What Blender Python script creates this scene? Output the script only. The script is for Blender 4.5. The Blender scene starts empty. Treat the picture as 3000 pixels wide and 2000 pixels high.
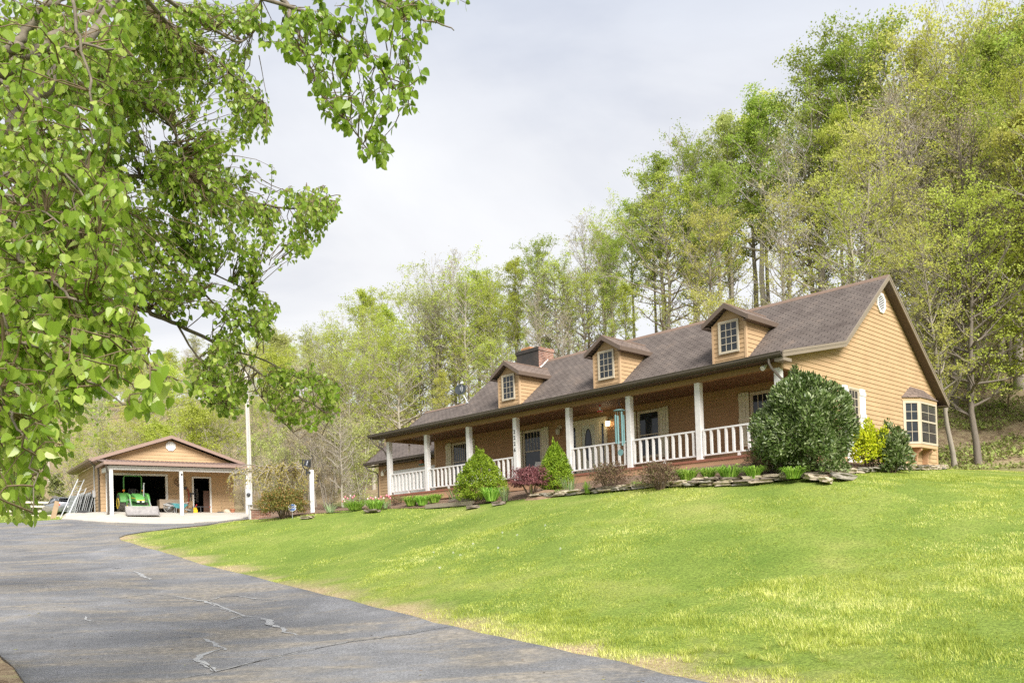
import bpy, bmesh, math, random
import numpy as np
from mathutils import Vector, Matrix, noise as mnoise
from mathutils.geometry import delaunay_2d_cdt
rnd = random.Random(7)
sc = bpy.context.scene
COL = sc.collection
PI = math.pi

# ------------------------------------------------------------------ camera
EYE = 1.6                                     # eye height above the driveway beneath the camera
FPX, CX, CY = 2509.9, 1500.0, 1571.25         # focal length and principal point for a 3000 px wide frame
PITCH, ROLL = 0.015522, -0.031077
def _basis():
    cp, sp, cr, sr = math.cos(PITCH), math.sin(PITCH), math.cos(ROLL), math.sin(ROLL)
    f = Vector((0, cp, sp)); u0 = Vector((0, -sp, cp)); r0 = Vector((1, 0, 0))
    return cr*r0 + sr*u0, -sr*r0 + cr*u0, f
CR, CU, CF = _basis()
def sight(u, v):
    return CR*((u-CX)/FPX) - CU*((v-CY)/FPX) + CF
def at_depth(u, v, d):
    r = sight(u, v); r = r*(d/r.y)
    return Vector((r.x, r.y, r.z+EYE))
cam_d = bpy.data.cameras.new("camera"); cam = bpy.data.objects.new("camera", cam_d); COL.objects.link(cam)
cam_d.sensor_fit = 'HORIZONTAL'; cam_d.sensor_width = 36.0; cam_d.lens = FPX/3000*36
cam_d.shift_y = (CY-1000)/3000; cam_d.clip_start = 0.05; cam_d.clip_end = 3000
m = Matrix((CR, CU, -CF)).transposed().to_4x4(); m.translation = Vector((0, 0, EYE)); cam.matrix_world = m
sc.camera = cam

# ------------------------------------------------------------------ frames of the two buildings
HYAW, GYAW = -0.804126, 0.614459
HP = Vector((-5.404, 37.63, 2.549+EYE))        # porch floor, front left post
HM = Matrix.Translation(HP) @ Matrix.Rotation(HYAW, 4, 'Z')
GP = Vector((-18.83, 50.65, 2.80+EYE))         # garage slab, left jamb of the small door
GM = Matrix.Translation(GP) @ Matrix.Rotation(GYAW, 4, 'Z')
HMI, GMI = HM.inverted(), GM.inverted()
def hw(x, y, z=0.0): return HM @ Vector((x, y, z))
def gw(x, y, z=0.0): return GM @ Vector((x, y, z))

# ------------------------------------------------------------------ terrain: thin plate spline through levelled points
PTS = []
def tp(x, y, z): PTS.append((x, y, z+EYE))
def tpx(u, d, z): p = at_depth(u, 1600, d); PTS.append((p.x, p.y, z+EYE))
for x, y, z in ((-14,-6,-1.75),(0,-6,-1.7),(14,-6,-1.6),(-12,4,-1.62),(0,4,-1.6),(12,4,-1.5),(-7.5,11.5,-1.6),(-1,11.5,-1.6),(3.5,11,-1.55),(6.5,10,-1.5),
                (-3,20,-.72),(-11,22,-.6),(-20,25,-.3),(-6,28,.12),(-12,30,.3)): tp(x, y, z)
def tsee(u, v, d): p = at_depth(u, v, d); PTS.append((p.x, p.y, p.z))
for u, v, d in ((500,1535,45.5),(347,1584,35.5),(0,1537,46.5),(180,1524,46.5),(-400,1540,46),(735,1521,43.5),(917,1503,36.5),(1130,1488,33.0)): tsee(u, v, d)
for x, y, z in ((-6,-2.2,-.32),(-6,0,-.05),(-6,7,-.02),(2.6,-2.2,-.27),(2.6,0,-.05),(2.6,7,-.02),(-1,-2.2,-.30),(-1,3,-.02)):
    p = gw(x, y, z); PTS.append(tuple(p))
def thit_y(u, v, y):                           # where the line of sight meets the house's own plane y
    o = HMI @ Vector((0, 0, EYE)); dd = HMI.to_3x3() @ sight(u, v); k = (y-o.y)/dd.y; return HM @ (o+dd*k)
def thit_x(u, v, x):
    o = HMI @ Vector((0, 0, EYE)); dd = HMI.to_3x3() @ sight(u, v); k = (x-o.x)/dd.x; return HM @ (o+dd*k)
for u, v in ((1275,1487),(1530,1461),(1760,1440),(1977,1420),(2168,1429)): PTS.append(tuple(thit_y(u, v, -2.7)))
for u, v in ((2400,1407),(2551,1385),(2700,1378)): PTS.append(tuple(thit_x(u, v, 20.9)))
for x, y, z in ((0,-.8,-.55),(5,-.8,-.58),(9,-.8,-.56),(14,-.8,-.52),(18.5,-.8,-.5),(19.2,3,-.3),(19.2,8,-.2),(19.2,11.5,-.12),(8,5,-.4),(8,13.5,-.1),(0,13.5,-.2),(17,14,0),
                (-7,1,-.55),(-7,8,-.3),(-3,1,-.6)):
    PTS.append(tuple(hw(x, y, z)))
for x,y,z in ((-33.6,64,3.5),(-40,66,3.6),(-27,66,3.2)): tp(x,y,z)
tsee(3000,1372,33); tsee(3400,1365,31); tsee(2850,1374,33)
for u, d, z in ((1100,62,3.6),(1100,85,9),(1300,60,4.5),(1300,80,9),(1300,110,15),(1700,50,6),(1700,60,10.3),(1700,75,12.5),(1700,100,13),(2100,45,6),(2100,55,11),(2100,70,14),(2100,100,14),
                (2400,42,6),(2400,55,12),(2400,75,15),(2750,38,4.2),(2750,45,8.2),(2750,55,13),(2750,72,17),(3000,37,4),(3000,45,9),(3000,60,17),(3400,34,4),(3400,45,11),(3400,65,19),
                (900,60,3.2),(900,90,8),(900,130,20),(900,185,34),(500,75,3.2),(500,100,7),(500,150,22),(500,205,38),(0,70,2.8),(0,100,6),(0,150,22),(0,205,38),(-600,60,2.6),(-600,110,8),(-600,200,36),(1300,170,20),(2100,160,16),(3000,120,20)): tpx(u, d, z)
_P = np.array(PTS); _N = len(_P)
def _K(r2): return np.where(r2 > 1e-9, 0.5*r2*np.log(np.maximum(r2, 1e-9)), 0.0)
_d2 = ((_P[:, None, :2]-_P[None, :, :2])**2).sum(-1)
_A = np.zeros((_N+3, _N+3)); _A[:_N, :_N] = _K(_d2)+np.eye(_N)*2.0
_A[:_N, _N] = 1; _A[:_N, _N+1:] = _P[:, :2]; _A[_N, :_N] = 1; _A[_N+1:, :_N] = _P[:, :2].T
_W = np.linalg.solve(_A, np.concatenate([_P[:, 2], np.zeros(3)]))
def gz_np(x, y):
    x = np.asarray(x, float).ravel(); y = np.asarray(y, float).ravel(); out = np.empty(len(x))
    for i in range(0, len(x), 20000):
        a, b = x[i:i+20000], y[i:i+20000]
        k = _K((a[:, None]-_P[None, :, 0])**2+(b[:, None]-_P[None, :, 1])**2)
        out[i:i+20000] = k@_W[:_N]+_W[_N]+_W[_N+1]*a+_W[_N+2]*b
    return out
def gz(x, y): return float(gz_np([x], [y])[0])
def ground(u, v, d0=6, d1=120):                # where a line of sight first meets the ground
    ds = np.linspace(d0, d1, 1200); r = sight(u, v)
    xs, ys, zs = r.x*ds/r.y, ds, r.z*ds/r.y+EYE
    below = zs < gz_np(xs, ys)
    if not below.any(): i = len(ds)-1
    else: i = int(np.argmax(below))
    return Vector((xs[i], ys[i], gz(xs[i], ys[i])))
def onground(x, y, dz=0.0): return Vector((x, y, gz(x, y)+dz))

# ------------------------------------------------------------------ materials
def new_mat(name):
    m = bpy.data.materials.new(name); m.use_nodes = True
    nt = m.node_tree; return m, nt, nt.nodes["Principled BSDF"]
def N(nt, t, **kw):
    n = nt.nodes.new(t)
    for k, v in kw.items():
        if k in n.inputs.keys(): n.inputs[k].default_value = v
        else: setattr(n, k, v)
    return n
def ramp(nt, fac, stops):
    r = nt.nodes.new('ShaderNodeValToRGB'); e = r.color_ramp.elements
    while len(e) < len(stops): e.new(0.5)
    for el, (p, c) in zip(e, stops): el.position = p; el.color = (*c, 1) if len(c) == 3 else c
    if fac is not None: nt.links.new(fac, r.inputs[0])
    return r
def sh(c, k): return tuple(min(1, max(0, v*k)) for v in c)
def mixrgb(nt, fac, a, b, mode='MIX'):
    n = nt.nodes.new('ShaderNodeMix'); n.data_type = 'RGBA'; n.blend_type = mode
    for sock, val in ((n.inputs[0], fac), (n.inputs[6], a), (n.inputs[7], b)):
        if hasattr(val, 'is_output'): nt.links.new(val, sock)
        elif isinstance(val, (int, float)): sock.default_value = val
        else: sock.default_value = (*val[:3], 1)
    return n.outputs[2]
def noise(nt, scale, detail=4, rough=0.6, vec=None, dist=0.0):
    n = N(nt, 'ShaderNodeTexNoise'); n.inputs['Scale'].default_value = scale; n.inputs['Detail'].default_value = detail
    n.inputs['Roughness'].default_value = rough; n.inputs['Distortion'].default_value = dist
    if vec is not None: nt.links.new(vec, n.inputs['Vector'])
    return n.outputs['Fac']
def coords(nt, scale=(1, 1, 1), kind='Object'):
    t = nt.nodes.new('ShaderNodeTexCoord'); mp = nt.nodes.new('ShaderNodeMapping'); mp.inputs['Scale'].default_value = scale
    nt.links.new(t.outputs[kind], mp.inputs[0]); return mp.outputs[0]
def bump(nt, b, h, strength=0.3, dist=0.02):
    n = nt.nodes.new('ShaderNodeBump'); n.inputs['Strength'].default_value = strength; n.inputs['Distance'].default_value = dist
    nt.links.new(h, n.inputs['Height']); nt.links.new(n.outputs[0], b.inputs['Normal'])
def paint(name, c, rough=0.6, vary=0.12, scale=3.0, bumps=0.0, metal=0.0, stretch=(1, 1, 1), spec=0.4):
    m, nt, b = new_mat(name); v = coords(nt, stretch)
    f = noise(nt, scale, 5, 0.65, v)
    r = ramp(nt, f, ((0.25, sh(c, 1-vary)), (0.75, sh(c, 1+vary*0.6))))
    nt.links.new(r.outputs[0], b.inputs['Base Color'])
    b.inputs['Roughness'].default_value = rough; b.inputs['Metallic'].default_value = metal; b.inputs['Specular IOR Level'].default_value = spec
    if bumps: bump(nt, b, noise(nt, scale*12, 3, 0.6, v), bumps, 0.01)
    return m
def plain(name, c, rough=0.5, metal=0.0, emit=0.0):
    m, nt, b = new_mat(name); v = coords(nt)
    r = ramp(nt, noise(nt, 9, 3, 0.6, v), ((0.3, sh(c, 0.93)), (0.7, sh(c, 1.05))))
    nt.links.new(r.outputs[0], b.inputs['Base Color']); b.inputs['Roughness'].default_value = rough; b.inputs['Metallic'].default_value = metal
    if emit: b.inputs['Emission Color'].default_value = (*c, 1); b.inputs['Emission Strength'].default_value = emit
    return m
def leaf_mat(name, c1, c2, c3=None, gloss=0.35, trans=0.35, hue=(.490, .512), spec=.3):
    """leaf: per-leaf colour from the random face attribute 'tone', light passing through"""
    m, nt, b = new_mat(name)
    at = nt.nodes.new('ShaderNodeAttribute'); at.attribute_name = 'tone'
    stops = ((0.0, c1), (1.0, c2)) if c3 is None else ((0.0, c1), (0.62, c2), (1.0, c3))
    r = ramp(nt, at.outputs['Fac'], stops)
    oi = nt.nodes.new('ShaderNodeObjectInfo')
    hs = nt.nodes.new('ShaderNodeHueSaturation')
    mr = N(nt, 'ShaderNodeMapRange'); nt.links.new(oi.outputs['Random'], mr.inputs[0]); mr.inputs[3].default_value = hue[0]; mr.inputs[4].default_value = hue[1]
    mv = N(nt, 'ShaderNodeMapRange'); nt.links.new(oi.outputs['Random'], mv.inputs[0]); mv.inputs[3].default_value = 0.85; mv.inputs[4].default_value = 1.15
    nt.links.new(mr.outputs[0], hs.inputs['Hue']); nt.links.new(mv.outputs[0], hs.inputs['Value']); nt.links.new(r.outputs[0], hs.inputs['Color'])
    nt.links.new(hs.outputs[0], b.inputs['Base Color']); b.inputs['Roughness'].default_value = gloss
    b.inputs['Specular IOR Level'].default_value = spec
    tr = nt.nodes.new('ShaderNodeBsdfTranslucent'); nt.links.new(hs.outputs[0], tr.inputs[0])
    mx = nt.nodes.new('ShaderNodeMixShader'); mx.inputs[0].default_value = trans
    nt.links.new(b.outputs[0], mx.inputs[1]); nt.links.new(tr.outputs[0], mx.inputs[2])
    nt.links.new(mx.outputs[0], nt.nodes['Material Output'].inputs[0])
    return m
def glass_mat(name, tint=(0.02, 0.025, 0.03), rough=0.03):
    m, nt, b = new_mat(name); v = coords(nt)
    r = ramp(nt, noise(nt, 2.2, 3, 0.5, v), ((0.35, sh(tint, 0.7)), (0.7, sh(tint, 1.5))))
    nt.links.new(r.outputs[0], b.inputs['Base Color']); b.inputs['Roughness'].default_value = rough
    b.inputs['Specular IOR Level'].default_value = 0.5; b.inputs['IOR'].default_value = 1.45
    bump(nt, b, noise(nt, 1.3, 2, 0.5, v), 0.06, 0.05)
    return m

# ------------------------------------------------------------------ mesh builder
class MB:
    def __init__(s): s.v = []; s.f = []; s.tone = []; s.m = Matrix.Identity(4)
    def at(s, m): s.m = m; return s
    def add(s, vs, fs, t=0.5):
        o = len(s.v); s.v += [tuple(s.m @ Vector(p)) for p in vs]; s.f += [tuple(i+o for i in f) for f in fs]; s.tone += [t]*len(fs); return s
    def box(s, x0, x1, y0, y1, z0, z1, b=0.0):
        if x0 > x1: x0, x1 = x1, x0
        if y0 > y1: y0, y1 = y1, y0
        if z0 > z1: z0, z1 = z1, z0
        if b <= 0:
            return s.add([(x0,y0,z0),(x1,y0,z0),(x1,y1,z0),(x0,y1,z0),(x0,y0,z1),(x1,y0,z1),(x1,y1,z1),(x0,y1,z1)],
                         [(0,3,2,1),(4,5,6,7),(0,1,5,4),(1,2,6,5),(2,3,7,6),(3,0,4,7)])
        b = min(b, (x1-x0)*.45, (y1-y0)*.45, (z1-z0)*.45)
        bm = bmesh.new(); r = bmesh.ops.create_cube(bm, size=1)
        for q in bm.verts: q.co = Vector(((x0+x1)/2+q.co.x*(x1-x0), (y0+y1)/2+q.co.y*(y1-y0), (z0+z1)/2+q.co.z*(z1-z0)))
        bmesh.ops.bevel(bm, geom=bm.edges[:], offset=b, segments=1, affect='EDGES', profile=0.6)
        bm.verts.index_update(); s.add([tuple(q.co) for q in bm.verts], [tuple(q.index for q in f.verts) for f in bm.faces]); bm.free(); return s
    def prism(s, poly, a, b, axis='y'):
        """poly of 2D points extruded from a to b: axis y takes (x,z), axis x takes (y,z), axis z takes (x,y)"""
        n = len(poly)
        def P(q, t): return (q[0], t, q[1]) if axis == 'y' else ((t, q[0], q[1]) if axis == 'x' else (q[0], q[1], t))
        vs = [P(q, a) for q in poly]+[P(q, b) for q in poly]
        fs = [tuple(range(n))[::-1], tuple(range(n, 2*n))]+[(i, (i+1) % n, n+(i+1) % n, n+i) for i in range(n)]
        return s.add(vs, fs)
    def quad(s, *p): return s.add(p, [tuple(range(len(p)))])
    def tube(s, pts, r, n=8, cap=True, t=0.5):
        pts = [Vector(p) for p in pts]; k = len(pts)
        rs = r if isinstance(r, (list, tuple)) else [r]*k
        vs, fs = [], []; up = Vector((0, 0, 1))
        prev = None
        for i, p in enumerate(pts):
            d = (pts[min(i+1, k-1)]-pts[max(i-1, 0)])
            d = d.normalized() if d.length > 1e-9 else Vector((0, 0, 1))
            if prev is None: a = d.cross(up if abs(d.z) < .9 else Vector((1, 0, 0))).normalized()
            else:
                a = prev-d*prev.dot(d); a = a.normalized() if a.length > 1e-6 else d.cross(up).normalized()
            prev = a; b = d.cross(a)
            for j in range(n):
                q = 2*PI*j/n; vs.append(p+(a*math.cos(q)+b*math.sin(q))*rs[i])
        for i in range(k-1):
            for j in range(n): fs.append((i*n+j, i*n+(j+1) % n, (i+1)*n+(j+1) % n, (i+1)*n+j))
        if cap: fs += [tuple(range(n))[::-1], tuple((k-1)*n+j for j in range(n))]
        return s.add(vs, fs, t)
    def bar(s, p, q, w, h=None, up=(0, 0, 1)):
        """rectangular bar from p to q, w wide, h tall"""
        p, q = Vector(p), Vector(q); d = (q-p).normalized(); u = Vector(up); h = h or w
        a = d.cross(u); a = a.normalized() if a.length > 1e-6 else Vector((1, 0, 0)); b = a.cross(d)
        vs = [e+a*(sx*w/2)+b*(sz*h/2) for e in (p, q) for sx, sz in ((-1,-1),(1,-1),(1,1),(-1,1))]
        return s.add(vs, [(0,1,2,3),(7,6,5,4),(0,4,5,1),(1,5,6,2),(2,6,7,3),(3,7,4,0)])
    def lathe(s, prof, n=24, c=(0, 0, 0), axis='z'):
        vs, fs = [], []
        for r, z in prof:
            for j in range(n):
                q = 2*PI*j/n; x, y = r*math.cos(q), r*math.sin(q)
                vs.append((c[0]+x, c[1]+y, c[2]+z) if axis == 'z' else ((c[0]+x, c[1]+z, c[2]+y) if axis == 'y' else (c[0]+z, c[1]+x, c[2]+y)))
        k = len(prof)
        for i in range(k-1):
            for j in range(n): fs.append((i*n+j, i*n+(j+1) % n, (i+1)*n+(j+1) % n, (i+1)*n+j))
        if prof[0][0] > 1e-6: fs.append(tuple(range(n))[::-1])
        if prof[-1][0] > 1e-6: fs.append(tuple((k-1)*n+j for j in range(n)))
        return s.add(vs, fs)
    def build(s, name, mat, parent=None, smooth=False, fix=True):
        me = bpy.data.meshes.new(name); me.from_pydata(s.v, [], s.f)
        if fix:
            bm = bmesh.new(); bm.from_mesh(me); bmesh.ops.recalc_face_normals(bm, faces=bm.faces); bm.to_mesh(me); bm.free()
        if mat is not None: me.materials.append(mat)
        if smooth:
            me.polygons.foreach_set('use_smooth', [True]*len(me.polygons))
            if smooth != 'all': me.set_sharp_from_angle(angle=math.radians(38))
        o = bpy.data.objects.new(name, me); COL.objects.link(o)
        if parent is not None: o.parent = parent
        return o
def tag(o, label=None, cat=None, group=None, kind=None):
    if label: o['label'] = label
    if cat: o['category'] = cat
    if group: o['group'] = group
    if kind: o['kind'] = kind
    return o
def thing(name, label, cat, loc=(0, 0, 0), rotz=0.0, group=None, mat=None):
    o = bpy.data.objects.new(name, None); COL.objects.link(o); o.empty_display_size = 0.2
    if mat is not None: o.matrix_world = mat
    else: o.location = loc; o.rotation_euler = (0, 0, rotz)
    return tag(o, label, cat, group)
KIDS = {}
def kids(o): return [c for c in COL.objects if c.parent == o]
def copy_thing(root, label=None, group=None, subs=None):
    """copies a thing, its parts and sub-parts (SUBS: the list of (part, parent index) once collected)"""
    r = root.copy(); COL.objects.link(r)
    if label: r['label'] = label
    if group: r['group'] = group
    for part, ss in (subs if subs is not None else collect(root)):
        c = part.copy(); COL.objects.link(c); c.parent = r
        for g in ss:
            d = g.copy(); COL.objects.link(d); d.parent = c
    return r
def collect(root): return [(p, kids(p)) for p in kids(root)]
def np_mesh(name, verts, faces_n, mat, parent=None, tone=None, smooth=False):
    """verts (k*n,3) in groups of n per face"""
    n = faces_n; nf = len(verts)//n
    me = bpy.data.meshes.new(name); me.vertices.add(len(verts)); me.vertices.foreach_set('co', np.asarray(verts, np.float32).ravel())
    me.loops.add(len(verts)); me.loops.foreach_set('vertex_index', np.arange(len(verts), dtype=np.int32))
    me.polygons.add(nf); me.polygons.foreach_set('loop_start', np.arange(0, len(verts), n, dtype=np.int32)); me.polygons.foreach_set('loop_total', np.full(nf, n, np.int32))
    if tone is not None:
        a = me.attributes.new('tone', 'FLOAT', 'FACE'); a.data.foreach_set('value', np.asarray(tone, np.float32))
    me.update(calc_edges=True); me.validate()
    if mat is not None: me.materials.append(mat)
    o = bpy.data.objects.new(name, me); COL.objects.link(o)
    if parent is not None: o.parent = parent
    return o
# ------------------------------------------------------------------ outlines on the ground (world x, y)
def G_(x, y): return (180+x/4.055, 1260+y/4.055)
def K_(x, y): return (x/1.96, 1500+y/1.96)
def gxy(pts, d0=6, d1=90): return [tuple(ground(u, v, d0, d1)[:2]) for u, v in pts]
edge_px = [(2041,2000),(1880,1962),(1744,1934),(1540,1889),(1370,1851),(1200,1808),(1020,1760),(816,1712),(684,1679),(510,1630),(418,1605),(353,1585)]
edge = gxy(edge_px)
x0, y0 = edge[0]; x1, y1 = edge[1]
near_edge = [(x0+(x0-x1)*2.2, y0+(y0-y1)*2.2), (x0+(x0-x1)*1.0, y0+(y0-y1)*1.0)]
edge = [(q[0]+(mnoise.noise((q[0]*1.3, q[1]*1.3, 0))*.10+mnoise.noise((q[0]*4, q[1]*4, 5))*.05), q[1]+mnoise.noise((q[0]*1.3, q[1]*1.3, 9))*.08) for q in (lambda L: [L[0]]+[((L[i][0]*(4-k)+L[i+1][0]*k)/4, (L[i][1]*(4-k)+L[i+1][1]*k)/4) for i in range(len(L)-1) for k in (1, 2, 3, 4)])(edge)]
tip = gxy([(349,1576),(370,1568),(428,1559),(520,1547),(612,1538),(735,1520)], 20)
far_r = [(tip[-1][0]+4, tip[-1][1]+2.6), (tip[-1][0]+4.5, tip[-1][1]+5.5)]
apron = gxy([(180,1522.6),(245,1527),(313,1531),(400,1534),(500,1535),(570,1534),(640,1531),(700,1523),(737,1514)], 30)
far_l = gxy([(180,1523),(90,1528),(0,1533),(-120,1537),(-300,1540)], 30)
drive = near_edge+edge+tip+far_r+[tuple(gw(6.5,-3.0)[:2])]+[tuple(gw(5.0,-4.2)[:2])]+[tuple(gw(*q)[:2]) for q in ((3,-3.2),(-1,-3.2),(-5,-2.6))]+far_l+[(-20,26),(-15.5,20),(-11.5,16)]+gxy([(-60,1905),(0,1925),(40,1960),(75,2010)])+[(-6.3,8.5),(-6.3,4.0)]
def cdt(poly, step, extra=()):
    xs = [p[0] for p in poly]; ys = [p[1] for p in poly]
    pts = [Vector(p) for p in poly]
    n = len(pts); edges = [(i, (i+1) % n) for i in range(n)]
    nx = int((max(xs)-min(xs))/step); ny = int((max(ys)-min(ys))/step)
    for i in range(1, nx):
        for j in range(1, ny):
            x = min(xs)+i*step+((j % 2)-.5)*step*.4; y = min(ys)+j*step
            if inside(x, y, poly): pts.append(Vector((x, y)))
    r = delaunay_2d_cdt(pts, edges, [], 1, 1e-5)
    return [tuple(p) for p in r[0]], [tuple(f) for f in r[2]]
def inside(x, y, poly):
    c = False; n = len(poly); j = n-1
    for i in range(n):
        xi, yi = poly[i][0], poly[i][1]; xj, yj = poly[j][0], poly[j][1]
        if (yi > y) != (yj > y) and x < (xj-xi)*(y-yi)/(yj-yi)+xi: c = not c
        j = i
    return c
def inside_np(x, y, poly):
    c = np.zeros(len(x), bool); n = len(poly); j = n-1
    for i in range(n):
        xi, yi, xj, yj = poly[i][0], poly[i][1], poly[j][0], poly[j][1]
        if yi != yj:
            c ^= ((yi > y) != (yj > y)) & (x < (xj-xi)*(y-yi)/(yj-yi)+xi)
        j = i
    return c
def dist_line(x, y, line):
    d = np.full(len(x), 1e9)
    for (ax, ay), (bx, by) in zip(line[:-1], line[1:]):
        vx, vy = bx-ax, by-ay; L = vx*vx+vy*vy+1e-9
        t = np.clip(((x-ax)*vx+(y-ay)*vy)/L, 0, 1); d = np.minimum(d, np.hypot(x-ax-t*vx, y-ay-t*vy))
    return d
def densify(line, step):
    out = [line[0]]
    for a, b in zip(line[:-1], line[1:]):
        n = max(1, int(math.hypot(b[0]-a[0], b[1]-a[1])/step))
        out += [(a[0]+(b[0]-a[0])*i/n, a[1]+(b[1]-a[1])*i/n) for i in range(1, n+1)]
    return out
def vnoise(x, y, s, seed=0, oct=3):
    out = np.zeros(len(x)); amp = 1.0; tot = 0
    rs = np.random.RandomState(seed); T = rs.rand(64, 64)
    for o in range(oct):
        fx, fy = x*s*2**o+17.3*o, y*s*2**o+5.1*o; ix, iy = np.floor(fx).astype(int), np.floor(fy).astype(int); tx, ty = fx-ix, fy-iy
        tx, ty = tx*tx*(3-2*tx), ty*ty*(3-2*ty)
        a = T[ix % 64, iy % 64]; b = T[(ix+1) % 64, iy % 64]; c = T[ix % 64, (iy+1) % 64]; d = T[(ix+1) % 64, (iy+1) % 64]
        out += amp*((a*(1-tx)+b*tx)*(1-ty)+(c*(1-tx)+d*tx)*ty); tot += amp; amp *= .5
    return out/tot
# planting bed: house-frame outline, front and gable side
bed_h = [(-4.2,-.2),(-3.4,-1.9),(-1,-2.55),(2,-2.75),(6,-2.7),(10,-2.7),(14,-2.72),(17,-2.75),(19.5,-2.5),(20.9,-1.2),(20.95,2),(20.8,5),(20.3,8.4),(19.4,9.2),(18.9,9.2),(18.9,0),(0,0)]
bed_left = gxy([(757,1522),(775,1520),(830,1517),(917,1505),(1010,1500),(1090,1494)], 25)
bed = [tuple(hw(*q)[:2]) for q in bed_h[1:]]
bed = bed_left[:-1]+bed[1:-1]+[tuple(hw(0,.1)[:2]), tuple(hw(-3.2,1.5)[:2])]+gxy([(960,1478),(860,1480),(772,1497)], 25)
# forest margin: where the hillside starts (house frame), world line for the left
wood_edge = [(-120,62),(-60,66),(-30,68),(-12,64),(0,57)]+[tuple(hw(*q)[:2]) for q in ((3,17),(10,15.5),(17,14.2),(23,12.5),(30,11),(48,6))]+[(60,22),(120,10)]
# ------------------------------------------------------------------ ground sheet
def axis(lo, hi, segs):
    out = []
    for a, b, st in segs: out += list(np.arange(a, b, st))
    return np.array(out+[segs[-1][1]])
gx_ = axis(0, 0, [(-1500,-200,160),(-200,-60,6),(-60,-26,2),(-26,22,.5),(22,44,1.2),(44,120,4),(120,1500,160)])
gy_ = axis(0, 0, [(-400,-20,60),(-20,6,2),(6,48,.5),(48,80,1.5),(80,220,5),(220,1500,160)])
X, Y = np.meshgrid(gx_, gy_); xf, yf = X.ravel(), Y.ravel()
zf = gz_np(np.clip(xf, -130, 105), np.clip(yf, -8, 225))
cx_, cy_ = np.clip(xf, -26, 44), np.clip(yf, -20, 80)
fine = (xf > -26) & (xf < 44) & (yf > 6) & (yf < 80)
zf = zf+np.where(fine, (vnoise(xf, yf, 1.1, 3)-.5)*.05, 0)
nx_, ny_ = len(gx_), len(gy_)
idx = np.arange(nx_*ny_).reshape(ny_, nx_)
faces = np.stack([idx[:-1, :-1], idx[:-1, 1:], idx[1:, 1:], idx[1:, :-1]], -1).reshape(-1, 4)
me = bpy.data.meshes.new('ground'); me.from_pydata(list(zip(xf.tolist(), yf.tolist(), zf.tolist())), [], faces.tolist())
woods_poly = wood_edge+[(1500,10),(1500,1500),(-1500,1500),(-1500,62)]
woods = inside_np(xf, yf, woods_poly).astype(float)
dw = dist_line(xf, yf, wood_edge); woods = np.clip(0.5+(woods-.5)*2*np.clip(dw/3.0, 0, 1)*.5+.0, 0, 1)
de = dist_line(xf, yf, near_edge+edge+tip)
dry = np.clip(1.0-de/.75+ (vnoise(xf, yf, 1.3, 5, 4)-.5)*2.6, 0, 1)*(de < 3)
woods = np.maximum(woods, ((xf < -3) & (yf > 2) & (yf < 14.5)).astype(float))
for nm, arr in (('woods', woods), ('dry', dry)):
    a = me.attributes.new(nm, 'FLOAT', 'POINT'); a.data.foreach_set('value', arr.astype(np.float32))
me.polygons.foreach_set('use_smooth', [True]*len(me.polygons))
gm, nt, b = new_mat('ground_soil_and_turf'); v = coords(nt)
turf = ramp(nt, noise(nt, .35, 5, .6, v, .4), ((.32, (.14,.22,.04)), (.52, (.21,.29,.06)), (.7, (.31,.35,.10))))
fine_t = ramp(nt, noise(nt, 22, 3, .7, v), ((.3, (.45,.45,.42)), (.7, (1.3,1.25,1.15))))
turf_c = mixrgb(nt, 1.0, turf.outputs[0], fine_t.outputs[0], 'MULTIPLY')
drys = ramp(nt, noise(nt, 14, 5, .75, v), ((.3, (.20,.13,.07)), (.5, (.42,.32,.19)), (.72, (.56,.46,.30))))
litter = ramp(nt, noise(nt, 3.0, 8, .8, v), ((.34, (.10,.07,.045)), (.46, (.24,.175,.11)), (.56, (.34,.27,.17)), (.66, (.24,.28,.08))))
at1 = nt.nodes.new('ShaderNodeAttribute'); at1.attribute_name = 'woods'
at2 = nt.nodes.new('ShaderNodeAttribute'); at2.attribute_name = 'dry'
c1 = mixrgb(nt, at2.outputs['Fac'], turf_c, drys.outputs[0]); c2 = mixrgb(nt, at1.outputs['Fac'], c1, litter.outputs[0])
nt.links.new(c2, b.inputs['Base Color']); b.inputs['Roughness'].default_value = .95; b.inputs['Specular IOR Level'].default_value = .1
bump(nt, b, noise(nt, 18, 6, .7, v), .8, .05)
me.materials.append(gm); go = bpy.data.objects.new('ground', me); COL.objects.link(go); tag(go, kind='structure')

# ------------------------------------------------------------------ driveway with its crack repairs
asphalt, nt, b = new_mat('asphalt'); v = coords(nt)
base = ramp(nt, noise(nt, .45, 8, .7, v, .5), ((.32, (.115,.115,.118)), (.5, (.158,.158,.163)), (.66, (.225,.224,.23))))
grain = ramp(nt, noise(nt, 30, 6, .9, v), ((.34, (.40,.40,.40)), (.5, (1,1,1)), (.64, (1.8,1.8,1.8))))
c = mixrgb(nt, 1.0, base.outputs[0], grain.outputs[0], 'MULTIPLY')
vs = coords(nt, (.55, 1.6, 1)); stain = ramp(nt, noise(nt, .55, 7, .7, vs, .5), ((.47, (0,0,0)), (.62, (1,1,1))))
patch = ramp(nt, noise(nt, 9, 4, .75, v), ((.4, (.17,.15,.12)), (.65, (.38,.33,.26))))
mk = mixrgb(nt, 1.0, stain.outputs[0], (.85,.85,.85), 'MULTIPLY'); c = mixrgb(nt, mk, c, patch.outputs[0])
nt.links.new(c, b.inputs['Base Color']); b.inputs['Roughness'].default_value = .82; b.inputs['Specular IOR Level'].default_value = .35
bump(nt, b, noise(nt, 90, 2, .6, v), .5, .01)
seal, nt, b = new_mat('crack_filler'); v = coords(nt)
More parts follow.
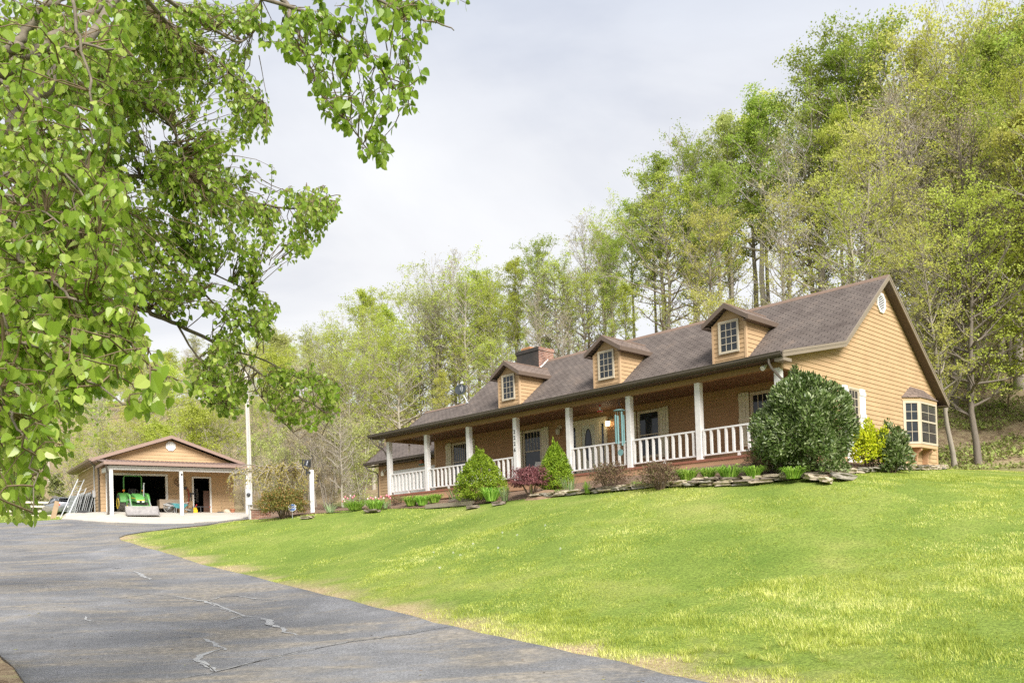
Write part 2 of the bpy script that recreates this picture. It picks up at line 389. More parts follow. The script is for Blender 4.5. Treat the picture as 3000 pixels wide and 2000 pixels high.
r = ramp(nt, noise(nt, 10, 5, .75, v), ((.35, (.22,.22,.22)), (.6, (.40,.40,.395)))); nt.links.new(r.outputs[0], b.inputs['Base Color']); b.inputs['Roughness'].default_value = .9
crackm = paint('crack_gap', (.05,.045,.04), .95, .3, 20)
dv, df = cdt(drive, .6)
dz = gz_np([p[0] for p in dv], [p[1] for p in dv])
DZ = .035
mb = MB(); mb.add([(p[0], p[1], z+DZ) for p, z in zip(dv, dz)], df)
nb = len(dv); bl = len(drive)
o = mb
# outer skirt so the slab has an edge
sk = [(p[0], p[1], z-.15) for p, z in zip(dv[:bl], dz[:bl])]; k0 = len(mb.v); mb.v += sk
mb.f += [(i, (i+1) % bl, k0+(i+1) % bl, k0+i) for i in range(bl)]
mats_i = [0]*len(mb.f)
def strip(px, w, mi, up, jit=.35, seed=1):
    line = densify(gxy(px), .10); rs = random.Random(seed); k = len(mb.v); n = len(line)
    ox = 0
    for i, (x, y) in enumerate(line):
        a = line[max(0, i-1)]; c = line[min(n-1, i+1)]; dx, dy = c[0]-a[0], c[1]-a[1]; L = math.hypot(dx, dy)+1e-9
        ox = ox*.75+rs.uniform(-.5, .5)*w*jit*1.6
        ww = w*(1+rs.uniform(-jit, jit))*min(1, .25+4*i/n, .25+4*(n-1-i)/n); zz = gz(x, y)+DZ+up
        mb.v += [(x-dy/L*(ww/2)+ox*-dy/L, y+dx/L*(ww/2)+ox*dx/L, zz), (x+dy/L*(ww/2)-ox*dy/L, y-dx/L*(ww/2)+ox*dx/L, zz)]
    fs = [(k+2*i, k+2*i+1, k+2*i+3, k+2*i+2) for i in range(n-1)]; mb.f += fs; mats_i.extend([mi]*len(fs))
S6 = lambda *p: [K_(*q) for q in p]
strip(S6((600,508),(700,500),(850,480),(985,488)), .035, 1, .006, .5, 11)
strip(S6((985,490),(1090,508),(1190,520),(1240,545),(1310,575),(1390,605),(1450,612),(1540,630),(1600,660),(1640,680),(1660,705),(1700,722)), .13, 1, .006, .45, 2)
strip(S6((1190,520),(1260,498),(1370,493),(1460,508),(1560,518)), .07, 1, .009, .5, 3)
strip(S6((1395,606),(1310,630)), .06, 1, .009, .4, 4)
strip(S6((1165,740),(1250,780),(1310,805)), .085, 1, .006, .5, 5)
strip(S6((1270,800),(1160,840),(1130,870),(1190,900),(1240,935)), .10, 1, .009, .5, 6)
strip(S6((490,605),(500,625),(545,640)), .05, 1, .006, .5, 7)
strip(S6((640,330),(700,325)), .10, 1, .006, .5, 8); strip(S6((780,345),(850,385),(880,395)), .12, 1, .006, .6, 9)
strip(S6((1150,880),(1190,895),(1240,935)), .016, 2, .012, .4, 12)
strip(S6((1000,978),(1240,935),(1500,868),(1700,820),(2000,760),(2352,708))+[(1319,1842)], .075, 1, .005, .5, 10)
strip(S6((990,980),(1240,936),(1500,869),(1700,821),(2000,761),(2352,709))+[(1330,1840)], .022, 2, .011, .5, 13)
strip(S6((1190,522),(1300,572),(1395,606)), .010, 2, .012, .5, 14)
dm = bpy.data.meshes.new('driveway'); dm.from_pydata(mb.v, [], mb.f); dm.materials.append(asphalt); dm.materials.append(seal); dm.materials.append(crackm)
dm.polygons.foreach_set('material_index', mats_i); dm.polygons.foreach_set('use_smooth', [True]*len(mb.f))
do = bpy.data.objects.new('driveway', dm); COL.objects.link(do); tag(do, kind='structure')

# ------------------------------------------------------------------ concrete apron in front of the garage
conc = paint('concrete', (.50,.46,.40), .9, .18, 1.2, .15)
ap = apron+[tuple(gw(3.6,-1.9)[:2]), tuple(gw(3.4,.1)[:2]), tuple(gw(-5.0,.1)[:2]), tuple(gw(-5.4,.9)[:2]), tuple(gw(-6.6,1.2)[:2])]
av, af = cdt(ap, .5)
def apron_z(x, y):
    q = GMI @ Vector((x, y, 0)); t = min(1, max(0, -q.y/2.2))
    return max(gz(x, y)+.075, GP.z+(-.012 if q.y > -.05 else -9))
mb = MB(); az = [apron_z(*p) for p in av]
mb.add([(p[0], p[1], z) for p, z in zip(av, az)], af)
k0 = len(mb.v); n = len(ap); mb.v += [(p[0], p[1], z-.25) for p, z in zip(av[:n], az[:n])]; mb.f += [(i, (i+1) % n, k0+(i+1) % n, k0+i) for i in range(n)]
tag(mb.build('concrete_apron', conc), kind='structure')

# ------------------------------------------------------------------ mulch bed
mulch, nt, b = new_mat('mulch'); v = coords(nt)
r = ramp(nt, noise(nt, 16, 6, .8, v), ((.3, (.06,.035,.02)), (.5, (.20,.125,.08)), (.68, (.36,.25,.16)))); nt.links.new(r.outputs[0], b.inputs['Base Color'])
b.inputs['Roughness'].default_value = .95; bump(nt, b, noise(nt, 26, 4, .7, v), 1.0, .05)
bv, bf = cdt(bed, .45)
bz = gz_np([p[0] for p in bv], [p[1] for p in bv])
hb = [HMI @ Vector((p[0], p[1], 0)) for p in bv]
def bed_up(q):      # the bed stands a little above the lawn where the stone edging holds it
    k = min(1, max(0, (q.y+2.6)/.5)) if q.x < 19.2 else min(1, max(0, (20.9-q.x)/.5))
    r = min(1, max(0, (q.x-10.5)/3))
    return .05+k*(.03+.05*r)
mb = MB(); mb.add([(p[0], p[1], z+bed_up(q)+(mnoise.noise((p[0]*1.7, p[1]*1.7, 0))*.04 if i >= len(bed) else -.03)) for i, (p, z, q) in enumerate(zip(bv, bz, hb))], bf)
bo = mb.build('mulch_bed', mulch, smooth='all'); tag(bo, kind='structure')
def bedz(x, y):
    q = HMI @ Vector((x, y, 0)); return gz(x, y)+bed_up(q)
def hbed(x, y, dz=0.0):
    p = hw(x, y); return Vector((p.x, p.y, bedz(p.x, p.y)+dz))

# ------------------------------------------------------------------ sky, sun
SUN_EL, SUN_AZ = math.radians(40), math.radians(160)     # direction the light comes from: azimuth clockwise from +Y
w = bpy.data.worlds.new('World'); sc.world = w; w.use_nodes = True; nt = w.node_tree; bg = nt.nodes['Background']
sky = nt.nodes.new('ShaderNodeTexSky'); sky.sky_type = 'NISHITA'; sky.sun_disc = False; sky.sun_elevation = SUN_EL; sky.sun_rotation = SUN_AZ; sky.air_density = 1.0; sky.dust_density = 3.0; sky.ozone_density = 2.0
tc = nt.nodes.new('ShaderNodeTexCoord'); mp = nt.nodes.new('ShaderNodeMapping'); mp.inputs['Scale'].default_value = (1.1, 1.1, 2.6); nt.links.new(tc.outputs['Generated'], mp.inputs[0])
n1 = noise(nt, 1.35, 6, .55, mp.outputs[0], .6)
cl = ramp(nt, n1, ((.32, (3.5,3.65,4.1)), (.45, (4.5,4.55,4.75)), (.56, (5.1,5.1,5.16)), (.72, (5.6,5.6,5.6))))
sep = nt.nodes.new('ShaderNodeSeparateXYZ'); nt.links.new(tc.outputs['Generated'], sep.inputs[0])
up_ = ramp(nt, sep.outputs['Z'], ((.0, (1.1,1.1,1.09)), (.30, (1.0,1.0,1.0)), (.43, (.97,.98,1.0)), (.56, (.76,.81,.91)), (.66, (.70,.76,.88)), (1.0, (.95,.95,.97))))
cl2 = mixrgb(nt, 1.0, cl.outputs[0], up_.outputs[0], 'MULTIPLY')
cov = ramp(nt, noise(nt, 2.1, 4, .5, mp.outputs[0], .3), ((.30, (.80,)*3), (.55, (.94,)*3)))
skc = mixrgb(nt, cov.outputs[0], sky.outputs[0], cl2)
nt.links.new(skc, bg.inputs['Color']); bg.inputs['Strength'].default_value = .05
sd = bpy.data.lights.new('sun', 'SUN'); sd.energy = 1.9; sd.angle = math.radians(32); sd.color = (1, .965, .91)
so = bpy.data.objects.new('sun', sd); COL.objects.link(so)
dirv = Vector((math.sin(SUN_AZ)*math.cos(SUN_EL), math.cos(SUN_AZ)*math.cos(SUN_EL), math.sin(SUN_EL)))
so.rotation_euler = dirv.to_track_quat('Z', 'Y').to_euler(); so.location = (20, 0, 40)
sc.view_settings.view_transform = 'Standard'; sc.view_settings.look = 'None'; sc.view_settings.exposure = 1.92; sc.view_settings.gamma = 1.0
try:
    cy = sc.cycles; cy.max_bounces = 6; cy.diffuse_bounces = 3; cy.glossy_bounces = 3; cy.transmission_bounces = 4; cy.transparent_max_bounces = 6; cy.sample_clamp_indirect = 6; cy.use_denoising = False; cy.denoiser = 'OPENIMAGEDENOISE'; cy.denoising_input_passes = 'RGB_ALBEDO_NORMAL'; cy.denoising_prefilter = 'ACCURATE'
    sc.render.engine = 'CYCLES'
except Exception: pass
# ------------------------------------------------------------------ building materials
def shingle_mat(name, c1, c2, axis='x', row=.145):
    m, nt, b = new_mat(name); t = nt.nodes.new('ShaderNodeTexCoord'); s = nt.nodes.new('ShaderNodeSeparateXYZ'); nt.links.new(t.outputs['Object'], s.inputs[0])
    k = nt.nodes.new('ShaderNodeCombineXYZ'); nt.links.new(s.outputs['X' if axis == 'x' else 'Y'], k.inputs[0])
    mz = N(nt, 'ShaderNodeMath', operation='MULTIPLY'); mz.inputs[1].default_value = 1.6; nt.links.new(s.outputs['Z'], mz.inputs[0]); nt.links.new(mz.outputs[0], k.inputs[1])
    br = nt.nodes.new('ShaderNodeTexBrick'); nt.links.new(k.outputs[0], br.inputs['Vector'])
    br.inputs['Color1'].default_value = (*c1, 1); br.inputs['Color2'].default_value = (*c2, 1); br.inputs['Mortar'].default_value = (*sh(c1, .30), 1)
    br.inputs['Scale'].default_value = 1.0; br.inputs['Mortar Size'].default_value = .016; br.inputs['Mortar Smooth'].default_value = .4; br.inputs['Brick Width'].default_value = .31; br.inputs['Row Height'].default_value = row
    br.inputs['Bias'].default_value = 0.0
    mp2 = nt.nodes.new('ShaderNodeMapping'); mp2.inputs['Scale'].default_value = (1.2, 1.2, .5); nt.links.new(t.outputs['Object'], mp2.inputs[0])
    st = ramp(nt, noise(nt, 1.1, 6, .65, mp2.outputs[0]), ((.3, (.68,.66,.66)), (.55, (1.0,1.0,1.0)), (.75, (1.28,1.2,1.12))))
    gr = ramp(nt, noise(nt, 60, 2, .6, t.outputs['Object']), ((.3, (.8,.8,.8)), (.7, (1.18,1.18,1.18))))
    c = mixrgb(nt, 1, mixrgb(nt, 1, br.outputs['Color'], st.outputs[0], 'MULTIPLY'), gr.outputs[0], 'MULTIPLY')
    nt.links.new(c, b.inputs['Base Color']); b.inputs['Roughness'].default_value = .92; b.inputs['Specular IOR Level'].default_value = .25
    bump(nt, b, br.outputs['Fac'], -.5, .02); return m
def brick_mat(name, c1, c2, mort, w=.21, h=.075, soot=0.0):
    m, nt, b = new_mat(name); t = nt.nodes.new('ShaderNodeTexCoord'); s = nt.nodes.new('ShaderNodeSeparateXYZ'); nt.links.new(t.outputs['Object'], s.inputs[0])
    a = N(nt, 'ShaderNodeMath', operation='ADD'); nt.links.new(s.outputs['X'], a.inputs[0]); nt.links.new(s.outputs['Y'], a.inputs[1])
    k = nt.nodes.new('ShaderNodeCombineXYZ'); nt.links.new(a.outputs[0], k.inputs[0]); nt.links.new(s.outputs['Z'], k.inputs[1])
    br = nt.nodes.new('ShaderNodeTexBrick'); nt.links.new(k.outputs[0], br.inputs['Vector'])
    br.inputs['Color1'].default_value = (*c1, 1); br.inputs['Color2'].default_value = (*c2, 1); br.inputs['Mortar'].default_value = (*mort, 1)
    br.inputs['Scale'].default_value = 1.0; br.inputs['Mortar Size'].default_value = .008; br.inputs['Brick Width'].default_value = w; br.inputs['Row Height'].default_value = h
    st = ramp(nt, noise(nt, 1.6, 6, .7, t.outputs['Object']), ((.38, (.45,.42,.42)), (.6, (1.1,1.05,1.0))))
    c = mixrgb(nt, 1, br.outputs['Color'], st.outputs[0], 'MULTIPLY')
    if soot:
        sf = ramp(nt, noise(nt, 2.3, 5, .7, t.outputs['Object']), ((.40, (soot*1.15,)*3), (.70, (soot*.6,)*3))); c = mixrgb(nt, sf.outputs[0], c, (.035,.033,.032))
    nt.links.new(c, b.inputs['Base Color']); b.inputs['Roughness'].default_value = .9; bump(nt, b, br.outputs['Fac'], -.6, .012); return m
def siding_mat(name, c):
    m, nt, b = new_mat(name); v = coords(nt, (1, 1, 1)); v2 = coords(nt, (.5, .5, 9))
    r = ramp(nt, noise(nt, 1.3, 5, .6, v), ((.3, sh(c, .90)), (.7, sh(c, 1.06))))
    g = ramp(nt, noise(nt, 3.5, 5, .7, v2), ((.3, (.9,.88,.86)), (.7, (1.06,1.06,1.05))))
    nt.links.new(mixrgb(nt, 1, r.outputs[0], g.outputs[0], 'MULTIPLY'), b.inputs['Base Color']); b.inputs['Roughness'].default_value = .75; b.inputs['Specular IOR Level'].default_value = .25
    bump(nt, b, noise(nt, 30, 3, .6, v2), .15, .004); return m
SID = (.47, .32, .18)
M = {}
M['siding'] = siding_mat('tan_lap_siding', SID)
M['siding_shaded'] = siding_mat('tan_lap_siding_shaded', (.38,.235,.125))  # same siding, with the shade under the porch put into a darker colour
M['trim'] = paint('tan_trim_board', (.52,.35,.20), .7, .08, 2)
M['skirt'] = paint('tan_skirt_board', (.46,.27,.155), .75, .14, 1.5)
M['beam'] = paint('brown_beam', (.30,.185,.085), .75, .14, 2, .05, stretch=(.3, 1, 1))
M['white'] = paint('white_paint', (.78,.775,.75), .55, .05, 2.5)
M['white_w'] = paint('weathered_white_paint', (.74,.72,.69), .65, .13, 5, .05)
M['cream'] = paint('cream_paint', (.62,.575,.42), .6, .06, 3)
M['taupe'] = paint('taupe_frame', (.50,.435,.325), .5, .05, 3)
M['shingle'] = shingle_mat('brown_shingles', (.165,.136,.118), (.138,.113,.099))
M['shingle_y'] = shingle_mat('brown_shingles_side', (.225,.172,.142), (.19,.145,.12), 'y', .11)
M['ridge'] = paint('brown_ridge_cap', (.20,.135,.10), .9, .25, 8)
M['gutter'] = paint('dark_bronze_gutter', (.095,.077,.06), .6, .1, 2)
M['fascia'] = paint('bronze_fascia', (.24,.195,.145), .45, .08, 2)
M['soffit'] = paint('brown_soffit', (.085,.058,.042), .6, .08, 2)
M['ceil'] = paint('porch_ceiling_boards', (.17,.10,.055), .7, .12, 2, stretch=(1, 6, 1))
M['deck'] = paint('red_brown_deck', (.30,.12,.075), .65, .15, 4)
M['brick'] = brick_mat('red_brick', (.30,.14,.09), (.24,.105,.07), (.42,.36,.30))
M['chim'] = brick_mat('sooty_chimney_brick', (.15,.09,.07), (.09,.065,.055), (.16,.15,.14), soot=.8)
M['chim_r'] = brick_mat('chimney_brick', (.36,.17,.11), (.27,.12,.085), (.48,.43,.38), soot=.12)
M['glass'] = glass_mat('window_glass')
M['flue'] = paint('clay_flue', (.45,.22,.10), .85, .15, 6)
M['flash'] = paint('white_flashing', (.72,.72,.70), .6, .1, 6)
M['black'] = plain('black_metal', (.018,.018,.02), .45)
M['dgrey'] = plain('dark_grey', (.05,.05,.055), .5)
M['galv'] = paint('galvanised_metal', (.50,.51,.52), .45, .15, 5, metal=.5)
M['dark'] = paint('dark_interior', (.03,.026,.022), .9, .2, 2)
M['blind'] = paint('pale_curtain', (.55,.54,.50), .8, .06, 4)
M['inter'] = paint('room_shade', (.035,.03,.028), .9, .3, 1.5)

LAP = .148
def lap_wall(mb, poly, plane, at, out, z0=None, lap=LAP, holes=()):
    """real lap boards filling POLY (list of (a,z)) on the plane x=at or y=at; OUT=+1/-1 is the outward sense. holes: (a0,a1,z0,z1)"""
    zs = [p[1] for p in poly]; zmin, zmax = min(zs), max(zs); z = zmin if z0 is None else z0
    def spans(zz):
        xs = []; n = len(poly)
        for i in range(n):
            (a1, z1), (a2, z2) = poly[i], poly[(i+1) % n]
            if (z1 > zz) != (z2 > zz): xs.append(a1+(zz-z1)/(z2-z1)*(a2-a1))
        xs.sort(); return [(xs[i], xs[i+1]) for i in range(0, len(xs)-1, 2)]
    def P(a, d, zz): return (at+out*d, a, zz) if plane == 'x' else (a, at+out*d, zz)
    while z < zmax-.01:
        zt = min(z+lap, zmax); e = 1e-4
        lo = spans(max(z+e, zmin+e)); hi = spans(zt-e)
        if len(lo) == len(hi):
            for (l0, l1), (h0, h1) in zip(lo, hi):
                cuts = [(0.0, 1.0)]
                for a0, a1, hz0, hz1 in holes:
                    if hz0 < (z+zt)/2 < hz1:
                        nc = []
                        for c0, c1 in cuts:
                            w_ = l1-l0; t0, t1 = (a0-l0)/w_, (a1-l0)/w_
                            if t1 <= c0 or t0 >= c1: nc.append((c0, c1)); continue
                            if t0 > c0: nc.append((c0, t0))
                            if t1 < c1: nc.append((t1, c1))
                        cuts = nc
                for c0, c1 in cuts:
                    A0, A1 = l0+(l1-l0)*c0, l0+(l1-l0)*c1; B0, B1 = h0+(h1-h0)*c0, h0+(h1-h0)*c1
                    mb.add([P(A0, .024, z), P(A1, .024, z), P(B1, .006, zt), P(B0, .006, zt), P(A0, .004, z), P(A1, .004, z)], [(0,1,2,3), (4,5,1,0)])
        z += lap
def zroof_main(y): return 3.53+(y-3.48)*.798 if y < 6.9 else 6.26-(y-6.9)*.757
def zroof(y): return 2.69+(y+.43)*.2148 if y < 3.48 else zroof_main(y)

house = thing('house', 'long tan clapboard house with a brown shingle roof, three dormers and a white railed porch', 'house', mat=HM)
H = lambda mb, name, m, parent=house, **k: mb.build(name, M[m] if isinstance(m, str) else m, parent, **k)
YW, XG = 2.42, 18.90
# walls -------------------------------------------------------------
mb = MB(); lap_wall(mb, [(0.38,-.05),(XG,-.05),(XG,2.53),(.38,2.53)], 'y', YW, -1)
mb.box(.36, XG-.01, YW+.005, YW+.10, -.1, 2.6); H(mb, 'wall', 'siding_shaded', fix=False)
mb = MB()
gp = [(2.46,-.55),(11.47,-.55),(11.47,2.74),(6.9,6.18),(3.48,3.45),(.0,2.70),(.0,2.36),(2.46,2.36)]
lap_wall(mb, gp, 'x', XG, 1, z0=-.55)
mb.add([(XG, a, z) for a, z in gp], [tuple(range(len(gp)))]); g = H(mb, 'gable_wall', 'siding', fix=False)
for bx_ in ((2.40, 2.50, -.55, 2.36), (11.40, 11.49, -.55, 2.72), (0.0, 2.40, 2.33, 2.44)): mb = MB(); mb.box(XG-.02, XG+.032, *bx_); H(mb, 'corner_trim', 'trim', g)
mb = MB(); mb.box(.34, .37, YW, 11.4, -.55, 2.7).box(.36, XG-.03, 11.35, 11.45, -.55, 2.7); mb.prism([(2.5,2.6),(11.4,2.6),(6.9,6.0)], .35, .39, 'x'); mb.box(.38, .49, YW-.03, YW-.005, 0, 2.5); H(mb, 'rear_wall', 'siding')
# roofs -------------------------------------------------------------
XR, XL = 19.2, 0.0
mb = MB(); T = .11
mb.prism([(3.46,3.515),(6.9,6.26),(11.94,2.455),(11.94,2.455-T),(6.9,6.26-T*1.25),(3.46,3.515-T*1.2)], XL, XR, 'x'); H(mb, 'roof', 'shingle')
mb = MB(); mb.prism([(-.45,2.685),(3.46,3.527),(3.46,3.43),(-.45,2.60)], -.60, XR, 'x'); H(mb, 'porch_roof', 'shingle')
mb = MB(); mb.prism([(6.74,6.145),(6.9,6.285),(7.06,6.155),(7.06,6.13),(6.9,6.25),(6.74,6.12)], XL-.01, XR+.01, 'x'); H(mb, 'ridge_cap', 'ridge')
mb = MB()          # rake boards and returns on the gable
def rake(pts, x, d, th=.03):
    for (a, za), (c, zc) in zip(pts[:-1], pts[1:]): mb.prism([(a,za+.012),(c,zc+.012),(c,zc-d),(a,za-d)], x, x+th, 'x')
rake([(-.47,2.69),(3.47,3.53),(6.9,6.26)], XR, .165); rake([(6.9,6.26),(11.98,2.43)], XR, .165); rake([(-.47,2.69),(3.47,3.53),(6.9,6.26)], XR+.03, .06, .012); rake([(6.9,6.26),(11.98,2.43)], XR+.03, .06, .012)
mb.box(XR-.25, XR+.02, -.44, .02, 2.44, 2.53)
H(mb, 'rake_board', 'fascia')
mb = MB()
for (a, za), (c, zc) in (((-.4,2.56),(3.48,3.39)),((3.48,3.39),(6.9,6.10)),((6.9,6.10),(11.9,2.32))):
    n = 14
    for i in range(n):
        t0, t1 = i/n, (i+1)/n; A = (a+(c-a)*t0, za+(zc-za)*t0); B = (a+(c-a)*t1, za+(zc-za)*t1)
        mb.prism([(A[0],A[1]),(B[0]-.012,B[1]-.0),(B[0]-.012,B[1]+.02),(A[0],A[1]+.02)], XG+.03, XR, 'x')
mb.prism([(11.47,2.30),(11.94,2.30),(11.94,2.32),(11.47,2.32)], 0, XR, 'x')
H(mb, 'soffit', 'soffit')
mb = MB(); mb.prism([(11.93,2.29),(11.98,2.29),(12.06,2.44),(11.93,2.44)], 0, XR+.03, 'x'); H(mb, 'rear_gutter', 'gutter')
# front gutter: open K-profile ----------------------------------------
mb = MB(); prof = [(-.45,2.555),(-.53,2.555),(-.565,2.60),(-.575,2.68),(-.585,2.685),(-.585,2.672),(-.562,2.664),(-.55,2.60),(-.525,2.57),(-.45,2.57)]
mb.prism(prof, -.62, XR+.01, 'x'); H(mb, 'gutter', 'gutter')
mb = MB(); mb.box(-.60, XR-.02, -.45, -.43, 2.53, 2.66); H(mb, 'fascia_board', 'gutter')
mb = MB()
for i in range(5): mb.box(-.6, XR-.02, -.43+.09*i, -.43+.09*i+.082, 2.515, 2.53)
H(mb, 'eave_soffit', 'soffit')
def spout(pts, name='downspout', parent=house, r=.038):
    mb = MB(); mb.tube(pts, r, 4); return H(mb, name, 'gutter', parent)
spout([(18.80,-.49,2.57),(18.80,-.49,2.42),(18.84,-.42,2.28),(18.98,-.16,2.0),(19.02,-.08,1.85),(19.02,-.06,-.45)])
spout([(-.38,-.49,2.58),(-.38,-.49,2.42),(-.32,-.42,2.28),(-.10,-.10,2.02),(-.06,-.02,1.9),(-.06,0.06,1.7),(-.06,.1,-.45)])
# porch ---------------------------------------------------------------
mb = MB(); mb.box(-.06, XG-.002, .0, .19, 2.36, 2.535).box(.0, .17, .19, YW-.02, 2.36, 2.5).box(XG-.19, XG-.03, .19, YW-.03, 2.36, 2.5); H(mb, 'porch_beam', 'beam')
mb = MB()
for i in range(18):
    y = .2+i*.124; mb.box(.17, XG-.19, y, y+.119, 2.50, 2.515)
H(mb, 'porch_ceiling', 'ceil')
mb = MB()
for i in range(17): mb.box(-.05, XG-.03, -.09+.148*i, -.09+.148*i+.142, -.045, 0)
mb.box(-.06, XG+.0, -.11, -.09, -.07, .004); H(mb, 'porch_floor', 'deck')
mb = MB(); mb.box(-.04, XG+.02, -.085, -.05, -.36, -.07).box(XG-.02, XG+.02, -.05, 2.38, -.36, -.06).box(-.04, 0, -.05, 2.4, -.4, -.06); H(mb, 'porch_skirt', 'skirt')
mb = MB(); mb.box(0.02, XG-.02, .0, .10, -1.1, -.36).box(XG-.14, XG-.03, .1, 11.3, -1.2, -.5).box(.02, .12, .1, 2.4, -1.2, -.4); H(mb, 'foundation', 'brick')
BAY = 2.667; PX = [i*BAY+.0 for i in range(8)]
posts = []
for i, px in enumerate(PX):
    mb = MB(); mb.box(px, px+.19, .0, .19, .0, 2.36, .008); posts.append(H(mb, 'porch_post', 'white_w'))
for i in range(7):
    if i == 3: continue
    x0_, x1_ = PX[i]+.19, PX[i+1]; rl = MB(); rl.box(x0_-.06, x1_, .05, .15, .87, .925, .008).box(x0_, x1_, .06, .14, .115, .16, .006).box((x0_+x1_)/2-.04, (x0_+x1_)/2+.04, .06, .14, .0, .115)
    p = H(rl, 'porch_railing', 'white_w')
    for k in range(10):
        bx_ = x0_+.028+k*(x1_-x0_-.16)/9.0*.985; b = MB(); ln = rnd.uniform(-.006, .006)
        b.add([(bx_+dx+ln*(z > .5), .055+dy-.0, z) for z in (.155, .872) for dx, dy in ((0,0),(.064,0),(.064,.075),(0,.075))], [(0,3,2,1),(4,5,6,7),(0,1,5,4),(1,2,6,5),(2,3,7,6),(3,0,4,7)])
        H(b, 'baluster', 'white_w', p)
# house numbers on the fourth post
def text_mesh(s, size, mat, name, parent, M4, depth=.004, spacing=1.0, shear=0.0, offset=0.0):
    cu = bpy.data.curves.new(name, 'FONT'); cu.body = s; cu.size = size; cu.extrude = depth; cu.align_x = 'CENTER'; cu.align_y = 'CENTER'; cu.space_character = spacing; cu.shear = shear; cu.offset = offset; cu.resolution_u = 3
    t = bpy.data.objects.new(name+'_tmp', cu); COL.objects.link(t); dg = bpy.context.evaluated_depsgraph_get(); me = bpy.data.meshes.new_from_object(t.evaluated_get(dg))
    bpy.data.objects.remove(t); bpy.data.curves.remove(cu); me.name = name; me.materials.clear(); me.materials.append(mat); me.transform(M4)
    o = bpy.data.objects.new(name, me); COL.objects.link(o); o.parent = parent; return o
UPR = Matrix.Rotation(PI/2, 4, 'X')                    # text upright, facing -y
for ch, z in zip('2226', (1.83, 1.61, 1.385, 1.16)):
    text_mesh(ch, .20, M['black'], 'house_number', posts[3], Matrix.Translation((PX[3]+.085, -.006, z)) @ UPR, .004, offset=.003)
# windows --------------------------------------------------------------
def window(parent, x0, x1, z0, z1, y, cols, rows_t, rows_b=0, frame='taupe', meet=None, curtain=None, T=None, sill=True, fw_=.055):
    """double-hung window in the plane y, looking towards -y; T places it elsewhere"""
    T = T or Matrix.Identity(4)
    fr = MB().at(T); d = .05
    fr.box(x0-fw_, x0, y-d, y, z0-fw_, z1+fw_).box(x1, x1+fw_, y-d, y, z0-fw_, z1+fw_).box(x0, x1, y-d, y, z1, z1+fw_).box(x0, x1, y-d-.01, y, z0-fw_, z0)
    w_ = H(fr, 'window', frame, parent)
    sa = MB().at(T); s = .035; mid = meet if meet is not None else None
    def sash(a, c, dy):
        sa.box(x0, x0+s, y-dy, y-dy+.02, a, c).box(x1-s, x1, y-dy, y-dy+.02, a, c).box(x0+s, x1-s, y-dy, y-dy+.02, a, a+s).box(x0+s, x1-s, y-dy, y-dy+.02, c-s, c)
    if mid: sash(mid-.02, z1, .030); sash(z0, mid+.02, .045)
    else: sash(z0, z1, .035)
    H(sa, 'sash', frame, w_)
    mu = MB().at(T); mw = .011
    def grid(a, c, rows, yy):
        for i in range(1, cols):
            xx = x0+s+(x1-x0-2*s)*i/cols; mu.box(xx-mw, xx+mw, yy, yy+.008, a, c)
        for j in range(1, rows):
            zz = a+(c-a)*j/rows; mu.box(x0+s, x1-s, yy-.001, yy+.007, zz-mw, zz+mw)
    if mid:
        grid(mid+.015, z1-s, rows_t, y-.024)
        if rows_b: grid(z0+s, mid-.0, rows_b, y-.038)
    else: grid(z0+s, z1-s, rows_t, y-.030)
    if mu.f: H(mu, 'glazing_bar', frame, w_)
    gl = MB().at(T); gl.box(x0, x1, y-.018, y-.012, z0, z1); H(gl, 'pane', 'glass', w_)
    return w_
def shutter(x0, x1, z0, z1, y, m='cream', T=None, mids=(.5,)):
    mb = MB().at(T or Matrix.Identity(4)); w_ = (x1-x0-.024)/3
    for i in range(3): mb.box(x0+i*(w_+.012), x0+i*(w_+.012)+w_, y-.045, y-.026, z0, z1-.012*(i == 0), .003)
    for zc in [z0+.13, z1-.17]+[z0+(z1-z0)*q for q in mids]: mb.box(x0-.008, x1+.008, y-.068, y-.045, zc-.055, zc+.055, .004)
    mb.box(x0, x1, y-.026, y-.0, z0+.1, z1-.1)
    return H(mb, 'shutter', m)
shutter(1.22, 1.60, .55, 2.29, YW-.02); window(house, 1.74, 2.68, .68, 2.20, YW-.02, 6, 1, 0, meet=1.40); shutter(2.80, 3.18, .55, 2.29, YW-.02)
shutter(5.72, 6.10, .55, 2.28, YW-.02); window(house, 6.22, 7.14, .66, 2.20, YW-.02, 5, 1, 0, meet=1.40); shutter(7.20, 7.58, .55, 2.28, YW-.02)
shutter(11.55, 11.93, .52, 2.27, YW-.02); window(house, 12.06, 12.92, .62, 2.19, YW-.02, 1, 1, 0, meet=1.38); shutter(12.97, 13.33, .52, 2.27, YW-.02)
shutter(16.10, 16.47, .54, 2.28, YW-.02); window(house, 16.58, 17.50, .62, 2.18, YW-.02, 5, 1, 0, meet=1.38); shutter(17.56, 17.93, .54, 2.28, YW-.02)
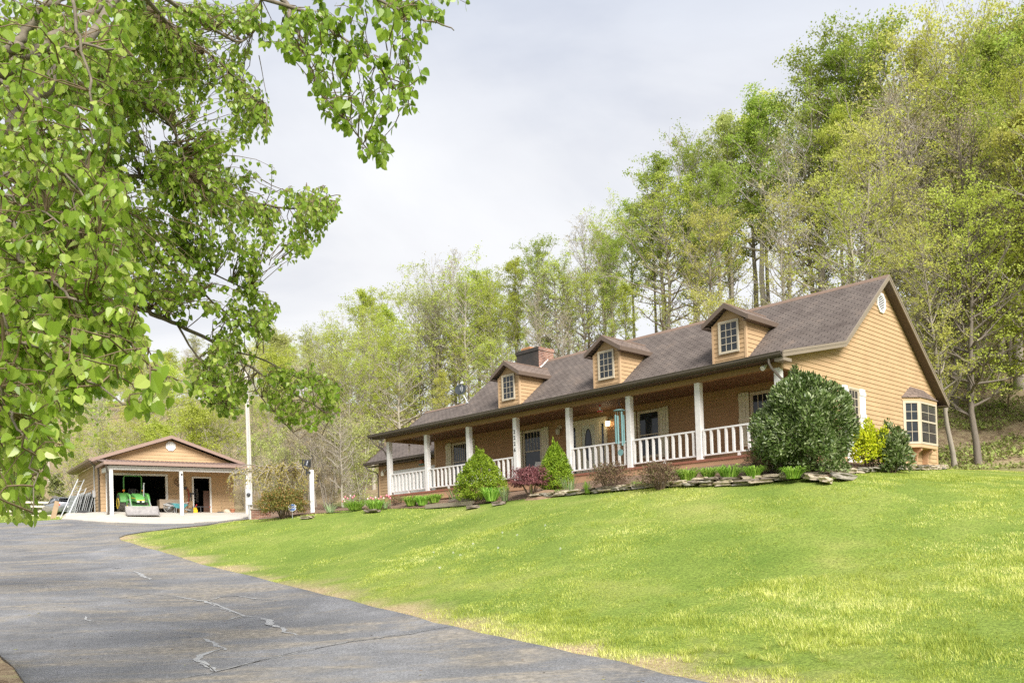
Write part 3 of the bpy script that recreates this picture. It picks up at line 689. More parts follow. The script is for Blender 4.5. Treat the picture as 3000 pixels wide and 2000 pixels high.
# entry: storm door between two sidelights
mb = MB(); y = YW-.02
mb.box(8.70, 8.80, y-.06, y, 0, 2.20).box(10.47, 10.57, y-.06, y, 0, 2.20).box(8.70, 10.57, y-.065, y, 2.20, 2.29).box(9.08, 9.20, y-.055, y, 0, 2.20).box(10.08, 10.22, y-.055, y, 0, 2.20)
mb.box(8.80, 9.08, y-.03, y, 0, .25).box(10.22, 10.47, y-.03, y, 0, .25).box(8.80, 9.08, y-.03, y, 2.06, 2.20).box(10.22, 10.47, y-.03, y, 2.06, 2.20)
mb.box(8.80, 8.87, y-.03, y, .25, 2.06).box(9.01, 9.08, y-.03, y, .25, 2.06).box(10.22, 10.30, y-.03, y, .25, 2.06).box(10.41, 10.47, y-.03, y, .25, 2.06)
dr = H(mb, 'entry_frame', 'cream')
for bx_ in ((8.87, 9.01), (10.30, 10.41)): mb = MB(); mb.box(*bx_, y-.02, y-.012, .25, 2.06); H(mb, 'sidelight', 'glass', dr)
mb = MB(); mb.box(9.20, 9.30, y-.045, y-.005, .02, 2.20).box(9.98, 10.08, y-.045, y-.005, .02, 2.20).box(9.30, 9.98, y-.045, y-.005, 2.08, 2.20).box(9.30, 9.98, y-.045, y-.005, .02, .22)
door = H(mb, 'front_door', 'cream')
mb = MB(); mb.box(9.31, 9.97, y-.012, y-.004, .22, 2.08); H(mb, 'door_leaf', paint('pale_green_white_door', (.52,.54,.44), .5, .05, 2), door)
ov = [(9.64+.155*math.cos(a), 1.33+.60*math.sin(a)) for a in [2*PI*i/28 for i in range(28)]]
mb = MB(); mb.prism(ov, y-.020, y-.012, 'y'); H(mb, 'oval_light', 'glass', door)
ov2 = [(9.64+.155*math.cos(a), 1.33+.60*math.sin(a)) for a in [2*PI*i/28 for i in range(29)]]
mb = MB(); mb.tube([(a, y-.02, z) for a, z in ov2], .016, 6); H(mb, 'oval_rim', 'dgrey', door)
mb = MB(); mb.tube([(9.25, y-.06, .95), (9.25, y-.09, 1.0), (9.25, y-.09, 1.12), (9.25, y-.06, 1.17)], .012, 6); H(mb, 'handle', 'galv', door)
# lanterns --------------------------------------------------------------
bulb_m, nt_, b_ = new_mat('lit_bulb_glass'); b_.inputs['Base Color'].default_value = (.9,.85,.75,1); b_.inputs['Emission Color'].default_value = (1,.78,.5,1); b_.inputs['Emission Strength'].default_value = 3
frost = paint('frosted_lamp_glass', (.62,.6,.52), .3, .05, 4)
def lantern(x, yw, z, lit=False, m='cream', s=1.0):
    mb = MB(); mb.lathe([(.0,-.012),(.065,-.012),(.075,.0),(.06,.02),(0,.03)], 16, (x+.02, yw-.03, z+.27), 'y')
    mb.tube([(x+.02, yw-.03, z+.27), (x+.01, yw-.10, z+.33), (x, yw-.16, z+.30), (x, yw-.17, z+.22)], .014, 6)
    mb.lathe([(.012,.235),(.05,.22),(.095,.17),(.10,.16),(.0,.165)], 12, (x, yw-.17, z))
    for k in range(6):
        a = k*PI/3; mb.tube([(x+.085*math.cos(a), yw-.17+.085*math.sin(a), z+.16), (x+.075*math.cos(a), yw-.17+.075*math.sin(a), z-.02)], .008, 4)
    mb.lathe([(.0,-.045),(.05,-.035),(.088,-.02),(.088,-.005),(0,.0)], 12, (x, yw-.17, z)); mb.lathe([(.088,.07),(.092,.075),(.088,.08)], 12, (x, yw-.17, z))
    l = H(mb, 'wall_lantern', m)
    g = MB(); g.lathe([(.0,.0),(.068,.0),(.076,.155),(0,.158)], 12, (x, yw-.17, z)); H(g, 'lamp_glass', bulb_m if lit else frost, l)
    return l
lantern(8.22, YW-.02, 1.90); lantern(10.74, YW-.02, 1.90, True)
pl = bpy.data.lights.new('lantern_bulb', 'POINT'); pl.energy = 1.6; pl.color = (1,.75,.45); pl.shadow_soft_size = .09; po = bpy.data.objects.new('lantern_bulb', pl); COL.objects.link(po); po.parent = house; po.location = (10.74, YW-.30, 1.97)
# gable window, vent, bay ---------------------------------------------
TX = Matrix.Translation((XG+.02, 0, 0)) @ Matrix.Rotation(PI/2, 4, 'Z')   # local x -> y, local -y -> +x
window(house, 4.13, 4.80, .66, 2.19, 0, 3, 3, 3, meet=1.40, T=TX); shutter(3.66, 4.04, .52, 2.27, 0, 'white', TX); shutter(4.90, 5.30, .52, 2.27, 0, 'white', TX)
vo = [(6.87+.355*math.cos(a), 5.38+.36*math.sin(a)) for a in [PI/8+PI/4*i for i in range(8)]]; vi = [(6.87+.27*math.cos(a), 5.38+.275*math.sin(a)) for a in [PI/8+PI/4*i for i in range(8)]]
mb = MB()
for i in range(8):
    j = (i+1) % 8
    for q, r_ in ((vo, vi),): mb.add([(XG+.02, *vo[i]), (XG+.02, *vo[j]), (XG+.06, *vo[j]), (XG+.06, *vo[i]), (XG+.02, *vi[i]), (XG+.02, *vi[j]), (XG+.06, *vi[j]), (XG+.06, *vi[i])], [(0,1,2,3),(4,7,6,5),(3,2,6,7)])
for k in range(9):
    zz = 5.12+k*.058; hw_ = .27 if abs(zz-5.38) < .12 else .27-(abs(zz-5.38)-.12)*.9
    mb.add([(XG+.03, 6.87-hw_, zz+.035), (XG+.03, 6.87+hw_, zz+.035), (XG+.052, 6.87+hw_, zz), (XG+.052, 6.87-hw_, zz)], [(0,1,2,3)])
vt = H(mb, 'gable_vent', 'white'); mb = MB(); mb.prism(vi, XG+.022, XG+.028, 'x'); H(mb, 'vent_opening', 'dark', vt)
def bay():
    pl_ = [(XG+.02,8.40),(19.30,8.92),(19.30,10.46),(XG+.02,10.98)]
    mb = MB(); mb.prism(pl_+[(XG+.02,8.40)][:0], .60, .72, 'z').prism([(XG+.02,8.38),(19.32,8.91),(19.32,10.47),(XG+.02,11.0)], 2.22, 2.34, 'z')
    mb.prism([(XG+.02,8.50),(19.24,8.97),(19.24,10.41),(XG+.02,10.88)], .72, 2.22, 'z'); bw = H(mb, 'bay_window', 'trim')
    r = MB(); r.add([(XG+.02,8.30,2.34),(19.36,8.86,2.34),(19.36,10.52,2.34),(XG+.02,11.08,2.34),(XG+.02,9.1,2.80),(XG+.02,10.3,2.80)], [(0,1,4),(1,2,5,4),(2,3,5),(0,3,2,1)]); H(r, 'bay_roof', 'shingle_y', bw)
    for a, c in (((XG+.02,8.40),(19.30,8.92)), ((19.30,8.92),(19.30,10.46)), ((19.30,10.46),(XG+.02,10.98))):
        A = Vector((a[0],a[1],0)); B = Vector((c[0],c[1],0)); L = (B-A).length; ex = (B-A).normalized(); ey = Vector((0,0,1)).cross(ex)
        T_ = Matrix(((ex.x,ey.x,0,A.x),(ex.y,ey.y,0,A.y),(0,0,1,0),(0,0,0,1)))
        fr = MB().at(T_); n = 1; f = .075
        for i in range(n):
            p0, p1 = L*i/n+f, L*(i+1)/n-f
            fr.box(L*i/n, p0, -.015, .02, .72, 2.22).box(p1, L*(i+1)/n, -.015, .02, .72, 2.22).box(p0, p1, -.015, .02, .72, .72+f).box(p0, p1, -.015, .02, 2.22-f, 2.22).box(p0, p1, -.012, .02, 1.50, 1.56)
            for q in (1,): xx = (p0+p1)/2; fr.box(xx-.008, xx+.008, .0, .01, .8, 2.15)
            for zz in (1.15, 1.85): fr.box(p0, p1, .002, .012, zz-.008, zz+.008)
            fr.box(p0, p0+.03, -.01, .015, .79, 2.15).box(p1-.03, p1, -.01, .015, .79, 2.15)
        H(fr, 'window_frame', 'taupe', bw); g = MB().at(T_); g.box(.05, L-.05, .015, .022, .78, 2.16); H(g, 'pane', 'glass', bw)
    for yb in (9.02, 10.0):
        k = MB(); k.prism([(XG+.02,-.15),(XG+.02,.60),(19.26,.60),(19.26,.50),(19.14,.40),(19.10,.28),(19.08,-.15)], yb, yb+.09, 'y'); H(k, 'bay_bracket', 'skirt', bw)
bay()
# dormers ---------------------------------------------------------------
def dormer(xc):
    yf_ = 3.62; hwid = .645; zb = 3.60; zt = 4.99
    d = MB(); lap_wall(d, [(xc-hwid, zb), (xc+hwid, zb), (xc+hwid, zt), (xc, 5.50), (xc-hwid, zt)], 'y', yf_, -1, lap=.155)
    pr = [(xc-hwid, zb), (xc+hwid, zb), (xc+hwid, zt), (xc, 5.5), (xc-hwid, zt)]
    d.add([(a, yf_, z) for a, z in pr], [tuple(range(5))])
    yb_ = 3.48+(zt-3.53)/.798+.05
    side = [(yf_, zb), (yb_, zt), (yf_, zt)]
    for sx in (1, -1): lap_wall(d, [(yf_, 3.62), (yb_, zt), (yf_, zt)], 'x', xc+sx*hwid, sx, z0=3.6, lap=.155)
    dm_ = H(d, 'dormer', 'siding', fix=False)
    for sx in (1, -1): t = MB(); t.box(xc+sx*hwid-.05*sx, xc+sx*hwid+.028*sx, yf_-.03, yf_+.06, zb, zt+.01); H(t, 'corner_board', 'trim', dm_)
    yo = yf_-.26; ov_ = .27; ze = 5.06; zp = 5.62; e0 = xc-hwid-ov_+.03; e1_ = xc+hwid+ov_-.03
    yr = 3.48+(zp-3.53)/.798+.2; ye = 3.48+(ze-3.53)/.798+.12
    r = MB()
    for sgn, e in ((-1, e0), (1, e1_)):
        r.add([(xc, yo, zp), (e, yo, ze), (e, ye, ze), (xc, yr, zp), (xc, yo, zp-.09), (e, yo, ze-.09), (e, ye, ze-.09), (xc, yr, zp-.09)], [(0,1,2,3),(7,6,5,4),(0,4,5,1),(1,5,6,2)])
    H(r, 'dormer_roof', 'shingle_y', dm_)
    c = MB(); c.tube([(xc, yo-.01, zp), (xc, yr, zp)], .035, 6); H(c, 'ridge_cap', 'ridge', dm_)
    f = MB()
    for e, s_ in ((e0, -1), (e1_, 1)):
        f.add([(xc, yo-.03, zp+.015), (e, yo-.03, ze+.015), (e, yo-.03, ze-.15), (xc, yo-.03, zp-.16), (xc, yo, zp+.015), (e, yo, ze+.015), (e, yo, ze-.15), (xc, yo, zp-.16)], [(0,1,2,3),(7,6,5,4),(0,4,5,1),(1,5,6,2),(2,6,7,3)])
        ex = e+s_*.03; f.add([(e, yo-.03, ze+.012), (ex, yo-.03, ze+.012), (ex, ye, ze+.012), (e, ye, ze+.012), (e, yo-.03, ze-.15), (ex, yo-.03, ze-.15), (ex, ye-.16, ze-.15), (e, ye-.16, ze-.15)], [(0,1,2,3),(7,6,5,4),(0,4,5,1),(1,5,6,2),(3,2,6,7),(0,3,7,4)])
        f.box(e, xc+s_*(hwid+.028), yo, yo+.24, ze-.15, ze-.135); f.box(e, xc+s_*(hwid+.028), yo+.24, ye-.25, ze-.15, ze-.135)
    H(f, 'dormer_fascia', M['dfascia'], dm_)
    window(dm_, xc-.33, xc+.36, 4.0, 5.02, yf_-.03, 3, 4, 0, fw_=.05)
M['dfascia'] = paint('brown_dormer_fascia', (.135,.098,.075), .5, .08, 3)
for xc in (4.13, 9.63, 15.07): dormer(xc)
# window() hangs sub-sub-parts under a dormer: lift the dormer windows to the house so the depth stays at three levels
for o in [o for o in COL.objects if o.name.startswith('window') and o.parent and o.parent.name.startswith('dormer')]:
    o.parent = house; o.name = 'dormer_window'
# chimney ---------------------------------------------------------------
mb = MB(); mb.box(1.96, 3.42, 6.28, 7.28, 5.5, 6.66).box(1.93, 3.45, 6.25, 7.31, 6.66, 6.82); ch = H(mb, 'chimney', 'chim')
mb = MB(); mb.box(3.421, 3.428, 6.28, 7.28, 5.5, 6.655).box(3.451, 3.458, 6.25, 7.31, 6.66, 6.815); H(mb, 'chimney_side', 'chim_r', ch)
mb = MB(); mb.box(1.98, 2.62, 6.55, 7.05, 6.82, 7.02, .02); H(mb, 'flue', 'flue', ch)
mb = MB()
for k in range(6): z = 5.80+.075*k; mb.box(3.43, 3.445, 6.34+.095*k, 6.48+.095*k, z-.02, z+.12)
H(mb, 'flashing', 'flash', ch)
# attached garage wing ---------------------------------------------------
mb = MB(); lap_wall(mb, [(-6.26,-.75),(.35,-.75),(.35,2.2),(-6.26,2.2)], 'y', 4.0, -1, z0=-.75); mb.box(-6.26, .35, 4.005, 4.1, -1.2, 2.25).box(-6.26, -6.16, 4.1, 11.3, -1.2, 2.2).prism([(4.05,2.1),(11.3,2.1),(7.69,5.1)], -6.25, -6.18, 'x'); H(mb, 'wing_wall', 'siding', fix=False)
mb = MB(); mb.prism([(3.5,2.20),(7.69,5.31),(11.88,2.2),(11.88,2.1),(7.69,5.2),(3.5,2.09)], -6.8, .34, 'x'); wr = H(mb, 'wing_roof', 'shingle')
mb = MB(); mb.prism([(7.53,5.21),(7.69,5.335),(7.85,5.21),(7.69,5.29)], -6.81, .0, 'x'); H(mb, 'ridge_cap', 'ridge', wr)
mb = MB(); mb.prism([(y_-.0, z_-.5+.02) for y_, z_ in ((3.5,2.56),(3.42,2.56),(3.385,2.60),(3.375,2.68),(3.36,2.69),(3.36,2.70),(3.5,2.70))], -6.82, .3, 'x'); H(mb, 'wing_gutter', 'gutter', wr)
mb = MB(); mb.box(-6.78, .3, 3.5, 3.98, 2.02, 2.04).prism([(3.48,2.215),(7.69,5.32),(11.9,2.2),(11.9,2.05),(7.69,5.17),(3.48,2.06)], -6.83, -6.80, 'x'); H(mb, 'wing_soffit', 'soffit', wr)
spout([(-6.62,3.45,2.06),(-6.62,3.46,1.93),(-6.56,3.55,1.84),(-6.36,3.9,1.72),(-6.32,3.97,1.6),(-6.32,3.97,-1)])
mb = MB(); mb.box(-6.27, -6.17, 3.965, 3.99, -1, 2.05); H(mb, 'wing_corner_trim', 'trim')
mb = MB()
for k in range(4): mb.box(-4.95, -.10, 3.955, 3.975, -.75+.56*k, -.75+.56*k+.55)
mb.box(-5.05, -4.95, 3.93, 3.98, -.8, 1.68).box(-5.05, .0, 3.925, 3.98, 1.49, 1.68); H(mb, 'garage_door', 'white')
lantern(-5.70, 3.98, 1.52)
# floodlight under the eave
mb = MB(); mb.lathe([(0,.0),(.05,.01),(.052,.03),(.06,.06),(.075,.15),(.06,.165),(0,.16)], 14, (0, 0, 0)); mb.tube([(0,0,.0),(0,0,-.08)], .025, 8)
fl = H(mb, 'floodlight', 'white'); fl.location = (18.45, -.06, 2.45); fl.rotation_euler = (math.radians(55), math.radians(195), 0)
mb = MB(); mb.lathe([(0,.0),(.05,.01),(.052,.03),(.06,.06),(.075,.15),(.06,.165),(0,.16)], 14); fl = H(mb, 'floodlight', 'white'); fl.location = (-.12, -.12, 2.42); fl.rotation_euler = (math.radians(70), math.radians(170), 0)
# satellite dish on the roof ------------------------------------------------
dish = thing('satellite_dish', 'dark round satellite dish on a bent pole at the left end of the house roof', 'satellite dish', mat=HM @ Matrix.Translation((.12, 4.72, 4.52)))
mb = MB(); mb.box(-.08, .08, -.06, .1, -.02, .03).tube([(0,0,0),(-.08,-.06,.22),(-.26,-.10,.52),(-.28,-.10,.66)], .026, 8).tube([(-.30,-.14,.62),(-.02,-.34,.58),(.10,-.42,.72),(.12,-.44,.86)], .018, 6)
mb.box(-.36,-.22,-.16,-.06,.55,.80).tube([(0.02,0,.02),(-.2,-.06,.4)], .012, 6); H(mb, 'mast', 'galv', dish)
mb = MB(); mb.lathe([(0,.0),(.11,.009),(.21,.036),(.275,.065),(.28,.06),(.21,.025),(.11,-.004),(0,-.012)], 28); d_ = H(mb, 'reflector', plain('dish_charcoal', (.028,.034,.038), .85), dish, smooth=True)
d_.location = (-.31, -.15, .66); d_.rotation_euler = Vector((.55, -.78, .30)).to_track_quat('Z', 'Y').to_euler()
mb = MB(); mb.box(.06,.19,-.50,-.40,.84,.93,.02).box(.17,.25,-.48,-.42,.86,.91,.01); H(mb, 'feed_horn', 'white', dish)
# ------------------------------------------------------------------ detached garage
M['gsid'] = siding_mat('garage_siding', (.50,.345,.20)); M['gsid_d'] = siding_mat('garage_porch_siding', (.52,.33,.18))
M['groof'] = paint('brown_metal_roof', (.30,.22,.19), .5, .08, 2); M['gfas'] = paint('garage_fascia', (.30,.205,.165), .55, .06, 2)
gar = thing('garage', 'tan gabled detached garage with an open door bay and a low porch roof in front', 'garage', mat=GM)
Gb = lambda mb, name, m, parent=gar, **k: mb.build(name, M[m] if isinstance(m, str) else m, parent, **k)
GXL, GXR, GYB = -4.98, 2.45, 7.35
mb = MB(); lap_wall(mb, [(GXL,-.35),(GXR,-.35),(GXR,2.95),(-1.2,4.25),(GXL,2.95)], 'y', 0, -1, lap=.205, holes=((-4.58,-1.51,-.4,2.11),(.08,1.0,-.4,2.05)))
mb.box(GXL, -4.58, .004, .1, -.35, 2.9).box(-1.51, .08, .004, .1, -.35, 2.9).box(1.0, GXR, .004, .1, -.35, 2.9).box(-4.58, -1.51, .004, .1, 2.11, 2.9).box(.08, 1.0, .004, .1, 2.05, 2.9).prism([(GXL,2.9),(GXR,2.9),(-1.2,4.22)], .004, .1, 'y')
Gb(mb, 'wall', 'gsid', fix=False)
mb = MB(); lap_wall(mb, [(0,-.45),(GYB,-.45),(GYB,2.75),(0,2.75)], 'x', GXL, -1, lap=.205); mb.box(GXL+.004, GXL+.1, .1, GYB, -.45, 2.8); Gb(mb, 'wall', 'gsid', fix=False)
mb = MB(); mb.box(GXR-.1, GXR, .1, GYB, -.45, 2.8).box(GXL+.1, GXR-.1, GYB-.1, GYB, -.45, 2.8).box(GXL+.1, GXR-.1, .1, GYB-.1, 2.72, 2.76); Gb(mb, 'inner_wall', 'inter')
mb = MB(); mb.box(GXL+.1, GXR-.1, .0, GYB-.1, -.12, -.008); Gb(mb, 'floor_slab', conc)
mb = MB(); sl = (4.44-3.03)/4.08
for s_, xe in ((-1, -5.45), (1, 3.0)):
    ze = 4.44-abs(xe+1.2)*sl
    mb.prism([(-1.2,4.44),(xe,ze),(xe,ze-.035),(-1.2,4.40)], -.42, GYB+.3, 'y')
    for k in range(17): y_ = -.40+k*.47; mb.add([(-1.2,y_,4.445),(xe,y_,ze+.005),(xe,y_+.03,ze+.005),(-1.2,y_+.03,4.445),(-1.2,y_+.015,4.465),(xe,y_+.015,ze+.025)], [(0,1,5,4),(4,5,2,3)])
Gb(mb, 'roof', 'groof')
mb = MB()
for s_, xe in ((-1, -5.47), (1, 3.02)):
    ze = 4.44-abs(xe+1.2)*sl
    mb.prism([(-1.2,4.455),(xe,ze+.015),(xe,ze-.17),(-1.2,4.27)], -.46, -.42, 'y'); mb.box(min(xe,xe-.0)-.02, xe+.02, -.46, GYB+.3, ze-.16, ze-.01)
    mb.box(xe if s_ < 0 else GXR, GXL if s_ < 0 else xe, -.44, .0, ze-.17, ze-.15)
    mb.box(xe, xe+s_*-.45, 0, GYB+.3, ze-.17, ze-.155)
Gb(mb, 'rake_fascia', 'gfas')
mb = MB(); mb.prism([(-5.48,2.85),(-5.57,2.86),(-5.60,2.97),(-5.48,2.97)], -.44, GYB+.3, 'y'); Gb(mb, 'gutter', 'gfas')
vo = [(-1.17+.29*math.cos(a), 3.87+.29*math.sin(a)) for a in [PI/8+PI/4*i for i in range(8)]]; mb = MB(); mb.prism(vo, -.07, -.02, 'y')
for k in range(5): mb.box(-1.37, -.97, -.085, -.068, 3.70+k*.075, 3.735+k*.075)
Gb(mb, 'gable_vent', 'white')
mb = MB(); mb.prism([(.0,2.98),(-2.52,2.60),(-2.52,2.565),(.0,2.93)], -5.20, 2.95, 'x')
for k in range(36): x_ = -5.18+k*.23; mb.prism([(.0,2.985),(-2.53,2.605),(-2.53,2.63),(.0,3.01)], x_, x_+.035, 'x')
Gb(mb, 'porch_roof', 'groof')
mb = MB(); mb.box(-5.22, 2.97, -2.60, -2.52, 2.44, 2.60).box(-5.22, -5.16, -2.5, 0, 2.44, 2.58); Gb(mb, 'porch_gutter', 'gfas')
mb = MB(); mb.box(-4.90, 2.62, -2.27, -2.12, 2.20, 2.42).box(-4.9, -4.76, -2.12, 0, 2.20, 2.42).box(2.48, 2.62, -2.12, 0, 2.2, 2.42); Gb(mb, 'porch_beam', 'white_w')
mb = MB(); mb.box(-4.76, 2.48, -2.12, 0, 2.40, 2.42); Gb(mb, 'porch_ceiling', 'gsid_d')
for px in (-4.90, -1.27, 2.44): mb = MB(); mb.box(px, px+.18, -2.29, -2.11, -.6, 2.20, .01); Gb(mb, 'porch_post', 'white_w')
mb = MB(); mb.box(-4.70,-4.58,-.05,.02,-.05,2.23).box(-1.51,-1.38,-.05,.02,-.05,2.23).box(-4.58,-1.51,-.05,.02,2.11,2.23); Gb(mb, 'bay_trim', 'white_w')
mb = MB(); mb.box(-.02,.08,-.05,.02,0,2.13).box(1.0,1.10,-.05,.02,0,2.13).box(.08,1.0,-.05,.02,2.04,2.13); Gb(mb, 'door_trim', 'white_w')
mb = MB(); mb.box(.66, 1.0, .10, .14, .0, 1.30); Gb(mb, 'inner_door', paint('brown_door', (.10,.05,.03), .5, .1, 3))
spout([(-5.5,-.40,2.9),(-5.5,-.36,2.75),(-5.3,-.18,2.62),(-5.08,-.05,2.5),(-5.06,-.06,2.3),(-5.06,-.06,.05),(-5.2,-.3,-.05)], parent=gar, r=.05)
spout([(-5.1,-2.5,2.46),(-5.05,-2.4,2.2),(-4.98,-2.25,2.0),(-4.98,-2.22,-.2),(-5.15,-2.3,-.3)], parent=gar, r=.05)
mb = MB(); mb.tube([(GXL-.05,1.5,2.75),(GXL-.05,1.5,.0)], .035, 6).box(GXL-.16,GXL-.02,1.38,1.62,.95,1.35); Gb(mb, 'conduit', 'galv')
mb = MB(); mb.lathe([(0,0),(.05,.0),(.06,.10),(0,.11)], 10, (-1.17,-2.34,2.02), 'y'); Gb(mb, 'porch_light', 'dgrey')
# things in the garage -------------------------------------------------
def gthing(name, label, cat, x, y, z, rot=0, group=None): return thing(name, label, cat, mat=GM @ Matrix.Translation((x, y, z)) @ Matrix.Rotation(rot, 4, 'Z'), group=group)
def slab(y): return -.008 if y > 0 else .075*0-.008+max(-.3, y*.136)
s = gthing('shelving', 'dark storage shelving loaded with boxes at the back of the garage bay', 'shelving', -2.3, 6.3, 0)
mb = MB()
for z in (.1,.7,1.3,1.9): mb.box(-.9,.9,-.3,.3,z,z+.04)
for x in (-.9,.86): mb.box(x,x+.04,-.3,-.26,0,2.2).box(x,x+.04,.26,.3,0,2.2)
Gb(mb, 'shelf_frame', 'dark', s)
for i, (x, z, w_, h_, c) in enumerate(((-.8,.74,.4,.4,(.25,.2,.14)),(-.3,.74,.35,.3,(.05,.08,.16)),(.2,.74,.45,.45,(.28,.22,.15)),(-.75,1.34,.5,.35,(.3,.04,.03)),(0,1.34,.4,.42,(.2,.2,.2)),(.5,1.34,.3,.3,(.25,.18,.05)),(-.6,.14,.6,.5,(.1,.1,.1)),(.2,.14,.5,.45,(.16,.12,.08)))):
    mb = MB(); mb.box(x,x+w_,-.25,.2,z,z+h_,.01); Gb(mb, 'carton', plain('carton%d' % i, c, .8), s)
s = gthing('tool_rack', 'dark rack hung with garments seen through the small garage door', 'rack', .42, 1.6, 0)
mb = MB(); mb.box(-.35,.35,-.02,.02,1.5,1.56).box(-.35,-.31,-.02,.02,0,1.56).box(.31,.35,-.02,.02,0,1.56); Gb(mb, 'rack_frame', 'dgrey', s)
for i, (x, c) in enumerate(((-.25,(.02,.02,.025)),(-.1,(.3,.28,.24)),(.04,(.02,.025,.03)),(.18,(.28,.25,.22)))):
    mb = MB(); mb.prism([(x,1.5),(x+.13,1.5),(x+.16,1.2),(x+.14,.7),(x-.02,.72),(x-.03,1.2)], -.06, .05, 'y'); Gb(mb, 'garment', plain('cloth%d' % i, c, .9), s)
# tractor ---------------------------------------------------------------
GRN = plain('tractor_green', (.10,.31,.075), .4); YEL = plain('tractor_yellow', (.75,.55,.05), .4); TYRE = paint('tyre_rubber', (.10,.09,.075), .85, .3, 6); STEEL = paint('bucket_steel', (.34,.32,.31), .5, .35, 5, metal=.2); AMB = plain('amber_lamp', (.85,.28,.02), .3)
tr = thing('tractor', 'green compact tractor with yellow wheels, roll bar and front loader parked in the garage bay', 'tractor', mat=GM @ Matrix.Translation((-3.36, -.35, -.03)) @ Matrix.Rotation(math.radians(6.5), 4, 'X'))
def wheel(x, y, r, w_, side, nl):
    t = MB(); t.lathe([(r*.56,-w_/2),(r*.86,-w_/2),(r*.95,-w_*.42),(r*.96,w_*.42),(r*.86,w_/2),(r*.56,w_/2),(r*.52,0),(r*.56,-w_/2)], 28, (x, y, r), 'x')
    for k in range(nl):
        for s_ in (-1, 1):
            a = 2*PI*(k+.5*(s_ > 0))/nl; c0, c1 = a, a+.22*s_*0+.20; v = []
            for aa, xx in ((c0, s_*w_*.50), (c1, s_*.02)):
                for da in (-.055, .055):
                    for rr in (r*.93, r*1.03): v.append((x+xx, y+rr*math.cos(aa+da), r+rr*math.sin(aa+da)))
            t.add(v, [(0,1,3,2),(4,6,7,5),(1,5,7,3),(0,2,6,4),(0,4,5,1),(2,3,7,6)])
    wt = t.build('wheel', TYRE, tr)
    h = MB(); xo = x+side*w_*.30; h.lathe([(0,-.02*side),(r*.2,-.02*side),(r*.34,.03*side),(r*.5,.06*side),(r*.57,.10*side),(r*.57,-.1*side),(r*.2,-.12*side),(0,-.12*side)], 24, (xo, y, r), 'x'); h.build('rim', YEL, wt, smooth=True)
for s_ in (-1, 1): wheel(s_*.62, .0, .53, .34, s_, 14); wheel(s_*.48, -1.52, .31, .22, s_, 12)
mb = MB(); mb.box(-.20,.20,-1.9,.2,.35,.62,.03).box(-.28,.28,-.25,.3,.3,.7,.05).box(-.42,.42,-1.58,-1.46,.26,.36); mb.build('chassis', plain('dark_green', (.03,.13,.025), .5), tr)
hp_ = [(-.56,1.12),(-1.35,1.06),(-1.72,.96),(-1.86,.80),(-1.88,.66),(-.56,.66)]; mb = MB(); mb.prism([(y,z) for y,z in hp_], -.24, .24, 'x')
hd = mb.build('hood', GRN, tr); bv_ = hd.modifiers.new('round', 'BEVEL'); bv_.width = .07; bv_.segments = 3; bv_.limit_method = 'ANGLE'
mb = MB(); mb.box(-.249,.249,-1.7,-.62,.86,.90).box(-.20,.20,-1.898,-1.86,.775,.815); mb.build('hood_stripe', YEL, hd)
mb = MB(); mb.box(-.19,-.06,-1.905,-1.86,.68,.755,.01).box(.06,.19,-1.905,-1.86,.68,.755,.01); mb.build('headlight', plain('lamp_lens', (.75,.75,.72), .15), hd)
mb = MB(); mb.box(-.06,.06,-1.9,-1.86,.68,.755).box(-.2,.2,-1.9,-1.87,.40,.64); mb.build('grille', M['black'], hd)
mb = MB(); mb.box(-.22,.22,-2.02,-1.88,.34,.50,.02); mb.build('front_weight', GRN, tr)
for s_ in (-1, 1):
    mb = MB(); mb.tube([(s_*.40,.12,.6),(s_*.40,.12,.95),(s_*.47,.15,1.35),(s_*.47,.2,1.98),(s_*.40,.2,2.08)], .035, 6); mb.build('roll_bar', GRN, tr) if s_ < 0 else None
    if s_ > 0: mb.tube([(-.42,.2,2.08),(.42,.2,2.08)], .035, 6); mb.build('roll_bar', GRN, tr)
    f = MB(); f.prism([(.55*math.cos(a)*1.08, .53+.55*math.sin(a)*1.08) for a in [math.radians(q) for q in range(20,171,15)]]+[(-.60,.98),(-.60,1.02),(.0,1.16)][:0], s_*.42, s_*.78, 'x'); f.build('fender', GRN, tr)
    a = MB(); a.tube([(s_*.50,.05,1.12),(s_*.50,.05,1.20)], .012, 5); a.lathe([(0,0),(.055,.005),(.065,.05),(.055,.10),(0,.11)], 12, (s_*.50,.0,1.20), 'z'); a.build('warning_lamp', AMB, tr)
    l = MB(); l.bar((s_*.42,-.55,.45),(s_*.42,-.55,1.10), .10, .08).bar((s_*.44,-.58,1.08),(s_*.46,-1.35,1.02), .08, .10).bar((s_*.46,-1.33,1.05),(s_*.50,-2.12,.22), .08, .11); l.build('loader_arm', GRN, tr)
    c = MB(); c.tube([(s_*.46,-.75,.75),(s_*.47,-1.45,.80)], .028, 8).tube([(s_*.47,-1.32,1.06),(s_*.48,-1.62,.78)], .03, 8).tube([(s_*.49,-1.55,.86),(s_*.51,-2.10,.40)], .024, 8); c.build('ram', M['galv'], tr)
mb = MB(); mb.tube([(-.49,-1.90,.46),(.49,-1.90,.46)], .05, 8); mb.build('loader_crossbar', GRN, tr)
mb = MB(); bw = .82; prof = [(-2.10,.44),(-2.14,.46),(-2.20,.20),(-2.36,.06),(-2.72,.03),(-2.72,.0),(-2.34,.02),(-2.14,.18)]
mb.prism(prof, -bw, bw, 'x'); sp = [(-2.10,.46),(-2.18,.46),(-2.45,.16),(-2.72,.05),(-2.72,.0),(-2.34,.02),(-2.12,.18)]
mb.prism(sp, -bw-.02, -bw, 'x').prism(sp, bw, bw+.02, 'x'); bk = mb.build('bucket', STEEL, tr); bk.location = (0,.02,.03)
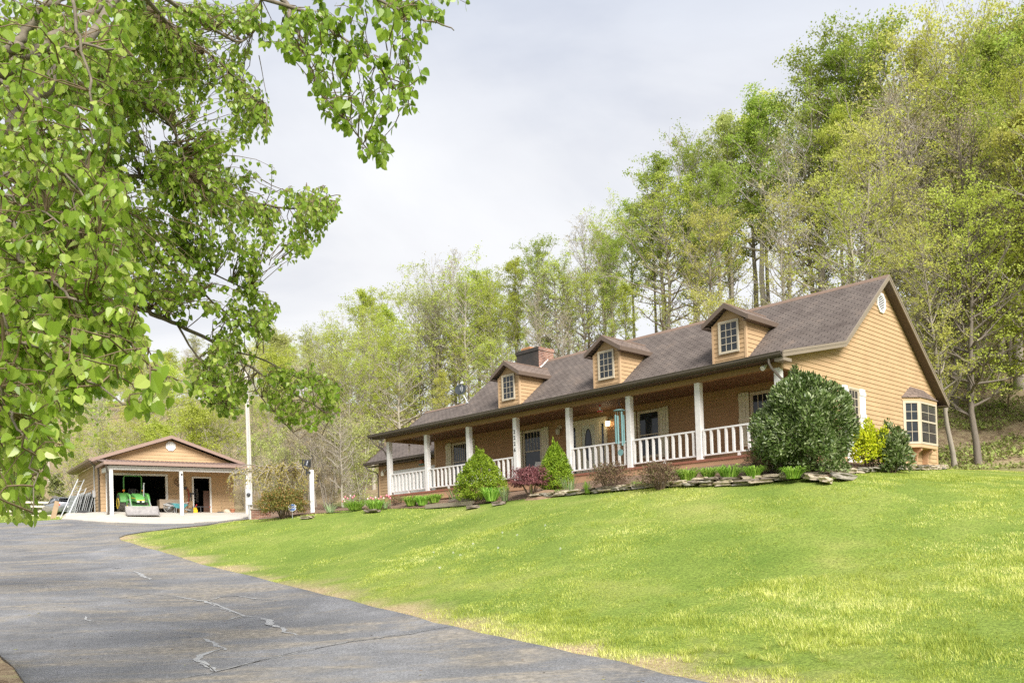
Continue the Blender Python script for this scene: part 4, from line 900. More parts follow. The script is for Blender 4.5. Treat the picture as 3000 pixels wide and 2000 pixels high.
mb = MB(); mb.box(-.24,.24,-.12,.30,.86,.96,.04).box(-.22,.22,.22,.34,.96,1.36,.05); mb.build('seat', M['black'], tr)
mb = MB(); mb.tube([(0,-.5,1.0),(0,-.36,1.22)], .02, 6).tube([(.17*math.cos(a),-.36+.09*math.sin(a),1.22+.14*math.sin(a)) for a in [2*PI*i/18 for i in range(19)]], .014, 5); mb.build('steering_wheel', M['black'], tr)
mb = MB(); mb.tube([(.34,-1.0,.75),(.34,-1.0,1.62),(.35,-1.06,1.72)], .032, 8); mb.build('exhaust_pipe', M['galv'], tr)
# cart, wheelbarrow and small things under the garage porch -----------------
WOOD = paint('grey_cart_wood', (.34,.27,.20), .85, .25, 6, .1, stretch=(.3,1,3)); TEAL = plain('teal_tray', (.10,.38,.42), .4)
def spoked(parent, c, r, m_t, n=16, axis='x'):
    w_ = MB(); pts = [(c[0], c[1]+r*math.cos(a), c[2]+r*math.sin(a)) if axis == 'x' else (c[0]+r*math.cos(a), c[1], c[2]+r*math.sin(a)) for a in [2*PI*i/28 for i in range(29)]]; w_.tube(pts, .028, 6); wh = w_.build('wheel', m_t, parent)
    sp_ = MB()
    for k in range(n):
        a = 2*PI*k/n; sp_.tube([c, (c[0], c[1]+r*math.cos(a), c[2]+r*math.sin(a)) if axis == 'x' else (c[0]+r*math.cos(a), c[1], c[2]+r*math.sin(a))], .006, 4)
    sp_.lathe([(0,-.05),(.035,-.05),(.035,.05),(0,.05)], 10, c, 'x' if axis == 'x' else 'y'); sp_.build('spokes', M['galv'], wh)
ct = gthing('garden_cart', 'weathered wooden garden cart with bicycle wheels behind the teal wheelbarrow', 'cart', -1.45, -.35, -.06)
mb = MB(); mb.box(-.52,.62,-.32,-.29,.28,.78).box(-.52,.62,.29,.32,.28,.78).box(-.52,.62,-.29,.29,.28,.31).box(-.55,-.52,-.32,.32,.28,.78).box(.02,.06,-.335,-.32,.28,.78); mb.build('cart_box', WOOD, ct)
for y_ in (-.38, .38): spoked(ct, (-.05, y_, .30), .29, paint('grey_tyre', (.25,.24,.22), .8, .1), 20, 'y')
mb = MB(); mb.tube([(.62,-.3,.5),(1.05,-.3,.62),(1.05,.3,.62),(.62,.3,.5)], .016, 6); mb.build('pull_handle', M['galv'], ct)
wbw = gthing('wheelbarrow', 'teal wheelbarrow with grey handles standing in front of the wooden cart', 'wheelbarrow', -1.02, -1.0, -.14)
mb = MB(); top = [(-.42,-.30,.60),(.40,-.33,.55),(.52,0,.53),(.40,.33,.55),(-.42,.30,.60)]; bot = [(-.22,-.17,.36),(.22,-.17,.32),(.26,0,.31),(.22,.17,.32),(-.22,.17,.36)]
mb.add(top+bot, [(0,1,6,5),(1,2,7,6),(2,3,8,7),(3,4,9,8),(4,0,5,9),(5,6,7,8,9)]); tray = mb.build('tray', TEAL, wbw); sol = tray.modifiers.new('sheet', 'SOLIDIFY'); sol.thickness = .012
for s_ in (-1, 1):
    mb = MB(); mb.bar((-.80,s_*.26,.58),(.60,s_*.07,.20), .04, .04).bar((-.18,s_*.18,.36),(-.24,s_*.2,0), .03, .03); mb.build('handle', M['galv'], wbw)
mb = MB(); mb.lathe([(0,-.04),(.12,-.04),(.17,-.03),(.17,.03),(.12,.04),(0,.04)], 20, (.62,0,.17), 'y'); mb.build('wheel', TYRE, wbw)
gc = gthing('gas_can', 'yellow plastic fuel can with a red spout by the small garage door', 'fuel can', -.02, -.5, slab(-.5))
mb = MB(); mb.box(-.15,.15,-.10,.10,0,.26,.04).prism([(-.13,.25),(.13,.25),(.06,.34),(-.05,.34)], -.07, .07, 'y'); mb.build('can_body', plain('can_yellow', (.85,.55,.02), .4), gc)
mb = MB(); mb.tube([(.04,0,.32),(.07,0,.42),(.12,0,.52)], .02, 8); mb.build('spout', plain('red_plastic', (.6,.03,.02), .4), gc)
st = gthing('wagon_wheel', 'dark ironwork wheel ornament on the garage wall behind the middle post', 'wall ornament', -.69, -.05, 1.78)
mb = MB(); R_ = .32; pts = [(R_*math.cos(a),0,R_*.82*math.sin(a)) for a in [2*PI*i/8+PI/8 for i in range(9)]]; mb.tube(pts, .018, 6)
sq = [(R_*.5*math.cos(a),0,R_*.45*math.sin(a)) for a in [2*PI*i/5+PI/2 for i in range(6)]]; mb.tube(sq, .015, 6)
for i in range(8): a = 2*PI*i/8+PI/8; mb.tube([(R_*math.cos(a),0,R_*.82*math.sin(a)),(R_*.47*math.cos(a),0,R_*.42*math.sin(a))], .014, 5)
mb.build('ring', plain('rusty_iron', (.10,.06,.04), .7), st)
rd = plain('red_hose', (.30,.06,.03), .5)
hs = gthing('garden_hose', 'red hose hanging in a loose loop on the garage wall beside the small door', 'hose', -.30, -.09, .4)
mb = MB(); mb.tube([(-.16,0,1.05),(-.05,.0,1.0),(.03,-.02,.8),(.06,-.03,.5),(.04,-.03,.2),(-.02,-.04,-.05),(.02,-.03,.3),(.09,-.02,.6),(.05,-.01,.95),(-.1,0,1.08)], .028, 6); hs2 = mb.build('hose_loop', rd, hs)
mb = MB(); mb.box(-.2,-.02,-.03,.05,.95,1.12,.02); mb.build('hanger', M['dgrey'], hs)
def tool(name, label, cat, x, y, z, lean, m_h, head, hh=1.3):
    t = gthing(name, label, cat, x, y, z); mb = MB(); mb.tube([(0,-.25,0),(lean,-.02,hh)], .016, 6); mb.build('shaft', m_h, t); mb = MB(); mb.at(Matrix.Translation((lean,-.02,hh)) if head[0] > 0 else Matrix.Identity(4)); mb.box(*head[1:]); mb.build('tool_head', M['dgrey'], t); return t
POLE = paint('wood_handle', (.50,.38,.22), .6, .1)
tool('shovel', 'long handled shovel leaning on the garage wall left of the small door', 'shovel', -.14, -.05, slab(-.3), -.02, POLE, (1, -.09,.09,-.02,.01,-.25,.12), 1.0)
tool('rake', 'pale handled rake propped beside the small garage door frame', 'rake', -.06, -.03, slab(-.3), .03, POLE, (1, -.16,.16,-.02,.02,-.03,.05), 1.15)
t = gthing('floor_jack', 'long low floor jack handle lying level in front of the small door', 'jack', .10, -.75, -.11); mb = MB(); mb.tube([(-.35,0,.42),(.62,0,.40)], .018, 6); mb.build('bar', M['dgrey'], t); mb = MB(); mb.tube([(.62,0,.40),(.74,0,.40)], .026, 8); mb.build('grip', rd, t); mb = MB(); mb.bar((-.3,0,0),(-.3,0,.42),.04,.04).bar((.15,0,0),(.15,0,.41),.04,.04); mb.build('stand', M['dgrey'], t)
t = gthing('flower_pot', 'terracotta pot at the right end of the garage wall', 'pot', 2.24, -.35, slab(-.35)); mb = MB(); mb.lathe([(0,0),(.10,0),(.14,.2),(.16,.2),(.16,.25),(.135,.25),(.12,.2),(0,.2)], 18); mb.build('pot_body', plain('terracotta', (.42,.17,.09), .8), t); mb = MB(); mb.lathe([(0,.205),(.122,.205)], 12); mb.build('soil', M['dark'], t)
t = gthing('broom', 'old broom with a dark head leaning low at the garage wall right of the door', 'broom', 1.55, -.3, slab(-.3)); mb = MB(); mb.tube([(.1,0,.05),(.12,.25,.75)], .012, 6); mb.build('shaft', POLE, t); mb = MB(); mb.box(-.2,.3,-.05,.05,.0,.09,.01); mb.build('brush_head', M['dgrey'], t)
t = gthing('tarp_bundle', 'cream cloth bundle lying beside the terracotta pot', 'bundle', 1.92, -.35, slab(-.35)); mb = MB()
bm_ = bmesh.new(); bmesh.ops.create_icosphere(bm_, subdivisions=3, radius=.2)
for q in bm_.verts: q.co = Vector((q.co.x*1.1, q.co.y*.7, max(-.02, q.co.z*.75+.08)))*(1+.35*mnoise.noise(q.co*6))
bm_.verts.index_update(); mb.add([tuple(q.co) for q in bm_.verts], [tuple(q.index for q in f.verts) for f in bm_.faces]); mb.build('cloth', plain('cream_cloth', (.6,.52,.4), .9), t, smooth='all')
# leaning sheets, ladders and crate on the far left of the garage -------------
for i in range(8):
    x_ = -6.15+.125*i; t = gthing('metal_sheet', 'grey galvanised sheets leaning in a row against the garage side wall', 'metal sheet', x_, 1.6+.15*(i % 3), slab(0)-.16+.01*i, group='sheets leaning on the garage side wall')
    mb = MB(); hh = 1.32+.04*(i % 3); n = 12
    for k in range(n):
        y0_, y1_ = 3.1*k/n, 3.1*(k+1)/n; dx = .012*(k % 2)
        mb.add([(dx,y0_,0),(.012-dx,y1_,0),(.34+.012-dx,y1_,hh),(.34+dx,y0_,hh),(dx+.01,y0_,0),(.022-dx,y1_,0),(.362-dx,y1_,hh),(.35+dx,y0_,hh)], [(0,1,2,3),(7,6,5,4),(0,3,7,4),(1,5,6,2),(3,2,6,7),(0,4,5,1)])
    mb.build('sheet_panel', paint('weathered_sheet%d' % (i % 3), sh((.42,.44,.43), (.7,1,1.2)[i % 3]), .5, .2, 5, metal=.3), t)
    mb = MB(); mb.tube([(.02,-.01,0),(.36,-.01,hh)], .018, 5); mb.build('edge_rail', M['galv'], t)
ALU = plain('aluminium', (.66,.68,.70), .35, .5)
def ladder(label, x, y, L_, w_, n):
    t = gthing('ladder', label, 'ladder', x, y, slab(0)-.25, group=None); d = Vector((.95,.25,2.15)).normalized(); wv = Vector((.85,.52,0)).normalized()*w_; z0 = Vector((0,0,0))
    for k in (0, 1): mb = MB(); mb.bar(z0+wv*k, z0+wv*k+d*L_, .04, .08, up=(0,1,0)); mb.build('rail', ALU, t)
    for k in range(n): p = z0+d*(L_*(k+.6)/n); mb = MB(); mb.tube([p, p+wv], .016, 6); mb.build('rung', ALU, t)
ladder('taller aluminium ladder leaning beside the grey sheets', -6.75, 2.2, 2.55, .42, 8); ladder('shorter aluminium ladder leaning in front of the grey sheets', -6.45, 1.7, 1.95, .36, 6)
t = gthing('plank', 'bare brown plank leaning at the left of the ladders', 'plank', -7.05, 2.6, slab(0)-.25); mb = MB(); mb.bar((0,0,0),(.28,.2,1.05), .26, .04, up=(0,1,0)); mb.build('board', paint('plank_wood', (.36,.25,.15), .8, .2, 5), t)
t = gthing('plastic_crate', 'black plastic crate on the ground in front of the leaning sheets', 'crate', -5.75, .85, slab(0)-.17); mb = MB(); mb.box(-.25,.25,-.17,.17,0,.03).box(-.25,.25,-.18,-.16,0,.34).box(-.25,.25,.16,.18,0,.34).box(-.26,-.24,-.18,.18,0,.34).box(.24,.26,-.18,.18,0,.34).box(-.27,.27,-.19,-.175,.28,.34); mb.build('crate_body', plain('crate_black', (.05,.052,.055), .5), t)
mb = MB(); mb.box(-.10,.10,-.195,-.18,.17,.23); mb.build('hand_slot', M['black'], t)
# car and board fence ---------------------------------------------------------
cg = onground(-33.6, 64.0)
car = thing('parked_car', 'grey sedan parked on the grass beyond the garage, seen from behind', 'car', cg, math.radians(43))
PAINTC = plain('car_paint', (.30,.31,.33), .22, .6)
def loft(sections, name, m, parent, smooth=True):
    """sections: list of (y, [(x,z)...]) with equal counts"""
    n = len(sections[0][1]); v = [(x, y, z) for y, pr in sections for x, z in pr]; f = []
    for i in range(len(sections)-1):
        for j in range(n): f.append((i*n+j, i*n+(j+1) % n, (i+1)*n+(j+1) % n, (i+1)*n+j))
    f += [tuple(range(n))[::-1], tuple(range((len(sections)-1)*n, len(sections)*n))]
    mb = MB(); mb.add(v, f); return mb.build(name, m, parent, smooth=smooth)
def ring(w_, z0, z1, belt, tw=.9): return [(-w_*.9,z0),(w_*.9,z0),(w_,z0+.15),(w_,belt),(w_*tw,z1),(-w_*tw,z1),(-w_,belt),(-w_,z0+.15)]
loft([(-2.28,ring(.72,.42,.86,.7)),(-2.22,ring(.82,.30,.98,.80)),(-1.9,ring(.89,.24,1.03,.85)),(-1.0,ring(.91,.22,.98,.86)),(.8,ring(.91,.22,.95,.84)),(1.6,ring(.89,.24,.88,.76)),(2.15,ring(.82,.28,.74,.62)),(2.3,ring(.68,.36,.62,.55))], 'car_body', PAINTC, car)
loft([(-1.95,ring(.66,.98,1.02,1.0,.98)),(-1.25,ring(.76,.95,1.33,1.05,.72)),(-.5,ring(.78,.94,1.44,1.05,.70)),(.2,ring(.77,.93,1.42,1.05,.70)),(1.05,ring(.70,.90,.96,.93,.98))], 'cabin', glass_mat('car_glass', (.03,.035,.04), .06), car)
loft([(-1.62,ring(.56,1.17,1.20,1.185,.98)),(-1.2,ring(.575,1.335,1.365,1.35,.96)),(-.5,ring(.58,1.435,1.46,1.45,.96)),(.15,ring(.57,1.42,1.445,1.43,.96)),(.35,ring(.56,1.35,1.38,1.365,.96))], 'car_roof', PAINTC, car)
for s_ in (-1, 1):
    mb = MB(); mb.tube([(s_*.66,-1.95,1.0),(s_*.58,-1.25,1.34),(s_*.57,-.4,1.45),(s_*.57,.25,1.42),(s_*.71,1.05,.95)], .04, 5); mb.tube([(s_*.80,-.55,.95),(s_*.575,-.5,1.43)], .04, 5); mb.build('pillar', PAINTC, car)
    mb = MB(); mb.prism([(s_*.80,.72),(s_*.80,.86),(s_*.30,.88),(s_*.30,.80)], -2.27, -2.15, 'y').box(s_*.72, s_*.90, -2.2, -1.85, .78, .88, .03); mb.build('taillight', plain('red_lens', (.55,.02,.02), .25), car)
    mb = MB(); mb.box(s_*.88, s_*1.06, .55, .66, .90, 1.03, .03); mb.build('mirror', PAINTC, car)
    for y_ in (-1.38, 1.40):
        mb = MB(); mb.lathe([(.0,-.11),(.29,-.11),(.325,-.08),(.325,.08),(.29,.11),(0,.11)], 24, (s_*.82, y_, .325), 'x'); w1 = mb.build('wheel', TYRE, car)
        mb = MB(); mb.lathe([(0,0),(.10,.01),(.20,.0),(.21,-.03),(0,-.03)], 18, (s_*.935, y_, .325), 'x'); mb.build('rim', ALU, w1)
mb = MB(); mb.box(-.62,.62,-2.31,-2.24,.32,.46,.03); mb.build('bumper_insert', M['dgrey'], car)
mb = MB(); mb.box(-.24,.24,-2.295,-2.25,.60,.72); mb.build('number_plate', M['white'], car)
FEN = paint('cream_fence_board', (.66,.60,.48), .75, .12, 4)
f0 = onground(-42, 66); fe = thing('board_fence', 'cream painted board fence with flat rails beyond the grey car', 'fence', f0)
fp = [(-43+2.4*k, 65.5+.35*k) for k in range(5)]
for k, (x, y) in enumerate(fp):
    g_ = onground(x, y)-f0; mb = MB(); mb.box(g_.x-.07, g_.x+.07, g_.y-.07, g_.y+.07, g_.z-.3, g_.z+1.45, .01); mb.build('fence_post', FEN, fe)
for q in (.25,.62,.98,1.30):
    mb = MB()
    for (x, y), (x2, y2) in zip(fp[:-1], fp[1:]): mb.bar(onground(x, y-.08)-f0+Vector((0,0,q)), onground(x2, y2-.08)-f0+Vector((0,0,q)), .03, .15)
    mb.build('fence_rail', FEN, fe)
# ------------------------------------------------------------------ leaves and shrubs
RS = np.random.RandomState(11)
def rand_dirs(n, rs=None):
    rs = rs or RS; v = rs.normal(size=(n, 3)); return v/np.linalg.norm(v, axis=1, keepdims=True)
def leaf_quads(c, size, ratio=.55, up=None, dirs=None, rs=None, fold=.18):
    """one folded diamond per leaf: base, side, tip, side. up: preferred normal; dirs: preferred growth direction"""
    rs = rs or RS; n = len(c); size = np.broadcast_to(np.asarray(size, float), (n,))[:, None]
    d = rand_dirs(n, rs) if dirs is None else dirs; d = d/np.maximum(np.linalg.norm(d, axis=1, keepdims=True), 1e-9)
    nn = rand_dirs(n, rs) if up is None else up+rand_dirs(n, rs)*.6
    s = np.cross(d, nn); s /= np.maximum(np.linalg.norm(s, axis=1, keepdims=True), 1e-9); nrm = np.cross(s, d)
    a = c; t = c+d*size; m = c+d*size*.48+nrm*size*fold
    l = m-s*size*ratio*.5-nrm*size*fold*1.6; r = m+s*size*ratio*.5-nrm*size*fold*1.6
    v = np.stack([a, r, t, l], 1).reshape(-1, 3); return v
def blob_noise(p, seed=0.0, f=1.0): return np.array([mnoise.noise((q[0]*f+seed, q[1]*f, q[2]*f)) for q in p])
def bush(name, label, cat, loc, rx, ry, h, n, size, mat, ratio=.5, lump=.25, freq=1.6, stem=M['beam'], nst=9, group=None, seed=1, shell=.75, base=0.0, up=.5, shape=None, stem_r=.012, z_lift=0.0, dirs_out=.6, tone_pow=1.0, low=False):
    rs = np.random.RandomState(seed); t = thing(name, label, cat, loc, rs.uniform(0, 6), group)
    d = rand_dirs(n, rs)
    if not low: d[:, 2] = np.where(d[:, 2] < -.55, -d[:, 2], d[:, 2])
    k = 1+lump*blob_noise(d*freq, seed*3.7)*2; rad = k*np.where(rs.rand(n) < shell, rs.uniform(.84, 1.05, n)+(rs.rand(n) < .05)*rs.uniform(0, .12, n), rs.uniform(.35, .9, n))
    p = d*rad[:, None]; hz = h/2
    if shape is not None: p = shape(p, rs)
    P_ = p*np.array([rx, ry, hz])+np.array([0, 0, hz*1.0+z_lift])
    ok = P_[:, 2] > base; P_ = P_[ok]; d = d[ok]
    gdir = d*dirs_out+rand_dirs(len(P_), rs)*.8+np.array([0, 0, up])
    v = leaf_quads(P_, size*rs.uniform(.7, 1.3, len(P_)), ratio, up=d*.7+np.array([0, 0, .4]), dirs=gdir, rs=rs)
    np_mesh('foliage', v, 4, mat, t, tone=rs.rand(len(P_))**tone_pow)
    mb = MB(); r2 = random.Random(seed)
    for i in range(nst):
        a = r2.uniform(0, 2*PI); q = r2.uniform(.35, .85); e = Vector((rx*q*math.cos(a), ry*q*math.sin(a), h*r2.uniform(.5, .9))); b0 = Vector((rx*.12*math.cos(a), ry*.12*math.sin(a), -.05))
        mid = b0.lerp(e, .5)+Vector((0, 0, h*.08)); mb.tube([b0, mid, e], [stem_r*1.5, stem_r, stem_r*.4], 5)
    mb.build('stems', stem, t); return t
def at_px(u, v, up=0.0, d0=12):
    """bed or lawn point met by a line of sight"""
    p = ground(u, v, d0, 60); return Vector((p.x, p.y, p.z+up))
def bedpx(u, v):
    ds = np.linspace(15, 50, 900); r = sight(u, v); xs, ys, zs = r.x*ds/r.y, ds, r.z*ds/r.y+EYE
    g = gz_np(xs, ys)+np.array([bed_up(HMI @ Vector((x, y, 0))) for x, y in zip(xs, ys)]); b = zs < g
    i = int(np.argmax(b)) if b.any() else len(ds)-1
    return Vector((xs[i], ys[i], g[i]))
L_LAUREL = leaf_mat('laurel_leaf', (.06,.10,.02), (.14,.19,.05), (.38,.42,.23), .36, .2)
L_YELLOW = leaf_mat('gold_leaf', (.34,.42,.015), (.56,.60,.02), (.72,.70,.03), .5, .3)
L_SPRUCE = leaf_mat('dwarf_spruce_needle', (.13,.23,.015), (.24,.36,.02), (.34,.45,.04), .6, .2)
L_MAPLE = leaf_mat('red_maple_leaf', (.13,.045,.05), (.24,.085,.09), (.34,.15,.14), .5, .3)
L_AZAL = leaf_mat('winter_brown_leaf', (.12,.075,.045), (.22,.14,.09), (.20,.21,.07), .7, .2)
L_LILY = leaf_mat('daylily_blade', (.13,.28,.03), (.28,.48,.06), (.44,.62,.12), .45, .3)
L_IRIS = leaf_mat('iris_blade', (.14,.22,.08), (.27,.36,.16), (.42,.48,.27), .5, .25)
L_NAND = leaf_mat('nandina_leaf', (.12,.13,.025), (.21,.19,.05), (.36,.15,.06), .45, .2)
L_GOLDTW = leaf_mat('weeping_bud_leaf', (.40,.36,.09), (.52,.46,.13), (.46,.36,.16), .6, .35)
TWIG = paint('brown_twig', (.16,.11,.075), .85, .2, 8); TWIG_G = paint('grey_twig', (.30,.26,.21), .85, .2, 8)
def px_bush(name, label, cat, u0, u1, vt, vb, n, size, mat, depth_k=1.0, push=0.0, **k):
    b = bedpx((u0+u1)/2, vb); d = b.y; w_ = (u1-u0)/FPX*d; h = (vb-vt)/FPX*d
    if push: dr = Vector((b.x, b.y, 0)).normalized(); b = b+dr*push; b.z = bedz(b.x, b.y); h += 0
    return bush(name, label, cat, b-Vector((0, 0, .05)), w_/2, w_/2*depth_k, h, n, size, mat, **k)
def cone(p, rs):
    z = np.clip((p[:, 2]+1)/2, 0, 1.05); r = np.hypot(p[:, 0], p[:, 1])+1e-6
    prof = np.interp(z, [0, .1, .28, .5, .7, .86, .95, 1.0], [.78, .95, 1.0, .88, .66, .42, .27, .12]); f = r/np.sqrt(np.maximum(1-(2*np.clip(z,0,1)-1)**2, .02)); f = np.clip(f, .3, 1.15)
    k = prof*f/r; return np.stack([p[:, 0]*k, p[:, 1]*k, p[:, 2]], 1)
px_bush('dwarf_spruce', 'larger bright green cone shaped dwarf spruce in front of the porch railing', 'shrub', 1341, 1478, 1326, 1464, 17000, .075, L_SPRUCE, ratio=.34, lump=.22, freq=3.8, shape=cone, seed=3, nst=4, shell=.9, low=True)
px_bush('dwarf_spruce', 'smaller bright green cone shaped dwarf spruce beside the purple leaved maple', 'shrub', 1585, 1674, 1302, 1436, 13000, .07, L_SPRUCE, ratio=.34, lump=.22, freq=3.8, shape=cone, seed=4, nst=4, shell=.9, push=.3, low=True)
def dome(p, rs):
    q = p.copy(); q[:, 2] = np.where(q[:, 2] < 0, q[:, 2]*.5, q[:, 2]); return q
mp_ = px_bush('japanese_maple', 'low mounded purple red maple with feathery leaves between the two dwarf spruces', 'tree', 1502, 1614, 1374, 1452, 6500, .07, L_MAPLE, ratio=.35, lump=.35, freq=2.4, shape=dome, seed=5, nst=14, shell=.55, stem=TWIG, up=-.3, base=.22, z_lift=.10)
mb = MB(); mb.tube([(0,0,-.1),(.03,.02,.3),(.0,0,.7)], [.035,.03,.015], 6); mb.build('trunk', paint('green_bark', (.30,.30,.12), .8, .2, 6), mp_)
px_bush('azalea', 'twiggy brown azalea below the front door railing', 'shrub', 1727, 1845, 1352, 1434, 3600, .05, L_AZAL, lump=.3, freq=2.6, seed=6, nst=60, shell=.45, stem=TWIG, stem_r=.006)
px_bush('azalea', 'twiggy brown azalea in front of the porch left of the row of daylilies', 'shrub', 1873, 1995, 1354, 1428, 3600, .05, L_AZAL, lump=.3, freq=2.6, seed=7, nst=60, shell=.45, stem=TWIG, stem_r=.006)
px_bush('azalea', 'thin brown azalea squeezed against the left side of the big round laurel', 'shrub', 2188, 2262, 1300, 1390, 2200, .05, L_AZAL, lump=.3, freq=2.6, seed=8, nst=50, shell=.45, stem=TWIG, stem_r=.006)
px_bush('rose_bush', 'sparse reddish brown rose bush in front of the second porch post', 'shrub', 1205, 1318, 1408, 1458, 1100, .05, L_AZAL, lump=.4, freq=2.6, seed=9, nst=45, shell=.4, stem=TWIG, stem_r=.006)
px_bush('rose_bush', 'low sparse reddish brown rose bush by the left corner of the porch', 'shrub', 1136, 1190, 1450, 1478, 700, .05, L_AZAL, lump=.4, freq=2.6, seed=10, nst=30, shell=.4, stem=TWIG, stem_r=.006)
def ball(p, rs):
    z = np.clip((p[:, 2]+1)/2, 0, 1.05); r = np.hypot(p[:, 0], p[:, 1])+1e-6; prof = np.interp(z, [0, .1, .25, .5, .72, .88, 1.0], [.78, .92, 1.02, 1.04, .88, .62, .22])
    f = np.clip(r/np.sqrt(np.maximum(1-(2*np.clip(z,0,1)-1)**2, .02)), .25, 1.2); k = prof*f/r; return np.stack([p[:, 0]*k, p[:, 1]*k, p[:, 2]], 1)
px_bush('laurel', 'big round dark green laurel bush at the right front corner of the porch', 'shrub', 2236, 2486, 1104, 1396, 24000, .115, L_LAUREL, ratio=.36, lump=.22, freq=1.9, shape=ball, seed=12, nst=10, shell=.8, stem=TWIG, up=.55, push=.6, tone_pow=1.3, stem_r=.02, low=True)
px_bush('laurel', 'smaller dark green laurel against the gable wall behind the yellow shrub', 'shrub', 2566, 2664, 1252, 1384, 3800, .12, L_LAUREL, ratio=.36, lump=.40, freq=1.9, seed=13, nst=10, shell=.55, stem=TWIG, up=.6, push=.6, shape=ball, low=True)
px_bush('golden_shrub', 'bright yellow leaved shrub between the two green laurels', 'shrub', 2496, 2600, 1250, 1376, 5200, .075, L_YELLOW, ratio=.5, lump=.4, freq=2.2, seed=14, nst=18, shell=.5, stem=TWIG, up=.5, push=.1)
px_bush('nandina', 'wide olive and bronze nandina bush behind the blue octagonal yard sign', 'shrub', 750, 912, 1436, 1514, 9500, .085, L_NAND, ratio=.4, lump=.25, freq=2.4, seed=15, nst=26, shell=.5, stem=TWIG, depth_k=.8)
# strap leaved clumps -------------------------------------------------------------
def clump(name, label, cat, loc, r, h, n, mat, wid=.018, arch=.55, seed=1, group=None, stiff=False):
    rs = np.random.RandomState(seed); t = thing(name, label, cat, loc, 0, group); V = []; K_ = 4
    a = rs.uniform(0, 2*PI, n); b0 = rs.uniform(0, 1, n)**.7*r*.45; L = h*rs.uniform(.7, 1.2, n); out = r*rs.uniform(.25, 1.1, n)*(1.1 if stiff else 1)
    dx, dy = np.cos(a), np.sin(a); ph = a+rs.uniform(-.8, .8, n); px_, py_ = -np.sin(ph), np.cos(ph); w_ = wid*rs.uniform(.6, 1.3, n)
    def pt(s):
        o = b0+out*s**(1.3 if stiff else 1.1); z = L*(s-(arch*s**3 if not stiff else arch*.25*s**3)); return np.stack([dx*o, dy*o, z], 1)
    for i in range(K_):
        s0, s1 = i/K_, (i+1)/K_; p0, p1 = pt(s0), pt(s1); f0, f1 = (1-s0**2)*.9+.1, max(.04, (1-s1**2)*.9+.02)
        sd = np.stack([px_, py_, px_*0], 1)*w_[:, None]/2
        V.append(np.stack([p0-sd*f0, p0+sd*f0, p1+sd*f1, p1-sd*f1], 1))
    V = np.stack(V, 1).reshape(-1, 3); np_mesh('blades', V, 4, mat, t, tone=np.repeat(rs.rand(n), K_)); return t
GL = 'daylily clumps along the flower bed'
for i, (u, v, w_, h, lab) in enumerate(((1040,1493,64,28,'leftmost bright green daylily clump below the pink tulips'), (1100,1492,62,30,'daylily clump below the tulips just left of the porch corner'), (1205,1482,44,30,'left half of the paired daylily clumps below the first railing'), (1238,1480,42,30,'right half of the paired daylily clumps below the first railing'),
    (1272,1473,44,27,'small daylily clump just left of the larger dwarf spruce'), (1441,1468,56,42,'tall daylily clump at the right foot of the larger dwarf spruce'), (2014,1416,70,46,'first daylily clump from the left behind the stone edging'), (2076,1408,50,38,'second daylily clump from the left behind the stone edging'), (2136,1407,74,44,'third and widest daylily clump behind the stone edging'), (2208,1404,60,40,'fourth daylily clump behind the stone edging beside the brown azalea'), (2324,1402,64,36,'lone daylily clump at the foot of the big laurel'))):
    b = bedpx(u, v); clump('daylily', lab, 'plant', b, w_/FPX*b.y*.62, h/FPX*b.y*1.7, 210, L_LILY, .028, .6, 30+i, GL)
GI = 'iris and daffodil clumps in the flower bed'
for i, (u, v, w_, h, lab) in enumerate(((968,1500,42,30,'grey green daffodil clump at the foot of the bell post'), (1330,1466,44,40,'grey green iris clump left of the larger dwarf spruce'), (1478,1467,36,40,'pale iris clump between the daylily and the purple maple'), (1668,1444,52,54,'large grey green daffodil clump right of the purple maple'), (1722,1444,26,34,'small upright green iris left of the first azalea'), (1868,1428,42,22,'low green seedling clump between the two brown azaleas'), (1128,1488,24,24,'small pale iris right of the second daylily clump'), (1637,1447,24,14,'tiny yellow green clump on the bare soil mound'))):
    b = bedpx(u, v); clump('iris', lab, 'plant', b, w_/FPX*b.y*.6, h/FPX*b.y*1.25, 38, L_IRIS if i not in (4, 5, 7) else L_LILY, .026, .9, 60+i, GI, stiff=True)
# tulips
TUL = plain('pink_tulip', (.75,.22,.28), .5); TUL2 = plain('pale_tulip', (.80,.55,.50), .5); STEM = plain('tulip_stem', (.15,.28,.08), .6)
tul = None
for i, (u, v) in enumerate(((1000,1476),(1006,1470),(1013,1474),(1020,1467),(1028,1472),(1034,1468),(1071,1476),(1080,1473),(1088,1476),(1097,1472),(1104,1476),(1112,1470),(1120,1474),(1128,1466),(1136,1469),(1003,1484),(996,1490),(1140,1474))):
    b = bedpx(u+rnd.uniform(-1, 1), 1491)+Vector((0, .5, 0)); b.z = bedz(b.x, b.y)
    hz = max(.25, at_depth(u, v-12, b.y).z-b.z)
    t = thing('tulip', ['pink tulip standing in the bunch behind the leftmost daylily', 'pink tulip standing near the left corner of the porch'][u > 1050], 'flower', b, rnd.uniform(0, 6), ['tulips behind the leftmost daylily', 'tulips by the porch corner'][u > 1050])
    mb = MB(); mb.tube([(0,0,0),(.01,0,hz)], .006, 4); mb.build('stem', STEM, t); mb = MB(); mb.lathe([(.0,-.01),(.026,.01),(.034,.035),(.028,.065),(.012,.082),(0,.07)], 8, (.01,0,hz)); mb.build('bloom', TUL if i % 3 else TUL2, t, smooth='all')
